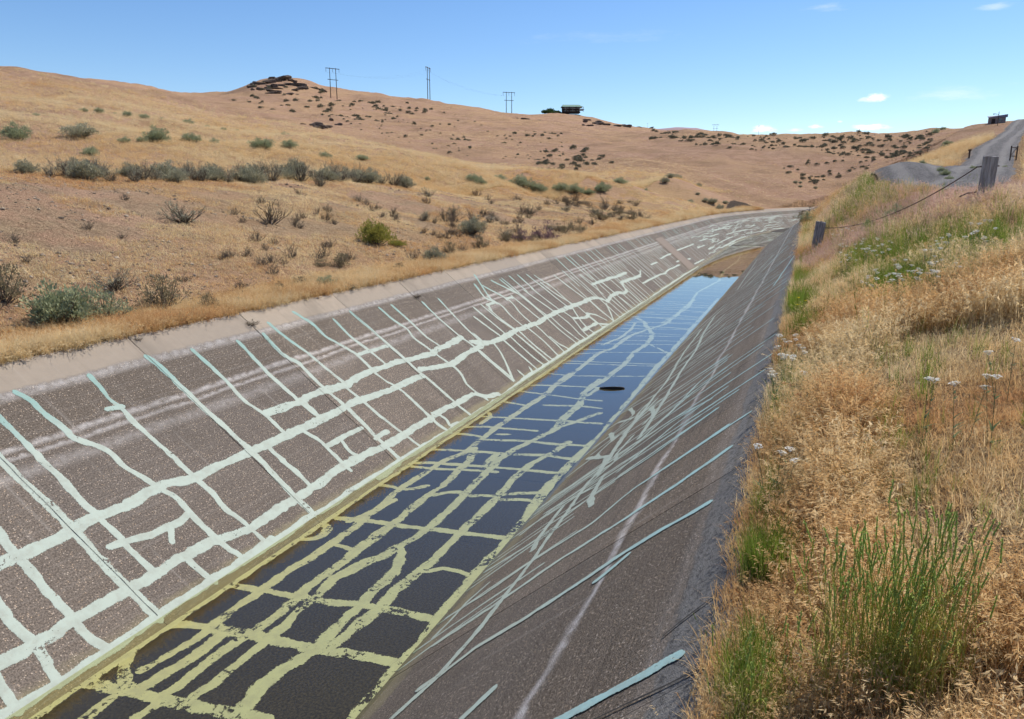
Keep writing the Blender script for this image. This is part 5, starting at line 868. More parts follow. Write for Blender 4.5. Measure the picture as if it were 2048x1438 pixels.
CROWD=[
('row','scrub',[(-20.49,15.92,0.69,1.1),(-21.08,17.04,1.0,1.22),(-20.86,17.91,0.92,1.15),(-20.22,17.75,0.72,1.24),(-20.5,19.22,1.03,1.25),(-20.4,19.63,0.85,1.03),(-21.17,21.56,1.01,1.01),(-20.99,22.05,1.06,1.33),(-21.89,24.33,0.87,1.1),(-21.63,24.88,1.1,1.09),(-21.83,26.63,1.15,1.4),(-21.13,26.56,1.25,1.19),(-21.15,28.45,1.3,1.33),(-21.59,30.09,1.19,1.19),(-21.34,31.92,1.28,1.26),(-21.44,33.21,1.32,1.06),(-21.06,35.17,1.31,1.25),(-20.73,36.05,1.17,1.35),(-21.98,17.52,0.94,1.21),(-21.88,18.61,0.96,1.3),(-20.07,18.51,0.82,1.27),(-21.72,20.7,0.9,1.03),(-22.07,22.89,1.06,1.3),(-20.66,22.06,0.91,1.24),(-20.77,23.47,0.94,1.12),(-22.9,26.73,1.18,1.01),(-23.08,28.61,0.98,1.35),(-22.82,29.16,1.11,1.19),(-20.32,28.74,1.06,1.29),(-23.07,33.88,1.31,1.35),(-22.41,35.4,1.26,1.29)]),
('row','sage',[(-20.97,15.6,0.63,0.98),(-20.53,17.09,1.07,0.82),(-21.22,19.35,0.77,0.94),(-21.33,21.1,1.1,0.83),(-21.44,23.16,1.01,0.98),(-21.28,25.19,1.15,0.96),(-21.63,28.09,1.14,0.73),(-21.4,30.88,1.38,0.74),(-21.19,34.06,1.39,0.77),(-20.38,36.6,1.01,0.99),(-22.35,18.37,0.77,0.83),(-20.26,20.36,0.86,0.89),(-20.97,22.98,1.04,0.79),(-20.64,24.8,1.08,0.85),(-22.97,30.42,1.27,0.82),(-22.83,34.76,1.25,0.81)]),
('upper','sageg',[(-29.53,24.98,0.72,0.78),(-33.8,30.76,0.6,0.78),(-33.95,33.07,1.43,0.87),(-33.97,32.06,0.64,0.8),(-34.88,36.65,1.05,0.88),(-34.96,38.61,0.63,0.86),(-32.9,43.32,1.13,0.9),(-30.18,43.38,0.87,0.8),(-29.4,46.72,0.97,0.65),(-24.24,46.53,0.46,0.86),(-52.43,44.28,0.53,0.89),(-52.15,45.37,0.76,0.87),(-53.75,45.05,0.38,0.77),(-52.0,47.82,0.85,0.81),(-51.13,48.75,0.93,0.66),(-52.09,51.51,0.48,0.85),(-50.98,53.35,0.97,0.77),(-49.54,53.97,0.56,0.69),(-48.57,54.84,0.64,0.62),(-49.46,57.65,0.33,0.86),(-46.24,60.27,0.75,0.9),(-45.06,34.62,0.44,0.63),(-53.7,48.26,0.32,0.84)]),
('line','sageg',[(-22.86,51.13,1.12,0.74),(-24.25,59.54,1.2,0.65),(-22.3,50.93,0.96,0.7),(-24.54,65.7,1.87,0.87),(-23.65,66.57,1.41,0.91),(-21.79,68.29,1.72,0.62),(-20.46,68.7,1.72,0.82),(-19.49,69.52,1.44,0.62),(-18.54,71.42,1.67,0.85),(-18.34,77.79,1.6,0.72),(-18.27,82.71,1.47,0.91),(-17.17,84.85,1.39,0.94),(-25.42,64.82,0.84,0.78),(-23.0,66.8,1.04,0.95)]),
('slope','dead',[(-17.27,26.97,0.68,0.98),(-15.69,17.88,0.5,0.93),(-16.82,40.05,0.68,0.99),(-15.71,61.86,1.66,1.24),(-14.79,62.56,1.34,0.82),(-12.24,25.3,0.71,1.05),(-12.36,27.1,0.85,0.92),(-13.76,27.9,0.78,1.18),(-14.77,21.1,0.71,0.98),(-12.86,26.63,0.54,0.97),(-12.22,13.64,0.53,1.0),(-12.11,14.1,0.5,1.07),(-14.46,38.68,0.99,1.19),(-21.36,63.66,1.02,0.98),(-10.63,28.29,0.68,1.22),(-12.52,23.6,0.6,0.86),(-14.66,24.46,0.59,0.94),(-14.64,34.01,0.75,0.85),(-20.09,64.07,1.39,0.86),(-14.93,44.26,0.86,1.19),(-17.34,59.05,1.08,1.16),(-14.5,17.77,0.49,0.89),(-14.42,52.46,1.38,0.89),(-14.36,18.96,0.59,1.01),(-14.56,59.8,1.14,1.17),(-12.78,15.93,0.46,1.21),(-11.46,39.36,0.82,1.17),(-11.21,16.72,0.59,1.1),(-15.36,52.6,0.95,0.87),(-11.32,17.17,0.51,1.0),(-15.22,68.46,1.08,0.9),(-12.01,57.69,1.62,1.06),(-10.48,19.12,0.7,1.08),(-11.48,16.0,0.61,0.9),(-13.01,33.82,0.74,0.93),(-15.41,24.99,0.49,1.19),(-14.77,33.96,0.92,0.82),(-10.6,12.08,0.53,1.2),(-11.76,53.52,1.46,1.25),(-20.94,47.28,1.14,1.27),(-14.75,19.54,0.6,0.99),(-13.86,28.87,0.87,1.08),(-14.31,34.15,0.71,1.09),(-14.38,55.83,1.42,1.12),(-15.82,26.01,0.66,1.29),(-17.65,61.82,1.53,1.14),(-12.26,55.48,1.46,0.95),(-12.13,13.37,0.57,1.23),(-14.87,17.25,0.46,1.04),(-13.82,28.89,0.71,1.1),(-20.08,64.59,1.02,1.16),(-16.58,20.95,0.43,0.8),(-0.08,60.0,1.05,1.19),(-14.66,29.53,0.65,1.13),(-14.19,32.49,0.66,1.05),(-16.62,26.57,0.66,1.06),(-14.34,41.01,0.75,1.03),(-14.07,18.75,0.58,0.9),(-14.31,46.64,1.21,1.06),(-13.59,33.02,0.75,0.82),(-11.89,23.71,0.64,1.05),(-13.52,37.15,0.77,1.12),(-11.92,25.22,0.56,1.02),(-11.25,45.69,1.02,1.08),(-12.1,51.44,1.05,1.28),(-16.56,31.64,0.84,1.25),(-11.02,28.61,0.86,0.87),(-11.67,30.58,0.81,1.2),(-12.39,15.13,0.42,1.11),(-11.31,14.4,0.43,0.83),(-16.84,20.49,0.65,0.98),(-17.81,23.88,0.69,0.92),(-10.93,13.55,0.55,0.84),(-11.02,40.42,1.02,1.07),(-19.11,64.37,1.54,1.26),(-11.85,24.16,0.56,0.96),(-10.89,33.2,0.68,1.24),(-16.87,60.6,1.1,1.15),(-12.32,17.79,0.62,0.87),(-14.25,24.7,0.61,1.23),(-13.0,15.56,0.62,1.1),(-11.75,15.27,0.58,1.26),(-13.07,34.65,0.83,1.16),(-10.94,27.47,0.63,1.17),(-11.43,13.8,0.59,0.97),(-13.69,28.19,0.79,1.2),(-15.03,20.24,0.48,1.27),(-14.61,25.22,0.56,1.23),(-10.58,22.68,0.61,1.02),(-13.75,30.5,0.87,1.18),(-15.06,25.95,0.56,1.04),(-13.12,9.48,0.43,0.85),(-14.11,12.51,0.44,0.82),(-17.14,44.93,1.24,0.84),(-12.39,17.56,0.55,0.9),(-11.38,35.24,0.9,0.88),(-11.59,16.45,0.62,1.05),(-11.51,14.24,0.61,1.15),(-15.34,21.4,0.5,1.07),(-12.05,27.48,0.87,1.01),(-17.21,56.35,1.04,1.12),(-15.7,15.81,0.54,0.95),(-11.13,37.04,0.82,1.03),(-15.85,53.72,1.14,1.18),(-18.46,43.28,0.74,1.0),(-15.15,46.75,0.97,0.89),(-14.29,10.17,0.44,1.25),(-15.57,22.42,0.61,1.16),(-14.15,66.14,1.47,0.98),(-14.85,12.28,0.49,0.99),(-10.61,8.51,0.53,1.06),(-10.18,7.97,0.44,1.1),(-11.54,30.12,0.71,0.91),(-12.2,25.32,0.78,0.8),(-11.35,11.38,0.56,0.9),(-13.0,26.8,0.58,1.19),(-14.26,20.78,0.64,0.87),(-12.77,26.67,0.6,1.03),(-12.3,23.93,0.57,0.9),(-12.44,45.73,0.87,0.9),(-15.69,66.81,1.29,0.89),(-12.51,28.73,0.76,1.0),(-13.57,26.51,0.63,0.88),(-17.17,15.45,0.52,0.81),(-12.82,31.96,0.88,0.86)]),
('slope','scrub',[(-17.88,34.3,1.03,0.85),(-14.27,39.39,1.01,0.95),(-13.39,43.01,1.02,0.82),(-13.98,26.55,1.0,0.81),(-14.62,30.36,1.04,0.93),(-11.69,35.14,0.89,0.92),(-12.04,44.78,0.93,1.01),(-10.74,45.81,0.94,0.82),(-10.15,35.06,0.83,0.92),(-13.31,31.49,0.82,0.92)]),
('lip','drygreen',[(-9.55,10.1,0.46,0.97),(-9.73,11.06,0.28,0.76),(-10.01,12.57,0.32,0.99),(-10.12,13.39,0.39,0.84),(-9.84,17.22,0.36,0.94),(-10.56,21.7,0.53,0.98),(-10.73,24.46,0.66,0.98),(-10.98,27.46,0.66,0.71),(-10.32,29.11,0.67,0.79),(-11.16,35.88,1.03,0.88),(-10.68,36.88,0.72,0.98),(-11.25,42.95,1.46,0.73),(-11.38,47.81,0.86,0.79),(-10.45,47.3,0.91,0.95),(-11.04,54.91,1.0,0.73),(-0.08,60.0,1.67,0.82)]),
('mid','far',[(-172.95,274.39,2.49,0.91),(-169.23,255.01,2.07,0.94),(-193.68,377.48,2.24,0.83),(-165.98,254.5,1.69,0.67),(-226.11,351.75,2.8,0.92),(-163.94,271.74,2.06,0.73),(-216.87,319.4,2.81,0.89),(-184.18,352.19,2.99,0.71),(-200.02,363.76,2.1,0.69),(-199.91,291.99,2.76,0.93),(-191.79,328.63,2.66,0.65),(-217.47,360.72,3.03,0.68),(-169.74,296.05,2.35,0.67),(-196.62,375.96,2.61,0.63),(-236.63,390.04,3.3,0.78),(-185.96,283.19,1.86,0.86),(-231.49,420.47,2.38,0.89),(-241.26,402.93,2.78,0.82),(-190.01,345.8,2.51,0.89),(-217.63,378.68,2.17,0.6),(-162.07,270.19,1.65,0.94),(-172.14,253.06,1.44,0.69),(-206.7,377.6,2.3,0.69),(-167.6,266.79,2.15,0.79),(-240.36,376.14,2.11,0.62),(-190.97,300.97,2.06,0.65),(-199.9,340.18,2.89,0.92),(-192.15,300.21,2.66,0.66),(-187.66,279.12,1.96,0.84),(-184.16,339.31,3.05,0.65),(-249.89,397.64,2.76,0.62),(-196.77,284.89,2.17,0.67),(-178.84,256.62,2.35,0.62),(-173.88,262.75,2.51,0.79),(-193.95,330.58,1.91,0.73),(-160.9,265.59,1.69,0.64),(-185.4,292.42,1.82,0.74),(-184.9,266.48,1.91,0.95),(-210.1,351.08,2.72,0.7),(-196.27,348.92,2.3,0.65),(-106.42,191.62,1.28,0.91),(-55.94,164.51,1.04,0.93),(-76.37,190.59,1.07,0.78),(-125.91,259.9,1.35,0.8),(-103.97,196.59,1.04,0.68),(-91.08,236.49,1.22,0.9),(-88.69,195.26,1.01,0.7),(-82.69,239.55,1.5,0.83),(-77.22,230.01,1.35,0.67),(-65.65,145.1,0.86,0.82),(-128.54,238.04,1.46,0.87),(-90.28,196.25,1.03,0.9),(-67.51,139.2,0.92,0.62),(-92.07,195.42,1.22,0.75),(-89.98,263.56,1.72,0.95),(-90.38,252.91,1.4,0.85),(-88.48,270.53,1.46,0.8),(-84.86,252.77,1.28,0.64),(-85.41,232.79,1.54,0.78)]),
('knob','far',[(-196.2,261.24,1.67,0.75),(-240.45,316.45,2.63,0.64),(-214.65,297.61,1.74,0.66),(-245.36,342.35,2.05,0.95),(-307.51,433.28,2.61,0.77),(-277.61,337.19,2.46,0.77),(-301.29,396.17,2.66,0.69),(-186.58,248.23,2.11,0.92),(-292.43,363.14,3.31,0.6),(-214.66,307.51,2.6,0.85),(-301.63,428.06,2.7,0.9),(-295.6,409.44,2.71,0.92),(-193.43,245.81,1.97,0.62),(-223.24,294.59,1.86,0.84),(-300.66,433.39,2.91,0.71),(-266.46,378.49,3.31,0.71),(-320.57,409.27,2.89,0.65),(-322.7,393.21,3.69,0.82),(-269.36,380.57,2.93,0.63),(-250.94,300.77,2.35,0.94),(-286.97,411.09,2.59,0.67),(-288.09,414.76,3.31,0.87),(-266.54,326.14,2.75,0.82),(-301.88,382.15,2.43,0.63),(-245.73,330.86,2.36,0.84),(-306.58,387.51,2.77,0.94),(-213.2,263.29,1.94,0.6),(-215.32,297.13,1.99,0.62),(-255.77,381.77,2.68,0.75)]),
('ridge','far',[(9.43,203.62,1.0,0.85),(-40.78,240.96,1.54,0.9),(10.62,186.53,0.98,0.64),(-19.27,195.63,1.14,0.77),(18.44,192.86,0.91,0.86),(10.45,196.3,0.94,0.8),(-24.32,236.15,1.37,0.88),(12.81,206.42,1.0,0.81),(16.88,171.67,1.07,0.77),(25.33,209.85,1.36,0.78),(21.67,219.71,1.26,0.81),(22.58,201.1,1.37,0.73),(-8.87,215.84,1.1,0.87),(22.55,199.63,0.98,0.6),(22.68,207.09,1.45,0.64),(-0.73,199.45,0.98,0.85),(-3.24,217.57,1.45,0.66),(14.43,131.08,0.87,0.73),(16.15,157.28,0.88,0.72),(23.29,208.55,1.47,0.88),(-10.28,212.66,1.27,0.82),(-0.79,209.84,0.98,0.83),(-16.57,201.68,1.3,0.81),(17.31,203.1,0.99,0.86),(-11.73,211.04,1.01,0.67),(-4.66,202.31,1.04,0.85),(15.4,179.52,1.31,0.94),(12.23,207.97,1.31,0.69),(7.06,189.44,1.05,0.95),(17.05,213.78,1.28,0.63),(11.71,253.15,1.36,0.89),(22.83,208.6,1.29,0.8),(11.32,202.05,1.29,0.62),(-22.8,199.6,1.45,0.82),(-6.72,200.79,1.21,0.6),(-24.57,243.15,1.69,0.71),(-7.55,209.71,1.14,0.92),(9.07,215.83,1.01,0.91),(10.48,202.09,1.0,0.74),(-33.08,228.22,1.32,0.87),(5.86,208.24,1.24,0.63),(2.84,197.98,1.05,0.63),(-1.97,203.83,1.36,0.64),(-28.98,242.67,1.75,0.71),(6.16,192.24,1.16,0.79),(4.27,200.86,1.07,0.93),(17.6,198.67,0.94,0.72),(-11.74,199.1,0.94,0.77),(12.58,220.42,1.62,0.66),(16.21,179.45,1.02,0.71),(-27.35,212.71,1.32,0.91),(14.9,175.67,1.08,0.89),(12.1,199.08,1.34,0.72),(-40.58,246.45,1.2,0.64),(17.26,181.99,1.29,0.91),(8.87,214.28,1.15,0.75),(11.21,193.42,0.93,0.72),(-4.95,227.23,1.28,0.66),(18.36,191.46,1.31,0.68),(20.59,218.21,1.46,0.91),(6.36,223.92,1.43,0.79),(-13.39,217.18,1.51,0.82),(6.74,212.8,1.19,0.78),(-2.63,217.58,1.58,0.78),(10.04,205.08,0.99,0.89),(2.1,208.31,1.24,0.91),(6.19,202.27,1.37,0.69),(4.27,233.94,1.27,0.67),(15.06,206.27,1.31,0.66),(16.43,184.76,1.18,0.89),(4.37,215.98,1.42,0.8),(-12.3,254.97,1.84,0.64),(-37.98,245.04,1.59,0.94),(17.38,195.8,0.93,0.65),(11.74,193.38,1.09,0.72),(4.54,215.98,1.07,0.95),(-27.61,246.42,1.59,0.88),(16.84,220.14,1.43,0.86),(17.65,220.07,1.13,0.74),(-34.31,229.74,1.6,0.6),(5.71,219.11,1.51,0.93),(3.96,189.53,0.9,0.62),(16.29,171.73,1.15,0.76),(8.64,203.65,1.03,0.92),(15.44,129.05,0.82,0.71),(20.72,213.46,1.48,0.87),(13.59,186.34,1.22,0.95),(-34.28,243.77,1.23,0.9),(12.8,233.63,1.65,0.9),(14.06,179.63,0.94,0.85),(9.14,217.41,1.45,0.67),(2.52,249.76,1.77,0.84),(16.03,182.11,1.13,0.8),(-0.71,225.64,1.42,0.8),(-14.21,196.06,1.08,0.71),(8.7,223.84,1.35,0.92),(22.13,188.27,1.36,0.73),(8.35,225.48,1.22,0.64),(1.59,206.81,1.24,0.94),(16.86,163.09,1.08,0.78),(22.5,186.85,1.16,0.84),(2.28,211.36,1.08,0.72),(2.99,192.32,1.32,0.65),(3.51,220.75,1.15,0.72),(-36.17,247.14,1.67,0.89),(-46.41,251.02,1.39,0.68),(-35.35,264.28,1.4,0.78),(-50.06,257.98,1.95,0.81),(-33.45,258.73,2.08,0.63),(-44.6,266.83,1.95,0.71),(-37.03,273.99,1.77,0.94),(-21.65,231.27,1.18,0.93),(-44.73,258.95,1.58,0.84),(-40.51,241.01,1.23,0.72),(-20.42,234.79,1.15,0.64),(-55.55,285.54,1.41,0.91),(-20.75,231.36,1.34,0.92),(-26.36,252.05,1.35,0.88),(-36.17,262.22,1.43,0.82),(-48.05,272.28,1.93,0.94),(-30.12,240.75,1.43,0.79),(-21.72,229.58,1.24,0.83),(-36.51,248.93,1.38,0.9),(-47.36,247.09,1.26,0.9),(-24.04,229.35,1.19,0.71),(-50.1,271.91,1.33,0.79),(-34.85,249.16,1.67,0.72),(-22.7,234.59,1.51,0.9),(-42.7,253.56,1.68,0.9),(-49.91,252.24,1.55,0.84),(-49.07,272.1,2.02,0.79),(-43.24,273.08,1.42,0.84),(-33.85,249.3,1.36,0.67),(11.51,177.21,1.01,0.93),(6.74,167.43,0.84,0.77),(3.14,168.76,0.87,0.91),(9.32,171.0,0.9,0.78),(9.8,167.28,0.78,0.67),(0.91,154.7,0.81,0.66),(-1.52,153.58,0.89,0.79),(-1.19,175.02,1.01,0.78),(4.18,180.13,0.87,0.82),(-4.38,169.96,1.02,0.74),(4.93,163.88,0.95,0.73),(1.92,162.76,0.89,0.78),(0.57,152.48,0.88,0.82),(-1.55,159.26,0.88,0.85),(0.67,175.02,0.89,0.93),(3.31,166.32,0.81,0.73),(2.61,177.56,1.04,0.64),(-4.32,158.05,0.9,0.86),(0.26,153.59,0.9,0.91),(11.81,182.43,0.91,0.68)]),
('brow','far',[(-49.33,171.94,1.28,0.87),(-55.75,169.97,1.26,0.75),(-41.62,143.27,1.33,0.86),(-46.05,136.31,0.99,0.83),(-47.47,140.3,1.0,0.72),(-37.3,117.77,1.15,0.66),(-33.48,105.61,0.56,0.73),(-33.67,135.64,0.93,0.85),(-37.72,107.64,1.06,0.86),(-49.72,169.14,0.97,0.71),(-56.19,172.57,1.16,0.79),(-43.88,165.54,1.16,0.63),(-34.63,116.73,0.74,0.81),(-40.51,134.82,1.21,0.76),(-34.84,111.24,0.64,0.87),(-51.95,180.88,1.12,0.9),(-52.37,182.19,1.29,0.62),(-47.61,163.21,1.39,0.94),(-44.92,171.8,1.46,0.66),(-34.83,128.19,0.99,0.94),(-35.07,119.39,0.98,0.94),(-41.26,125.26,1.05,0.68),(-33.88,110.65,0.71,0.7),(-39.07,132.09,1.03,0.65),(-42.14,123.95,0.68,0.92),(-44.5,149.34,1.23,0.86),(-35.9,107.39,0.78,0.94),(-55.55,184.14,1.67,0.88),(-53.57,160.06,1.03,0.73),(-53.08,158.93,1.01,0.87),(-48.92,164.12,1.4,0.72),(-39.25,123.91,1.05,0.72),(-44.51,161.54,0.93,0.75),(-33.56,123.63,0.81,0.85),(-52.3,185.09,1.6,0.71),(-42.47,121.85,1.07,0.8),(-43.98,127.4,0.75,0.8),(-36.87,112.38,0.88,0.88),(-38.46,111.84,1.05,0.76),(-47.53,167.13,0.95,0.75),(-49.51,160.08,0.99,0.79),(-35.44,126.03,0.77,0.76),(-46.49,136.16,1.15,0.86),(-35.31,125.09,1.15,0.64)]),
('bend','sage',[(-17.58,103.05,1.53,0.75),(-18.41,114.25,1.39,0.71),(-17.3,97.85,1.33,0.82),(-15.55,116.38,0.94,0.95),(-12.88,89.5,0.96,0.88),(-10.69,92.47,1.24,0.89),(-9.68,91.23,0.98,0.98),(-12.8,94.97,0.64,0.95),(-2.79,148.09,0.99,0.79),(-1.88,145.97,0.88,0.77),(0.64,147.04,0.78,0.86),(-11.55,92.36,0.87,0.77),(-1.96,149.18,0.8,0.88),(-9.47,94.66,0.76,0.72)]),
('rhill','sageg',[(17.09,122.35,1.32,0.86),(16.13,118.04,1.11,0.99),(17.92,116.04,0.94,0.8),(7.78,46.4,0.44,0.76),(27.6,219.05,2.06,1.0),(30.68,230.25,1.86,0.78),(5.18,44.42,0.36,1.06),(8.9,70.08,0.57,0.95),(5.39,39.74,0.37,1.06),(5.36,38.02,0.46,0.91),(5.25,36.12,0.39,0.9),(3.29,25.74,0.24,0.8),(3.51,29.36,0.32,0.72),(2.78,26.57,0.32,1.08),(2.5,25.64,0.38,0.79),(2.22,28.22,0.3,0.73),(1.75,28.05,0.26,1.07),(1.61,29.31,0.2,0.91),(9.8,49.26,0.34,0.93)])]
PINKS=[(3.02, 22.4, 1.2, 1.6, 500), (2.07, 27.02, 1.0, 3, 300), (3.3, 22.04, 1.0, 2.2, 420), (2.6, 22.62, 0.9, 2, 300), (1.56, 40.37, 1.0, 5, 420), (0.38, 22.77, 0.35, 1.2, 120), (3.0, 16.64, 1.0, 1.2, 160), (2.22, 135.74, 0.6, 6, 160)]
GREENS=[(1.19, 16.5, 0.35, 1.0, 160, 0.8), (0.87, 17.13, 0.3, 1.0, 120, 0.7), (1.36, 12.67, 0.35, 0.9, 160, 0.8), (1.67, 12.63, 0.3, 0.8, 110, 0.8), (2.01, 14.38, 0.4, 1.0, 120, 0.7), (2.37, 13.59, 0.4, 0.8, 100, 0.7), (1.61, 29.31, 0.5, 3, 90, 1.0), (2.8, 37.19, 0.6, 5, 160, 1.0), (1.56, 40.37, 0.5, 6, 120, 1.0), (2.87, 25.41, 0.5, 1.5, 90, 0.8), (3.31, 42.07, 0.8, 4, 120, 1.2), (2.66, 41.81, 0.8, 4, 120, 1.2), (-0.06, 13.8, 0.14, 0.35, 90, 1.0), (0.11, 10.78, 0.1, 0.25, 70, 1.0), (-0.08, 18.72, 0.15, 0.6, 50, 0.8), (-0.01, 24.48, 0.15, 1, 50, 0.8), (1.52, 15.31, 0.4, 1.2, 130, 1.0), (1.04, 11.89, 0.3, 0.8, 90, 0.9), (1.23, 26.68, 0.5, 3, 120, 1.1), (2.33, 15.21, 0.5, 1.2, 110, 0.9), (2.29, 12.26, 0.4, 0.8, 60, 0.8), (-0.08, 3.92, 0.05, 0.13, 60, 0.62), (-0.08, 4.76, 0.06, 0.12, 25, 0.5), (0.21, 4.96, 0.25, 0.4, 45, 0.5), (0.66, 4.99, 0.4, 0.7, 40, 0.5), (0.06, 7.78, 0.25, 0.6, 60, 0.7), (0.66, 7.15, 0.5, 1.0, 70, 0.7), (-0.08, 2.98, 0.06, 0.12, 50, 0.5), (-0.08, 2.67, 0.05, 0.1, 30, 0.45), (-0.08, 38.5, 0.2, 5, 120, 1.2), (1.84, 25.51, 0.6, 6, 140, 1.3), (3.27, 26.71, 0.6, 4, 60, 1.2), (0.09, 61.1, 0.3, 10, 120, 1.3)]
CLUMPS=[(0.3, 2.81, 100, 0.15, 0.34, 0.68, 'dense clump of green spiked grass in the right foreground, left half'), (0.52, 2.78, 100, 0.15, 0.34, 0.68, 'dense clump of green spiked grass in the right foreground, right half'), (0.41, 2.75, 70, 0.12, 0.28, 0.6, 'green spiked grass between the two dense foreground clumps'), (0.1, 2.82, 16, 0.07, 0.14, 0.34, 'small green grass clump on bare ground near the bottom edge'), (-0.08, 2.74, 16, 0.08, 0.12, 0.32, 'green grass clump beside the dry tuft at the bottom edge'), (-0.08, 2.65, 14, 0.07, 0.12, 0.28, 'green spiked grass hanging at the concrete lip bottom edge'), (0.13, 3.42, 10, 0.06, 0.18, 0.36, 'few green spikes left of the dense foreground clump')]
YARROW=[(0.68, 19.26, 4, 0.42, 'white yarrow in the patch just right of the short leaning post', 'yarrow patch by the post'), (0.75, 16.29, 4, 0.42, 'white yarrow in the patch just right of the short leaning post', 'yarrow patch by the post'), (0.9, 16.64, 4, 0.42, 'white yarrow in the patch just right of the short leaning post', 'yarrow patch by the post'), (0.96, 14.92, 4, 0.42, 'white yarrow in the patch just right of the short leaning post', 'yarrow patch by the post'), (1.13, 15.12, 4, 0.42, 'white yarrow in the patch just right of the short leaning post', 'yarrow patch by the post'), (1.28, 15.22, 4, 0.42, 'white yarrow in the patch just right of the short leaning post', 'yarrow patch by the post'), (1.2, 13.65, 4, 0.42, 'white yarrow in the patch just right of the short leaning post', 'yarrow patch by the post'), (0.71, 15.15, 4, 0.42, 'white yarrow in the patch just right of the short leaning post', 'yarrow patch by the post'), (1.14, 16.27, 4, 0.42, 'white yarrow in the patch just right of the short leaning post', 'yarrow patch by the post'), (0.75, 23.09, 4, 0.42, 'white yarrow in the patch just right of the short leaning post', 'yarrow patch by the post'), (0.95, 21.94, 4, 0.42, 'white yarrow in the patch just right of the short leaning post', 'yarrow patch by the post'), (1.24, 11.44, 4, 0.42, 'white yarrow in the flat topped patch in the middle of the right bank', 'yarrow patch in mid bank'), (1.1, 11.04, 4, 0.42, 'white yarrow in the flat topped patch in the middle of the right bank', 'yarrow patch in mid bank'), (0.99, 11.06, 4, 0.42, 'white yarrow in the flat topped patch in the middle of the right bank', 'yarrow patch in mid bank'), (1.35, 10.78, 4, 0.42, 'white yarrow in the flat topped patch in the middle of the right bank', 'yarrow patch in mid bank'), (0.84, 10.67, 4, 0.42, 'white yarrow in the flat topped patch in the middle of the right bank', 'yarrow patch in mid bank'), (0.75, 10.91, 4, 0.42, 'white yarrow in the flat topped patch in the middle of the right bank', 'yarrow patch in mid bank'), (1.46, 10.68, 4, 0.42, 'white yarrow in the flat topped patch in the middle of the right bank', 'yarrow patch in mid bank'), (1.59, 10.51, 4, 0.42, 'white yarrow in the flat topped patch in the middle of the right bank', 'yarrow patch in mid bank'), (1.23, 10.4, 4, 0.42, 'white yarrow in the flat topped patch in the middle of the right bank', 'yarrow patch in mid bank'), (1.08, 10.27, 4, 0.42, 'white yarrow in the flat topped patch in the middle of the right bank', 'yarrow patch in mid bank'), (1.36, 10.16, 4, 0.42, 'white yarrow in the flat topped patch in the middle of the right bank', 'yarrow patch in mid bank'), (1.74, 12.44, 4, 0.42, 'white yarrow scattered in the grass below the thick post', 'yarrow below the thick post'), (1.86, 12.51, 4, 0.42, 'white yarrow scattered in the grass below the thick post', 'yarrow below the thick post'), (1.59, 11.92, 4, 0.42, 'white yarrow scattered in the grass below the thick post', 'yarrow below the thick post'), (2.32, 12.91, 4, 0.42, 'white yarrow scattered in the grass below the thick post', 'yarrow below the thick post'), (2.15, 12.1, 4, 0.42, 'white yarrow scattered in the grass below the thick post', 'yarrow below the thick post'), (2.32, 12.53, 4, 0.42, 'white yarrow scattered in the grass below the thick post', 'yarrow below the thick post'), (1.99, 12.49, 4, 0.42, 'white yarrow scattered in the grass below the thick post', 'yarrow below the thick post'), (-0.12, 9.12, 5, 0.38, 'white yarrow leaning over the concrete lip on the right bank', 'yarrow at the lip'), (-0.08, 8.27, 5, 0.38, 'white yarrow leaning over the concrete lip on the right bank', 'yarrow at the lip'), (-0.08, 7.86, 5, 0.38, 'white yarrow leaning over the concrete lip on the right bank', 'yarrow at the lip'), (-0.08, 7.14, 5, 0.38, 'white yarrow leaning over the concrete lip on the right bank', 'yarrow at the lip'), (1.36, 5.83, 2, 0.42, 'lone white yarrow in the dry grass at the right picture side', 'lone yarrow at the right'), (1.14, 5.02, 2, 0.42, 'lone white yarrow in the dry grass at the right picture side', 'lone yarrow at the right'), (0.97, 5.09, 2, 0.42, 'lone white yarrow in the dry grass at the right picture side', 'lone yarrow at the right'), (0.8, 5.27, 2, 0.42, 'lone white yarrow in the dry grass at the right picture side', 'lone yarrow at the right'), (-0.08, 5.01, 2, 0.4, 'small white yarrow on a thin stem over the near concrete lip', 'yarrow on thin stems at the near lip'), (-0.08, 4.76, 2, 0.4, 'small white yarrow on a thin stem over the near concrete lip', 'yarrow on thin stems at the near lip')]
DAISY=[(-0.08, 12.19, 0.42), (-0.08, 11.68, 0.38), (0.02, 11.94, 0.4)]
POST1=(0.25,25.00,.28,.22,1.05,(0,.10),.02)
POST2=(3.23,17.71,.26,.20,.85,(0,.04),-.15)
HFRAMES=[(-279.48, 414.59, 18, 4.0, 1.04, 'leftmost tall two legged power pole on the hill below the rocky knob'), (-247.48, 479.95, 21, 4.0, 1.68, 'single looking tall power pole on the bare hill crest'), (-205.1, 521.09, 15, 4.0, 0.72, 'two legged power pole left of the hill house'), (-174.81, 1489.78, 20, 5.5, 0.32, 'far two legged power pole beyond the ridge above the canal', 106.27)]
SINGLES=[(-17.02, 259.44, 3.0, 'thin utility pole on the far ridge left of the low cloud'), (-119.01, 588.08, 5, 'tiny mast on the ridge right of the hill house')]
HOUSE=(-176.9,578.5,63.1)
TREES=[(-190.33, 569.01, 59.26, 13, 6.5, 'round dark green tree left of the hill house'), (-185.46, 573.77, 59.51, 6, 4.5, 'small dark tree touching the left end of the hill house')]
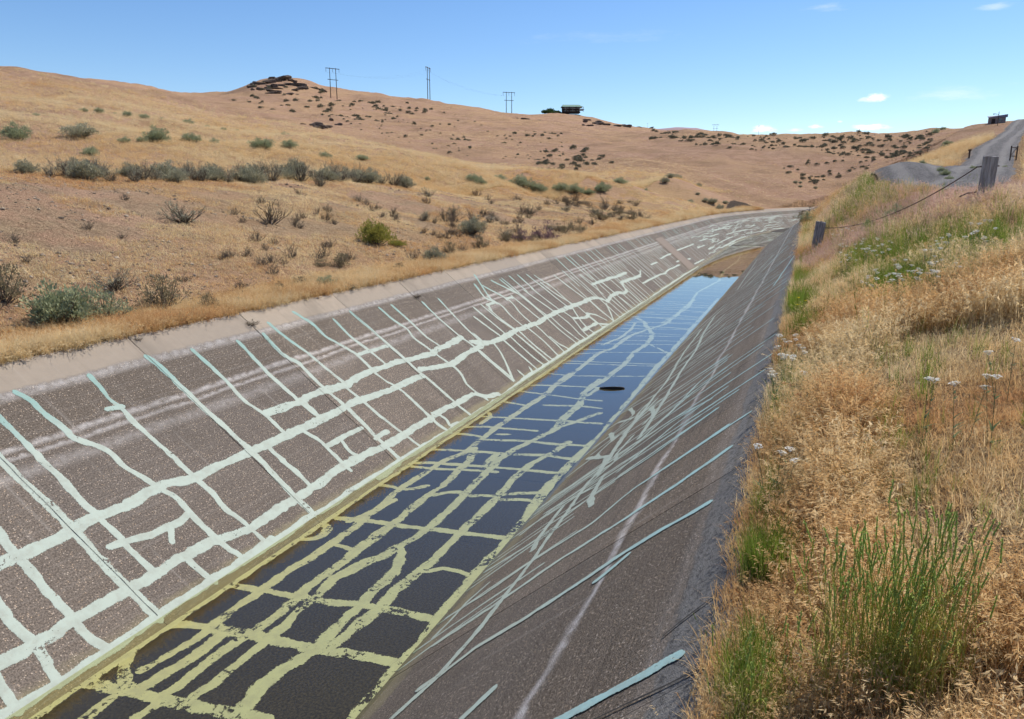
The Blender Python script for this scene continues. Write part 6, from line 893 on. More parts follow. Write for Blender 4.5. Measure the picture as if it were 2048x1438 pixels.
OUTCROPS=[('dark layered basalt outcrop on the rounded hill top knob', [(-330.08, 421.27, 12.13, 3.57), (-328.64, 432.27, 10.86, 3.26), (-316.7, 426.61, 9.21, 2.83), (-324.29, 401.51, 10.32, 3.44), (-307.21, 391.59, 13.27, 2.65), (-296.06, 391.14, 15.04, 2.29), (-288.97, 365.9, 13.68, 1.86), (-300.97, 410.08, 11.53, 2.71), (-324.21, 391.96, 10.17, 3.05), (-296.34, 364.34, 12.52, 2.5), (-323.09, 407.28, 13.86, 4.16), (-319.44, 414.94, 17.46, 4.19), (-306.72, 410.44, 17.08, 3.42), (-292.2, 402.92, 13.27, 2.65), (-273.67, 352.65, 14.88, 2.08), (-307.94, 432.98, 10.63, 2.13), (-336.14, 411.47, 5.67, 2.83), (-312.65, 405.94, 13.66, 2.05), (-299.77, 429.37, 6.98, 2.09), (-306.59, 382.93, 8.5, 1.96)]), ('black basalt ledge low on the middle hill behind the near slope', [(-123.08, 169.96, 4.2, 1.4), (-131.08, 185.68, 5.15, 1.82), (-126.07, 183.2, 5.34, 1.33), (-119.66, 170.53, 6.11, 1.11), (-138.45, 205.72, 3.64, 1.16), (-115.2, 161.04, 3.43, 0.79), (-152.64, 223.36, 3.25, 1.26)]), ('dark basalt outcrop on the slope below the hill house', [(-150.84, 521.64, 12.31, 2.9), (-134.09, 486.87, 14.81, 3.37), (-124.25, 474.55, 13.08, 2.94), (-115.9, 473.01, 12.99, 2.27), (-109.31, 485.57, 14.6, 1.99), (-103.14, 501.89, 12.3, 1.71), (-123.0, 435.88, 7.85, 1.81), (-155.8, 520.18, 8.69, 1.81)]), ('low brown basalt rise left of the hill house', [(-155.55, 408.13, 8.74, 2.04), (-150.34, 410.08, 10.48, 2.33), (-146.15, 414.96, 8.8, 1.76), (-141.21, 377.72, 9.68, 1.34), (-139.38, 387.84, 8.24, 1.37)])]
HUT=(25.07,135.70)
LAMP=(24.49,131.74)
GATE=(12.55,61.17)
MARKER=(10.77,66.28)
ONES = ['', 'first', 'second', 'third', 'fourth', 'fifth', 'sixth', 'seventh', 'eighth', 'ninth', 'tenth', 'eleventh', 'twelfth', 'thirteenth', 'fourteenth', 'fifteenth', 'sixteenth', 'seventeenth', 'eighteenth', 'nineteenth']
CARD = {2: ('twentieth', 'twenty-'), 3: ('thirtieth', 'thirty-'), 4: ('fortieth', 'forty-'), 5: ('fiftieth', 'fifty-'), 6: ('sixtieth', 'sixty-')}
def ordinal(n): return ONES[n] if n < 20 else (CARD[n//10][0] if n % 10 == 0 else CARD[n//10][1]+ONES[n % 10])
ORD = {'row': '{} sagebrush from the left in the row along the left bank crest', 'upper': '{} small sagebrush from the left on the hillside above the crest row', 'line': '{} green sagebrush from the left in the line toward the canal bend',
 'lip': '{} low dry bush from the left along the grass edge of the left lip', 'bend': '{} dark bush from the left on the slope above the canal bend', 'rhill': '{} grey green bush from the left on the slope by the right track'}
RANK = {}
def rank(items):
    for n, (a, key) in enumerate(sorted(items)): RANK[key] = n+1
for k_ in ORD: rank([(math.atan2(e[0], e[1]), (k_, e[0], e[1])) for key, kind, lst in CROWD if key == k_ for e in lst])
for g_ in {a[5] for a in YARROW}: rank([(math.atan2(a[0], a[1]), ('y', a[0], a[1])) for a in YARROW if a[5] == g_])
for kind, x, y, wid, tall, lab, cat in SPECIAL: shrub(kind, x, y, wid, lab, None, cat, tall)
for key, kind, lst in CROWD:
    lab, grp, cat = LABELS[key]
    for x, y, wid, tall in lst: shrub(kind, x, y, wid, ORD[key].format(ordinal(RANK[(key, x, y)])) if key in ORD else lab, grp, cat, tall)
mv, mf, b = [], [], 0     # the smallest specks of far scrub, one mass
for x, y, wid, tall in SPECKS:
    me = FAR[random.randrange(4)][0]; z = float(ground(x, y)); a = random.uniform(0, 6.28)
    for v in me.vertices: mv.append((x+wid*(v.co.x*math.cos(a)-v.co.y*math.sin(a)), y+wid*(v.co.x*math.sin(a)+v.co.y*math.cos(a)), z+wid*tall*v.co.z-.04*wid))
    mf += [tuple(i+b for i in p.vertices) for p in me.polygons]; b = len(mv)
link('distant_scrub', pymesh('distant_scrub', mv, mf), M_FARSAGE, kind='stuff', label='small specks of scrub on the far hills')

# dry weeds rooted in the slab joints
for (t_w, s_w, sc_w, lab) in ((10.1, 0.30, 0.42, 'thin dry weed growing in a slab joint near the left lip'), (15.5, 0.62, 0.40, 'dry weed in the slab joint right of the first weed'), (7.9, 0.1, 0.2, 'tiny dry weed at the top of the nearest open joint')):
    p = surf('L', t_w, s_w, 0.0).ravel(); fm, sm = DEAD[0]; o = link('joint_weed', None, label=lab, cat='weed', loc=tuple(p)); o.scale = (sc_w, sc_w, sc_w*.6); link('stem', sm, M_TWIG, o); link('foliage', cache.setdefault(('dead', 0), (DEAD[0][0].copy(), sm))[0], M_DEADL, o)
# ------------------------------------------------------------------ grass: stuff, scattered by geometry nodes from tufts that stand in the field
def scatter(name, label, pts, tones, scales, protos, mat, piece='grass_tuft'):
    n = len(pts); me = bpy.data.meshes.new(name); me.vertices.add(n); me.vertices.foreach_set('co', np.asarray(pts, float).ravel())
    rot = np.stack([rng.normal(0, .08, n), rng.normal(0, .08, n), rng.uniform(0, 2*PI, n)], -1)
    sc = np.stack([scales, scales, scales*(rng.uniform(.75, 1.2, n))], -1)
    for k, typ, arr in (('rot', 'FLOAT_VECTOR', rot), ('sc', 'FLOAT_VECTOR', sc)): me.attributes.new(k, typ, 'POINT').data.foreach_set('vector', arr.ravel())
    me.attributes.new('pick', 'INT', 'POINT').data.foreach_set('value', rng.integers(0, len(protos), n).astype(np.int32)); me.attributes.new('tone', 'FLOAT', 'POINT').data.foreach_set('value', np.asarray(tones, float))
    o = link(name, me, None, kind='stuff', label=label); kids = []
    for i, pm in enumerate(protos):
        k = link(piece, pm, mat, o, loc=tuple(pts[i*7 % n])); k.scale = (float(scales[i*7 % n]),)*3; kids.append(k)
    ng = bpy.data.node_groups.new(name, 'GeometryNodeTree'); ng.interface.new_socket('Geometry', in_out='INPUT', socket_type='NodeSocketGeometry'); ng.interface.new_socket('Geometry', in_out='OUTPUT', socket_type='NodeSocketGeometry')
    N = NT(ng); gi = N.node('NodeGroupInput'); go = N.node('NodeGroupOutput'); ip = N.node('GeometryNodeInstanceOnPoints'); jn = N.node('GeometryNodeJoinGeometry')
    for k in kids:
        oi = N.node('GeometryNodeObjectInfo', transform_space='ORIGINAL'); oi.inputs['Object'].default_value = k; oi.inputs['As Instance'].default_value = True; N.l.new(oi.outputs['Geometry'], jn.inputs[0])
    def attr(nm, typ):
        a = N.node('GeometryNodeInputNamedAttribute', data_type=typ); a.inputs[0].default_value = nm; return a.outputs[0]
    e2r = N.node('FunctionNodeEulerToRotation'); N.l.new(attr('rot', 'FLOAT_VECTOR'), e2r.inputs[0])
    N.l.new(gi.outputs[0], ip.inputs['Points']); N.l.new(jn.outputs[0], ip.inputs['Instance']); ip.inputs['Pick Instance'].default_value = True
    N.l.new(attr('pick', 'INT'), ip.inputs['Instance Index']); N.l.new(e2r.outputs[0], ip.inputs['Rotation']); N.l.new(attr('sc', 'FLOAT_VECTOR'), ip.inputs['Scale'])
    N.l.new(ip.outputs[0], go.inputs[0]); md = o.modifiers.new('scatter', 'NODES'); md.node_group = ng
    return o
def onroad(x, y):
    b = np.zeros(len(x), bool)
    for R_ in (ROAD1, ROAD2):
        p, k = resample(R_, 1.0)
        for q in p: b |= (x-q[0])**2+(y-q[1])**2 < 3.6
    return b
def field(n, t0, t1, w0, w1, side, tpow=1.0, wpow=1.0):
    t = t0+(t1-t0)*rng.random(n)**tpow; w = w0+(w1-w0)*rng.random(n)**wpow
    x, y = canal(t, (LIP_L-w) if side == 'L' else (LIP_R+w)); return x, y, w
def p3(x, y): return np.stack([x, y, ground(x, y)], -1)
# right bank
TALL = [tuft(200+i, 22, 0.10, 0.18, 0.46, 0.0050, 0.85, 0.085, 0.75, 0.32) for i in range(6)]
SHORT = [tuft(220+i, 34, 0.10, 0.05, 0.17, 0.0040, 0.25, 0.03, 0.9, 0.6) for i in range(5)]
x, y, w = field(23000, 1.2, 26, 0.02, 6.5, 'R', 1.6, 1.3); keep = (w < 0.35+y*0.3+0.6) & ~onroad(x, y); x, y, w = x[keep], y[keep], w[keep]
clear = fbm(x*0.8+3, y*0.8, 41, 3); tall_k = ((clear > -0.12) | (w < 0.7)) & (w > 0.16) & ~((np.abs(x-POST1[0]) < .5) & (y > 22) & (y < 26)); bare = np.hypot(x-0.62, y-2.55) < 0.25
tn = np.clip(0.20+fbm(x*0.5, y*0.5, 51, 3)*1.2+rng.normal(0, .12, len(x))+0.25*(w > 1.0)*(y < 6)-0.15*(y > 8), 0, 1)
sc = np.clip(rng.uniform(.7, 1.1, len(x))*np.where(w < 0.45, .62, 1.0)*(0.55+0.9*sstep(1.5, 6.0, y))*(1-.45*sstep(8.5, 15, y)), 0.3, 1.2)
k1 = tall_k & ~bare & (rng.random(len(x)) < 0.62); scatter('dry_grass', 'tall dry straw coloured grass over the right bank', p3(x, y)[k1], tn[k1], sc[k1], TALL, M_DRY)
k2 = ~k1 & (rng.random(len(x)) < 0.85); scatter('short_dry_grass', 'short matted dry grass between the taller grass on the right bank', p3(x, y)[k2], np.clip(tn[k2]+.08, 0, 1), rng.uniform(.7, 1.3, k2.sum()), SHORT, M_DRY)
x, y, w = field(15000, 24, 118, 0.02, 30, 'R', 1.4, 1.5); k = ~onroad(x, y); x, y, w = x[k], y[k], w[k]
scatter('far_dry_grass', 'dry grass over the mound and slopes beside the right track', p3(x, y), np.clip(.3+fbm(x*.2, y*.2, 61)*1.2, 0, 1), rng.uniform(.6, 1.05, len(x))*(0.8+y/70), TALL[:3], M_DRY)
# pink cheat grass swathes
xs, ys = [], []
for cx_, cy_, rx, ry, n in PINKS: xs.append(cx_+rng.normal(0, rx, n)); ys.append(cy_+rng.normal(0, ry, n))
x = np.concatenate(xs); y = np.concatenate(ys); t_, lx = station(x, y); k = (lx > LIP_R+.1) & ~onroad(x, y); x, y = x[k], y[k]
scatter('pink_grass', 'pinkish dry grass near the posts on the right bank', p3(x, y), rng.uniform(.1, .8, len(x)), rng.uniform(.8, 1.2, len(x)), [tuft(240+i, 26, .11, .22, .42, .0048, .9, .07, .8, .3) for i in range(3)], M_PINK)
# green grass
GREENT = [tuft(260+i, 22, 0.07, 0.22, 0.50, 0.0062, 0.12, 0.05, 0.35, 0.22, True) for i in range(4)]
xs, ys, ss = [], [], []
for cx_, cy_, rx, ry, n, s in GREENS: xs.append(cx_+rng.normal(0, rx, n)); ys.append(cy_+rng.normal(0, ry, n)); ss.append(np.full(n, s)*rng.uniform(.7, 1.15, n))
x = np.concatenate(xs); y = np.concatenate(ys); s_ = np.concatenate(ss); t_, lx = station(x, y); k = (lx > LIP_R+.02) & ~onroad(x, y); x, y, s_ = x[k], y[k], s_[k]
scatter('green_grass', 'fresh green grass along the right lip and in patches', p3(x, y), rng.random(len(x)), s_, GREENT, M_GREEN)
# left side: fringe on the lip, cut face, hillside
FR = [tuft(280+i, 30, 0.11, 0.07, 0.24, 0.0055, 0.6, 0.04, 0.9, 0.5) for i in range(4)]
x, y, w = field(26000, 3.0, 100, 0.03, 1.6, 'L', 1.7, 1.2)
scatter('lip_grass', 'orange dry grass fringe along the left canal lip', p3(x, y), np.clip(.28+fbm(x*.7, y*.7, 71)*.9+rng.normal(0, .22, len(x)), 0, 1), rng.uniform(.55, 1.15, len(x))*(1-.22*(w > 1))*(1+y/90), FR, M_DRY)
LOW = [tuft(300+i, 22, 0.11, 0.03, 0.13, 0.0085, 0.3, 0.03, 0.9, 0.8) for i in range(4)]
x, y, w = field(68000, 2.5, 80, 1.2, 14, 'L', 1.6, 0.9); k = (fbm(x*.5, y*.5, 81, 4)+np.where((w > 3) & (w < 10), .02, .25)) > -0.03; x, y, w = x[k], y[k], w[k]
scatter('slope_grass', 'short sparse dry grass on the cut slope of the left bank', p3(x, y), np.clip(.30+fbm(x*.4, y*.4, 91)*1.0+rng.normal(0, .25, len(x)), 0, 1), rng.uniform(.6, 1.3, len(x))*(1+y/90), LOW, M_DRY)
x, y, w = field(60000, -4, 120, 12.5, 100, 'L', 1.0, 1.9); k = np.hypot(x, y)+rng.uniform(0, 45, len(x)) < 128; x, y, w = x[k], y[k], w[k]; r_ = np.hypot(x, y)
scatter('hillside_grass', 'dry grass tufts over the open left hillside', p3(x, y), np.clip(.16+fbm(x*.12, y*.12, 95)*.7, 0, 1), rng.uniform(.9, 1.6, len(x))*(.7+r_/110), FR[:3], M_DRY)
# distant grass over the far hills, seen as texture
n_ = 34000; a_ = rng.uniform(-0.72, 0.22, n_); r_ = 112*(520/112)**rng.random(n_); x = r_*np.sin(a_); y = r_*np.cos(a_); t_, lx = station(x, y); k = ((lx < LIP_L-6) | (t_ > 175)) & (fbm(x*.03, y*.03, 97, 4)+rng.normal(0, .12, n_) > -0.08); x, y, r_ = x[k], y[k], r_[k]
scatter('distant_grass', 'dry grass clumps over the far hills', p3(x, y), np.clip(.5+fbm(x*.03, y*.03, 99)*1.0+rng.normal(0, .25, len(x)), 0, 1), rng.uniform(1.6, 3.4, len(x))*(.5+r_/420), LOW, M_FARDRY)
# stones on the cut face
M_STONE = material('tan field stones', leaf_fn([(0.42, 0.34, 0.25), (0.24, 0.19, 0.145), (0.12, 0.095, 0.075)], 0.0, True))
x, y, w = field(9000, 3, 60, 1.5, 11.5, 'L', 1.7); k = fbm(x*.35, y*.35, 87, 4) > -0.04; x, y = x[k], y[k]
scatter('scattered_stones', 'small stones scattered over the bare cut slope', p3(x, y), rng.random(len(x)), rng.uniform(.03, .10, len(x))*rng.choice([1, 1, 1, 1.8], len(x)), [rocky('stone', 400+i, 1, .8, .55, 1) for i in range(4)], M_STONE, 'stone')

# ------------------------------------------------------------------ single plants on the right bank
def clump(x, y, n, rad, h0, h1, label, seed, heads=0.8, head_len=0.075, lean=0.16):
    r = random.Random(seed); cu = MB(); hd = MB(); lf = MB()
    for i in range(n):
        a = r.uniform(0, 2*PI); rr = rad*math.sqrt(r.random()); h = r.uniform(h0, h1); base = (rr*math.cos(a), rr*math.sin(a), -0.03); az0 = r.uniform(0, 2*PI)
        d = Vector((math.cos(az0)*r.uniform(0, lean), math.sin(az0)*r.uniform(0, lean), 1)).normalized(); b = Vector(base); bend = Vector((r.uniform(-.04, .04), r.uniform(-.04, .04), 0))
        tip = b+d*h+bend*2; cu.tube([b, b+d*h*.35, b+d*h*.7+bend*.7, tip], 0.0015, 0.0010, 3)
        if r.random() < heads:
            e = (d+bend*4+Vector((r.uniform(-.25, .25), r.uniform(-.25, .25), 0))).normalized(); L_ = head_len*r.uniform(.6, 1.3); side = e.cross(Vector((0.3, 0.5, 0.1))).normalized(); s2 = e.cross(side)
            hd.tube([tip-e*.004, tip+e*L_*.2, tip+e*L_*.7, tip+e*L_], 0.0032, 0.0018, 5)
            for k in range(9):
                q = tip+e*L_*(.1+.09*k); o = (side*math.cos(k*2.4)+s2*math.sin(k*2.4)); hd.add([q, q+o*.0065+e*.006, q+e*.014], [(0, 1, 2)])
        for k in range(1): blade(lf, tuple(b+d*h*r.uniform(.05, .6)), r.uniform(.08, .20), r.uniform(.2, .7), r.uniform(0, 2*PI), .007, r.uniform(.3, 1.0))
    o = link('grass_clump', None, label=label, cat='grass', loc=(x, y, float(ground(x, y))))
    link('stalk', cu.mesh('stalk'), M_GREENC, o, kind='stuff'); link('seed_head', hd.mesh('seed_head'), M_SPIKE, o, kind='stuff'); link('leaf', lf.mesh('leaf'), M_GREENC, o, kind='stuff'); return o
for i, (x, y, n, rad, h0, h1, lab) in enumerate(CLUMPS): clump(x, y, n, rad, h0, h1, lab, 500+i)
def umbel(seed):
    r = random.Random(seed); mb = MB()
    for i in range(46):
        a = r.uniform(0, 2*PI); rr = 0.040*math.sqrt(r.random()); c = Vector((rr*math.cos(a), rr*math.sin(a), 0.010*(1-(rr/.04)**2)+r.uniform(-.002, .002))); s = r.uniform(.004, .007)
        mb.add([c+Vector((s*math.cos(k*PI/2.5+a), s*math.sin(k*PI/2.5+a), r.uniform(-.002, .002))) for k in range(5)], [(0, 1, 2, 3, 4)])
        if i % 3 == 0: mb.tube([Vector((0, 0, -0.03)), c], .0008, .0008, 3)
    return mb.mesh('flower_head')
UMB = [umbel(600+i) for i in range(3)]
def yarrow(x, y, n, hgt, seed, label, group):
    r = random.Random(seed); st = MB(); lf = MB(); o = link('yarrow_plant', None, label=label, cat='yarrow', group=group, loc=(x, y, float(ground(x, y)))); tops = []
    for i in range(n):
        a = r.uniform(0, 2*PI); rr = 0.16*math.sqrt(r.random()); h = hgt*r.uniform(.8, 1.12); b = Vector((rr*math.cos(a)*.5, rr*math.sin(a)*.5, -.02)); t = Vector((rr*math.cos(a)*1.2, rr*math.sin(a)*1.2, h)); st.tube([b, b*.6+t*.4, t-Vector((0, 0, .028))], .0026, .0018, 3); tops.append(t)
        for k in range(7):
            f = r.uniform(.05, .85); q = b*(1-f)+t*f; aa = r.uniform(0, 2*PI); ln = .11*(1.1-f)
            blade(lf, tuple(q), ln, r.uniform(.5, 1.0), aa, .016, .5)
    link('stem', st.mesh('stem'), M_FERN, o, kind='stuff'); link('leaf', lf.mesh('leaf'), M_FERN, o, kind='stuff')
    for t in tops:
        h = link('flower_head', UMB[r.randrange(3)], M_WHITE, o, loc=tuple(t)); h.rotation_euler = (r.uniform(-.25, .25), r.uniform(-.25, .25), r.uniform(0, 6)); h.scale = (r.uniform(.65, 1.05),)*3
for i, (x, y, n, h, lab, grp) in enumerate(YARROW): yarrow(x, y, n, h, 700+i, ordinal(RANK[('y', x, y)])+' '+lab, grp)
# yellow daisies by the near lip
def daisy(x, y, h, label, group, seed):
    r = random.Random(seed); st = MB(); o = link('yellow_wildflower', None, label=label, cat='flower', group=group, loc=(x, y, float(ground(x, y)))); st.tube([(0, 0, -.02), (.01, .01, h*.5), (.03, -.02, h)], .003, .002, 3)
    for k in range(4): blade(st, (0.005, 0.005, h*(.1+.2*k)), .09, .6, r.uniform(0, 6), .02, .4)
    link('stem', st.mesh('stem'), M_GREENC, o); hd = MB(); c = Vector((.03, -.02, h))
    for k in range(14): a = k*2*PI/14; e = Vector((math.cos(a), math.sin(a), .25)); s_ = Vector((-math.sin(a), math.cos(a), 0)); hd.add([c, c+e*.016+s_*.005, c+e*.03, c+e*.016-s_*.005], [(0, 1, 2, 3)])
    link('flower_head', hd.mesh('flower_head'), M_YFLOWER, o)
for i, (x, y, h) in enumerate(DAISY): daisy(x, y, h, ['left', 'middle', 'right'][i]+' one of three yellow wildflowers in the green grass at the lip', 'yellow wildflowers at the lip', 800+i)

# ------------------------------------------------------------------ posts and cable
def wood_fn(T):
    co = T.node('ShaderNodeTexCoord').outputs['Object']; g = T.noise(T.vmap(co, (26, 26, 2.2)), 1.0, 5, 0.65); n = T.noise(co, 3, 4)
    c = T.mix(T.step(g, 0.32, 0.68), (0.20, 0.175, 0.16), (0.46, 0.42, 0.385)); c = T.mix(T.step(n, 0.55, 0.75, 0, .5), c, (0.36, 0.31, 0.25)); return pbsdf(T, c, 0.9, T.bump(g, 0.7, 0.012), 0.15)
M_WOOD = material('weathered grey timber', wood_fn); M_STEEL = material('rusty steel', lambda T: pbsdf(T, T.mix(T.noise(T.pos(), 25, 3), (0.10, 0.06, 0.045), (0.05, 0.04, 0.04)), 0.7))
def post(x, y, w, d, h, tilt, rz, label):
    bm = bmesh.new(); bmesh.ops.create_cube(bm, size=1)
    for v in bm.verts: v.co = Vector((v.co.x*w, v.co.y*d, (v.co.z+.5)*(h+.4)-.4))
    bmesh.ops.subdivide_edges(bm, edges=list(bm.edges), cuts=3, use_grid_fill=True); r = random.Random(int(x*10))
    for v in bm.verts: v.co += Vector((r.uniform(-1, 1)*.006, r.uniform(-1, 1)*.006, r.uniform(-1, 1)*.008))
    bmesh.ops.bevel(bm, geom=[e for e in bm.edges if e.is_manifold and e.calc_face_angle(0) > 1.0], offset=.012, segments=1, affect='EDGES')
    me = bpy.data.meshes.new('post_body'); bm.to_mesh(me); bm.free(); root = link('guard_post', None, label=label, cat='post', loc=(x, y, float(ground(x, y)))); root.rotation_euler = (tilt[0], tilt[1], rz)
    link('post_body', me, M_WOOD, root); return root
pa = post(*POST1, 'short leaning grey timber post beside the canal lip'); pb = post(*POST2, 'nearer thick grey timber post beside the gravel track')
bpy.context.view_layer.update()
eb = MB(); eb.tube([(-.02-POST1[2]/2, 0, POST1[4]-.18), (POST1[2]/2+.05, 0, POST1[4]-.17)], .012, .012, 6); link('eye_bolt', eb.mesh('eye_bolt'), M_STEEL, pa)
eb = MB(); eb.tube([(-.10-POST2[2]/2, 0, POST2[4]-.20), (POST2[2]/2+.03, 0, POST2[4]-.17)], .014, .014, 6); link('eye_bolt', eb.mesh('eye_bolt'), M_STEEL, pb)
eb = MB(); eb.tube([(-.02-POST2[2]/2, 0, .16), (-.16-POST2[2]/2, -.02, .14), (-.30-POST2[2]/2, -.04, .06)], .018, .014, 6); link('hook', eb.mesh('hook'), M_STEEL, pb)
A_ = pa.matrix_world@Vector((POST1[2]/2+.03, 0, POST1[4]-.17)); B_ = pb.matrix_world@Vector((-.08-POST2[2]/2, 0, POST2[4]-.20)); cb = MB(); pts = []
for i in range(25): f = i/24; p = A_.lerp(B_, f); p.z -= .32*4*f*(1-f); pts.append(p)
cb.tube(pts, .011, .011, 6); link('guard_cable', cb.mesh('guard_cable', True), M_STEEL, label='rusty steel cable sagging between the two timber posts', cat='cable')

# ------------------------------------------------------------------ far things
M_POLE = material('dark creosoted pole', lambda T: pbsdf(T, T.mix(T.noise(T.pos(), 0.6, 3), (0.085, 0.055, 0.042), (0.055, 0.038, 0.032)), 0.9)); M_INS = material('grey insulator', lambda T: pbsdf(T, (0.16, 0.17, 0.18), 0.4))
def hframe(x, y, h, gap, rz, label, base=None):
    z = float(ground(x, y)) if base is None else base; o = link('power_pole', None, label=label, cat='power pole', group='power poles along the hill', loc=(x, y, z)); o.rotation_euler = (0, 0, rz); ends = []
    for s in (-1, 1): m = MB(); m.tube([(s*gap/2*1.05, 0, -1.5), (s*gap/2, 0, h)], .26, .17, 8); link('pole', m.mesh('pole'), M_POLE, o)
    m = MB(); m.box((0, 0.2, h-.35), (gap*2.3, .22, .34)); link('crossarm', m.mesh('crossarm'), M_POLE, o)
    m = MB(); m.box((0, 0.2, h*.62), (gap*1.75, .20, .30)); link('brace_arm', m.mesh('brace_arm'), M_POLE, o)
    for s in (-1.08, 0, 1.08):
        m = MB(); m.tube([(s*gap, .2, h-.5), (s*gap, .2, h-2.6)], .11, .11, 5); link('insulator', m.mesh('insulator'), M_INS, o); ends.append((s*gap, .2, h-2.7))
    bpy.context.view_layer.update(); return [o.matrix_world@Vector(e) for e in ends]
rows = [hframe(*a) for a in HFRAMES]
wi = 0
for ra, rb, nm in ((0, 1, 'between the two left poles'), (1, 2, 'between the middle pole and the pole near the house')):
    for k in range(3):
        m = MB(); pts = []
        for i in range(17): f = i/16; p = rows[ra][k].lerp(rows[rb][k], f); p.z -= 4*f*(1-f)*3.5; pts.append(p)
        m.tube(pts, .010, .010, 3); link('power_line', m.mesh('power_line'), M_POLE, label='thin power line spanning '+nm, cat='wire', group='power lines '+nm)
for x, y, h, lab in SINGLES:
    o = link('utility_pole', None, label=lab, cat='pole', loc=(x, y, float(ground(x, y)))); m = MB(); m.tube([(0, 0, -1), (0, 0, h)], h*.012, h*.008, 6); link('pole', m.mesh('pole'), M_POLE, o); m = MB(); m.box((0, .05*h*.3, h*.90), (h*.22, h*.014, h*.018)); link('crossarm', m.mesh('crossarm'), M_POLE, o)
# house on the hill
M_LOG = material('dark log wall', lambda T: pbsdf(T, T.mix(T.noise(T.vmap(T.pos(), (.3, .3, 3)), 1.2, 3), (0.060, 0.038, 0.030), (0.035, 0.024, 0.022)), .85)); M_ROOF = material('green metal roof', lambda T: pbsdf(T, T.mix(T.noise(T.pos(), .5, 3), (0.15, 0.25, 0.18), (0.19, 0.29, 0.22)), .5)); M_GLASS = material('window glass', lambda T: pbsdf(T, (0.03, 0.04, 0.05), .08, None, .8)); M_TRIM = material('pale trim', lambda T: pbsdf(T, (0.42, 0.38, 0.32), .7))
hx, hy, hz = HOUSE; house = link('hill_house', None, label='dark two storey log house with green roof on the hill top', cat='house', loc=(hx, hy, hz)); house.rotation_euler = (0, 0, math.atan2(hy, hx)-PI/2+.12); house.scale = (.95, .95, .60)
def part(nm, fn, mat, par): m = MB(); fn(m); return link(nm, m.mesh(nm), mat, par)
part('wall', lambda m: (m.box((0, 0, 2.2), (13.5, 8, 6.4)), m.box((0, 0, -1.6), (14.5, 9.5, 1.4))), M_LOG, house)
def roof(m):
    v = [(-7.6, -5.4, 5.0), (9.2, -5.4, 5.0), (9.2, 5.4, 5.0), (-7.6, 5.4, 5.0), (-6.6, 0, 8.3), (7.0, 0, 8.3)]; m.add(v+[(a, b, c-.25) for a, b, c in v], [(0, 1, 5, 4), (2, 3, 4, 5), (0, 4, 3), (1, 2, 5), (6, 10, 11, 7), (8, 11, 10, 9), (6, 9, 10), (7, 11, 8), (0, 6, 7, 1), (1, 7, 8, 2), (2, 8, 9, 3), (3, 9, 6, 0)])
part('roof', roof, M_ROOF, house); part('deck', lambda m: (m.box((1, -5.2, 1.7), (17.5, 2.6, .3)), m.box((9, 0, 1.7), (3.0, 8, .3))), M_LOG, house); part('deck_railing', lambda m: (m.box((1, -6.4, 2.9), (17.5, .12, .12)), m.box((1, -6.4, 2.35), (17.5, .1, .1))), M_TRIM, house)
for k in range(7): part('deck_post', lambda m: m.box((-7.4+k*2.8, -6.4, 1.9), (.28, .28, 6.2)), M_TRIM if k % 2 else M_LOG, house)
for zz in (.2, 3.6):
    for k in range(5):
        wn = part('window', lambda m: m.box((-5.2+k*2.6, -4.03, zz), (1.5, .14, 1.3)), M_TRIM, house); part('pane', lambda m: m.box((-5.2+k*2.6, -4.13, zz), (1.2, .06, 1.0)), M_GLASS, wn)
def tree(x, y, z, w, h, lab, seed):
    r = random.Random(seed); o = link('shade_tree', None, label=lab, cat='tree', loc=(x, y, z)); t = MB(); t.tube([(0, 0, -1), (.1, 0, h*.35), (0, .1, h*.75)], .28, .08, 6)
    for k in range(5): a = k*1.3; t.tube([(0, 0, h*.3), (math.cos(a)*w*.3, math.sin(a)*w*.3, h*.65)], .12, .03, 4)
    cr = MB()
    for i in range(1500):
        d = Vector((r.gauss(0, 1), r.gauss(0, 1), r.gauss(0, 1))).normalized(); L_ = r.choice([(0, 0, .6, 1), (.28, .1, .45, .6), (-.3, -.1, .5, .65), (.1, -.28, .35, .6), (-.1, .3, .72, .5)])
        p = Vector((L_[0]*w, L_[1]*w, L_[2]*h))+Vector((d.x*w*.33, d.y*w*.33, d.z*h*.3))*L_[3]*r.uniform(.6, 1.05); g = Vector((r.gauss(0, 1), r.gauss(0, 1), r.gauss(0, 1))).normalized(); s_ = g.cross(d).normalized(); q = r.uniform(.3, .6); cr.add([p-g*q, p+s_*q*.7, p+g*q, p-s_*q*.7], [(0, 1, 2, 3)])
    link('trunk', t.mesh('trunk'), M_TWIG, o); link('crown', cr.mesh('crown'), M_TREE, o)
for i, (x, y, z, w, h, lab) in enumerate(TREES): tree(x, y, z, w, h, lab, 900+i)
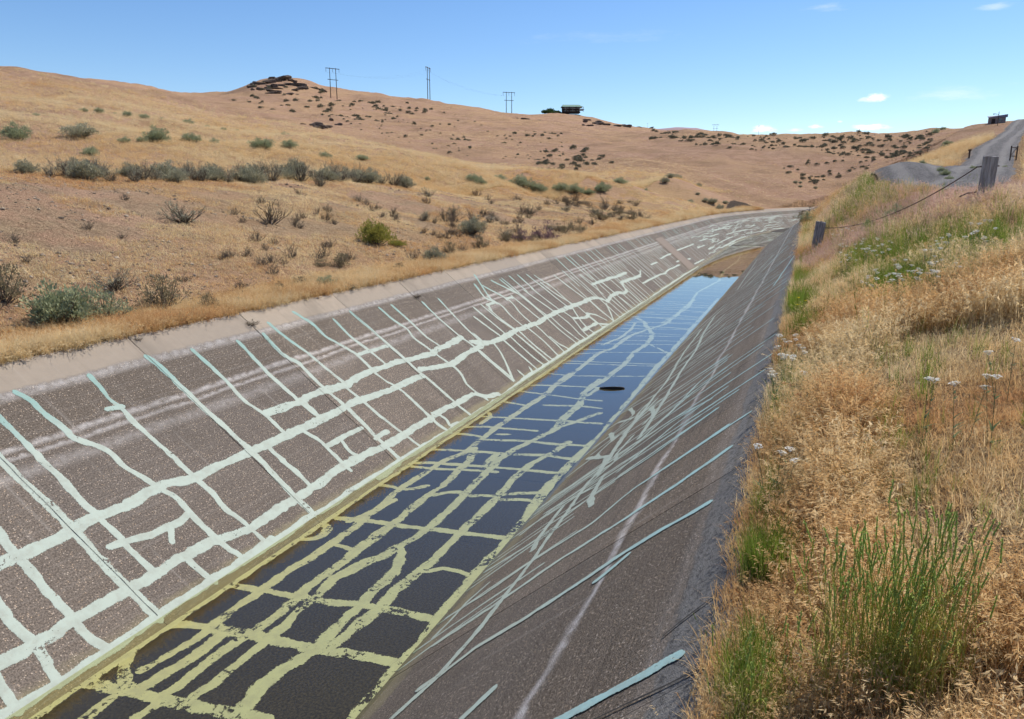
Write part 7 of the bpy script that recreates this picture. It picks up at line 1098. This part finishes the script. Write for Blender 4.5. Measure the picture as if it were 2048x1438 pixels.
# basalt outcrops
M_ROCK = material('dark basalt', lambda T: pbsdf(T, T.mix(T.step(T.noise(T.vmap(T.pos(), (1, 1, 2)), .9, 5, .7), .35, .65), (0.060, 0.046, 0.040), (0.20, 0.15, 0.115)), .9, T.bump(T.noise(T.pos(), 2.2, 5, .7), .8, .5), .1)); RK = [rocky('rock_ledge', 950+i, 1, 1, 1, 2) for i in range(6)]
for nm, lst in OUTCROPS:
    x0, y0 = lst[0][:2]; o = link('basalt_outcrop', None, label=nm, cat='rocks', loc=(x0, y0, 0))
    small = [(x+random.uniform(-.4, .4)*w, y+random.uniform(-.4, .4)*w, w*random.uniform(.3, .8), h*random.uniform(.6, 1.15)) for x, y, w, h in lst for _ in range(2)]
    for i, (x, y, w, h) in enumerate(small):
        k = link('rock_ledge', RK[i % 6], M_ROCK, o, loc=(x-x0, y-y0, float(ground(x, y))+h*.25)); k.scale = (w, w*.55, h); k.rotation_euler = (random.uniform(-.1, .1), random.uniform(-.15, .15), math.atan2(y, x)-PI/2+random.uniform(-.3, .3))
# hut, lamp pole, gate frame and marker on the right hill
M_HUT = material('blue grey sheet metal', lambda T: pbsdf(T, T.mix(T.noise(T.pos(), 3, 3), (0.20, 0.21, 0.27), (0.15, 0.16, 0.22)), .6)); M_HUT2 = material('pale plank wall', lambda T: pbsdf(T, T.mix(T.noise(T.vmap(T.pos(), (1, 1, .2)), 4, 3), (0.30, 0.24, 0.21), (0.22, 0.17, 0.16)), .85))
x, y = HUT; hut = link('small_hut', None, label='small blue grey roofed hut on the right hill top', cat='hut', loc=(x, y, float(ground(x, y))-.1)); hut.rotation_euler = (0, 0, math.atan2(y, x)-PI/2+.1); hut.scale = (.8, .5, .75)
part('wall', lambda m: m.box((0, 0, .55), (2.7, 2.0, 1.3)), M_HUT2, hut); part('roof', lambda m: (m.add([(-1.5, -1.2, 1.15), (1.6, -1.2, 1.15), (1.6, 1.2, 1.5), (-1.5, 1.2, 1.5), (-1.5, -1.2, 1.25), (1.6, -1.2, 1.75), (1.6, 1.2, 1.8), (-1.5, 1.2, 1.6)], [(0, 3, 2, 1), (4, 5, 6, 7), (0, 1, 5, 4), (2, 3, 7, 6), (0, 4, 7, 3), (1, 2, 6, 5)])), M_HUT, hut); part('door', lambda m: m.box((-.6, -1.02, .45), (.6, .06, 1.0)), M_LOG, hut); part('window', lambda m: m.box((.5, -1.02, .75), (.5, .06, .35)), M_GLASS, hut)
x, y = LAMP; lp = link('lamp_pole', None, label='thin dark pole with side arm in front of the hut', cat='pole', loc=(x, y, float(ground(x, y)))); lp.scale = (.75,)*3; part('pole', lambda m: m.tube([(0, 0, -.4), (0, 0, 2.6)], .06, .05, 6), M_POLE, lp); part('arm', lambda m: m.tube([(0, 0, 2.1), (-.75, 0, 2.25)], .04, .04, 5), M_POLE, lp); part('lamp_head', lambda m: m.box((-.8, 0, 2.2), (.35, .2, .14)), M_POLE, lp)
x, y = GATE; gt = link('gate_frame', None, label='dark steel gate frame standing at the right edge of the track', cat='gate', loc=(x, y, float(ground(x, y)))); gt.rotation_euler = (0, 0, .9); gt.scale = (.7, .7, .66)
for s in (-1, 1): part('upright', lambda m: m.tube([(s*.55, 0, -.3), (s*.55, 0, 1.45)], .06, .06, 6), M_POLE, gt)
for zz in (.45, 1.3): part('rail', lambda m: m.tube([(-.6, 0, zz), (.6, 0, zz)], .04, .04, 6), M_POLE, gt)
part('diagonal_brace', lambda m: m.tube([(-.55, .03, .45), (.55, .03, 1.3)], .035, .035, 6), M_POLE, gt)
x, y = MARKER; mk = link('marker_post', None, label='short dark marker post on the slope left of the rising track', cat='post', loc=(x, y, float(ground(x, y)))); mk.scale = (.6, .6, .45); part('post_body', lambda m: m.box((0, 0, .6), (.16, .16, 1.6)), M_POLE, mk); part('cap', lambda m: m.box((0, 0, 1.45), (.34, .2, .22)), M_POLE, mk)
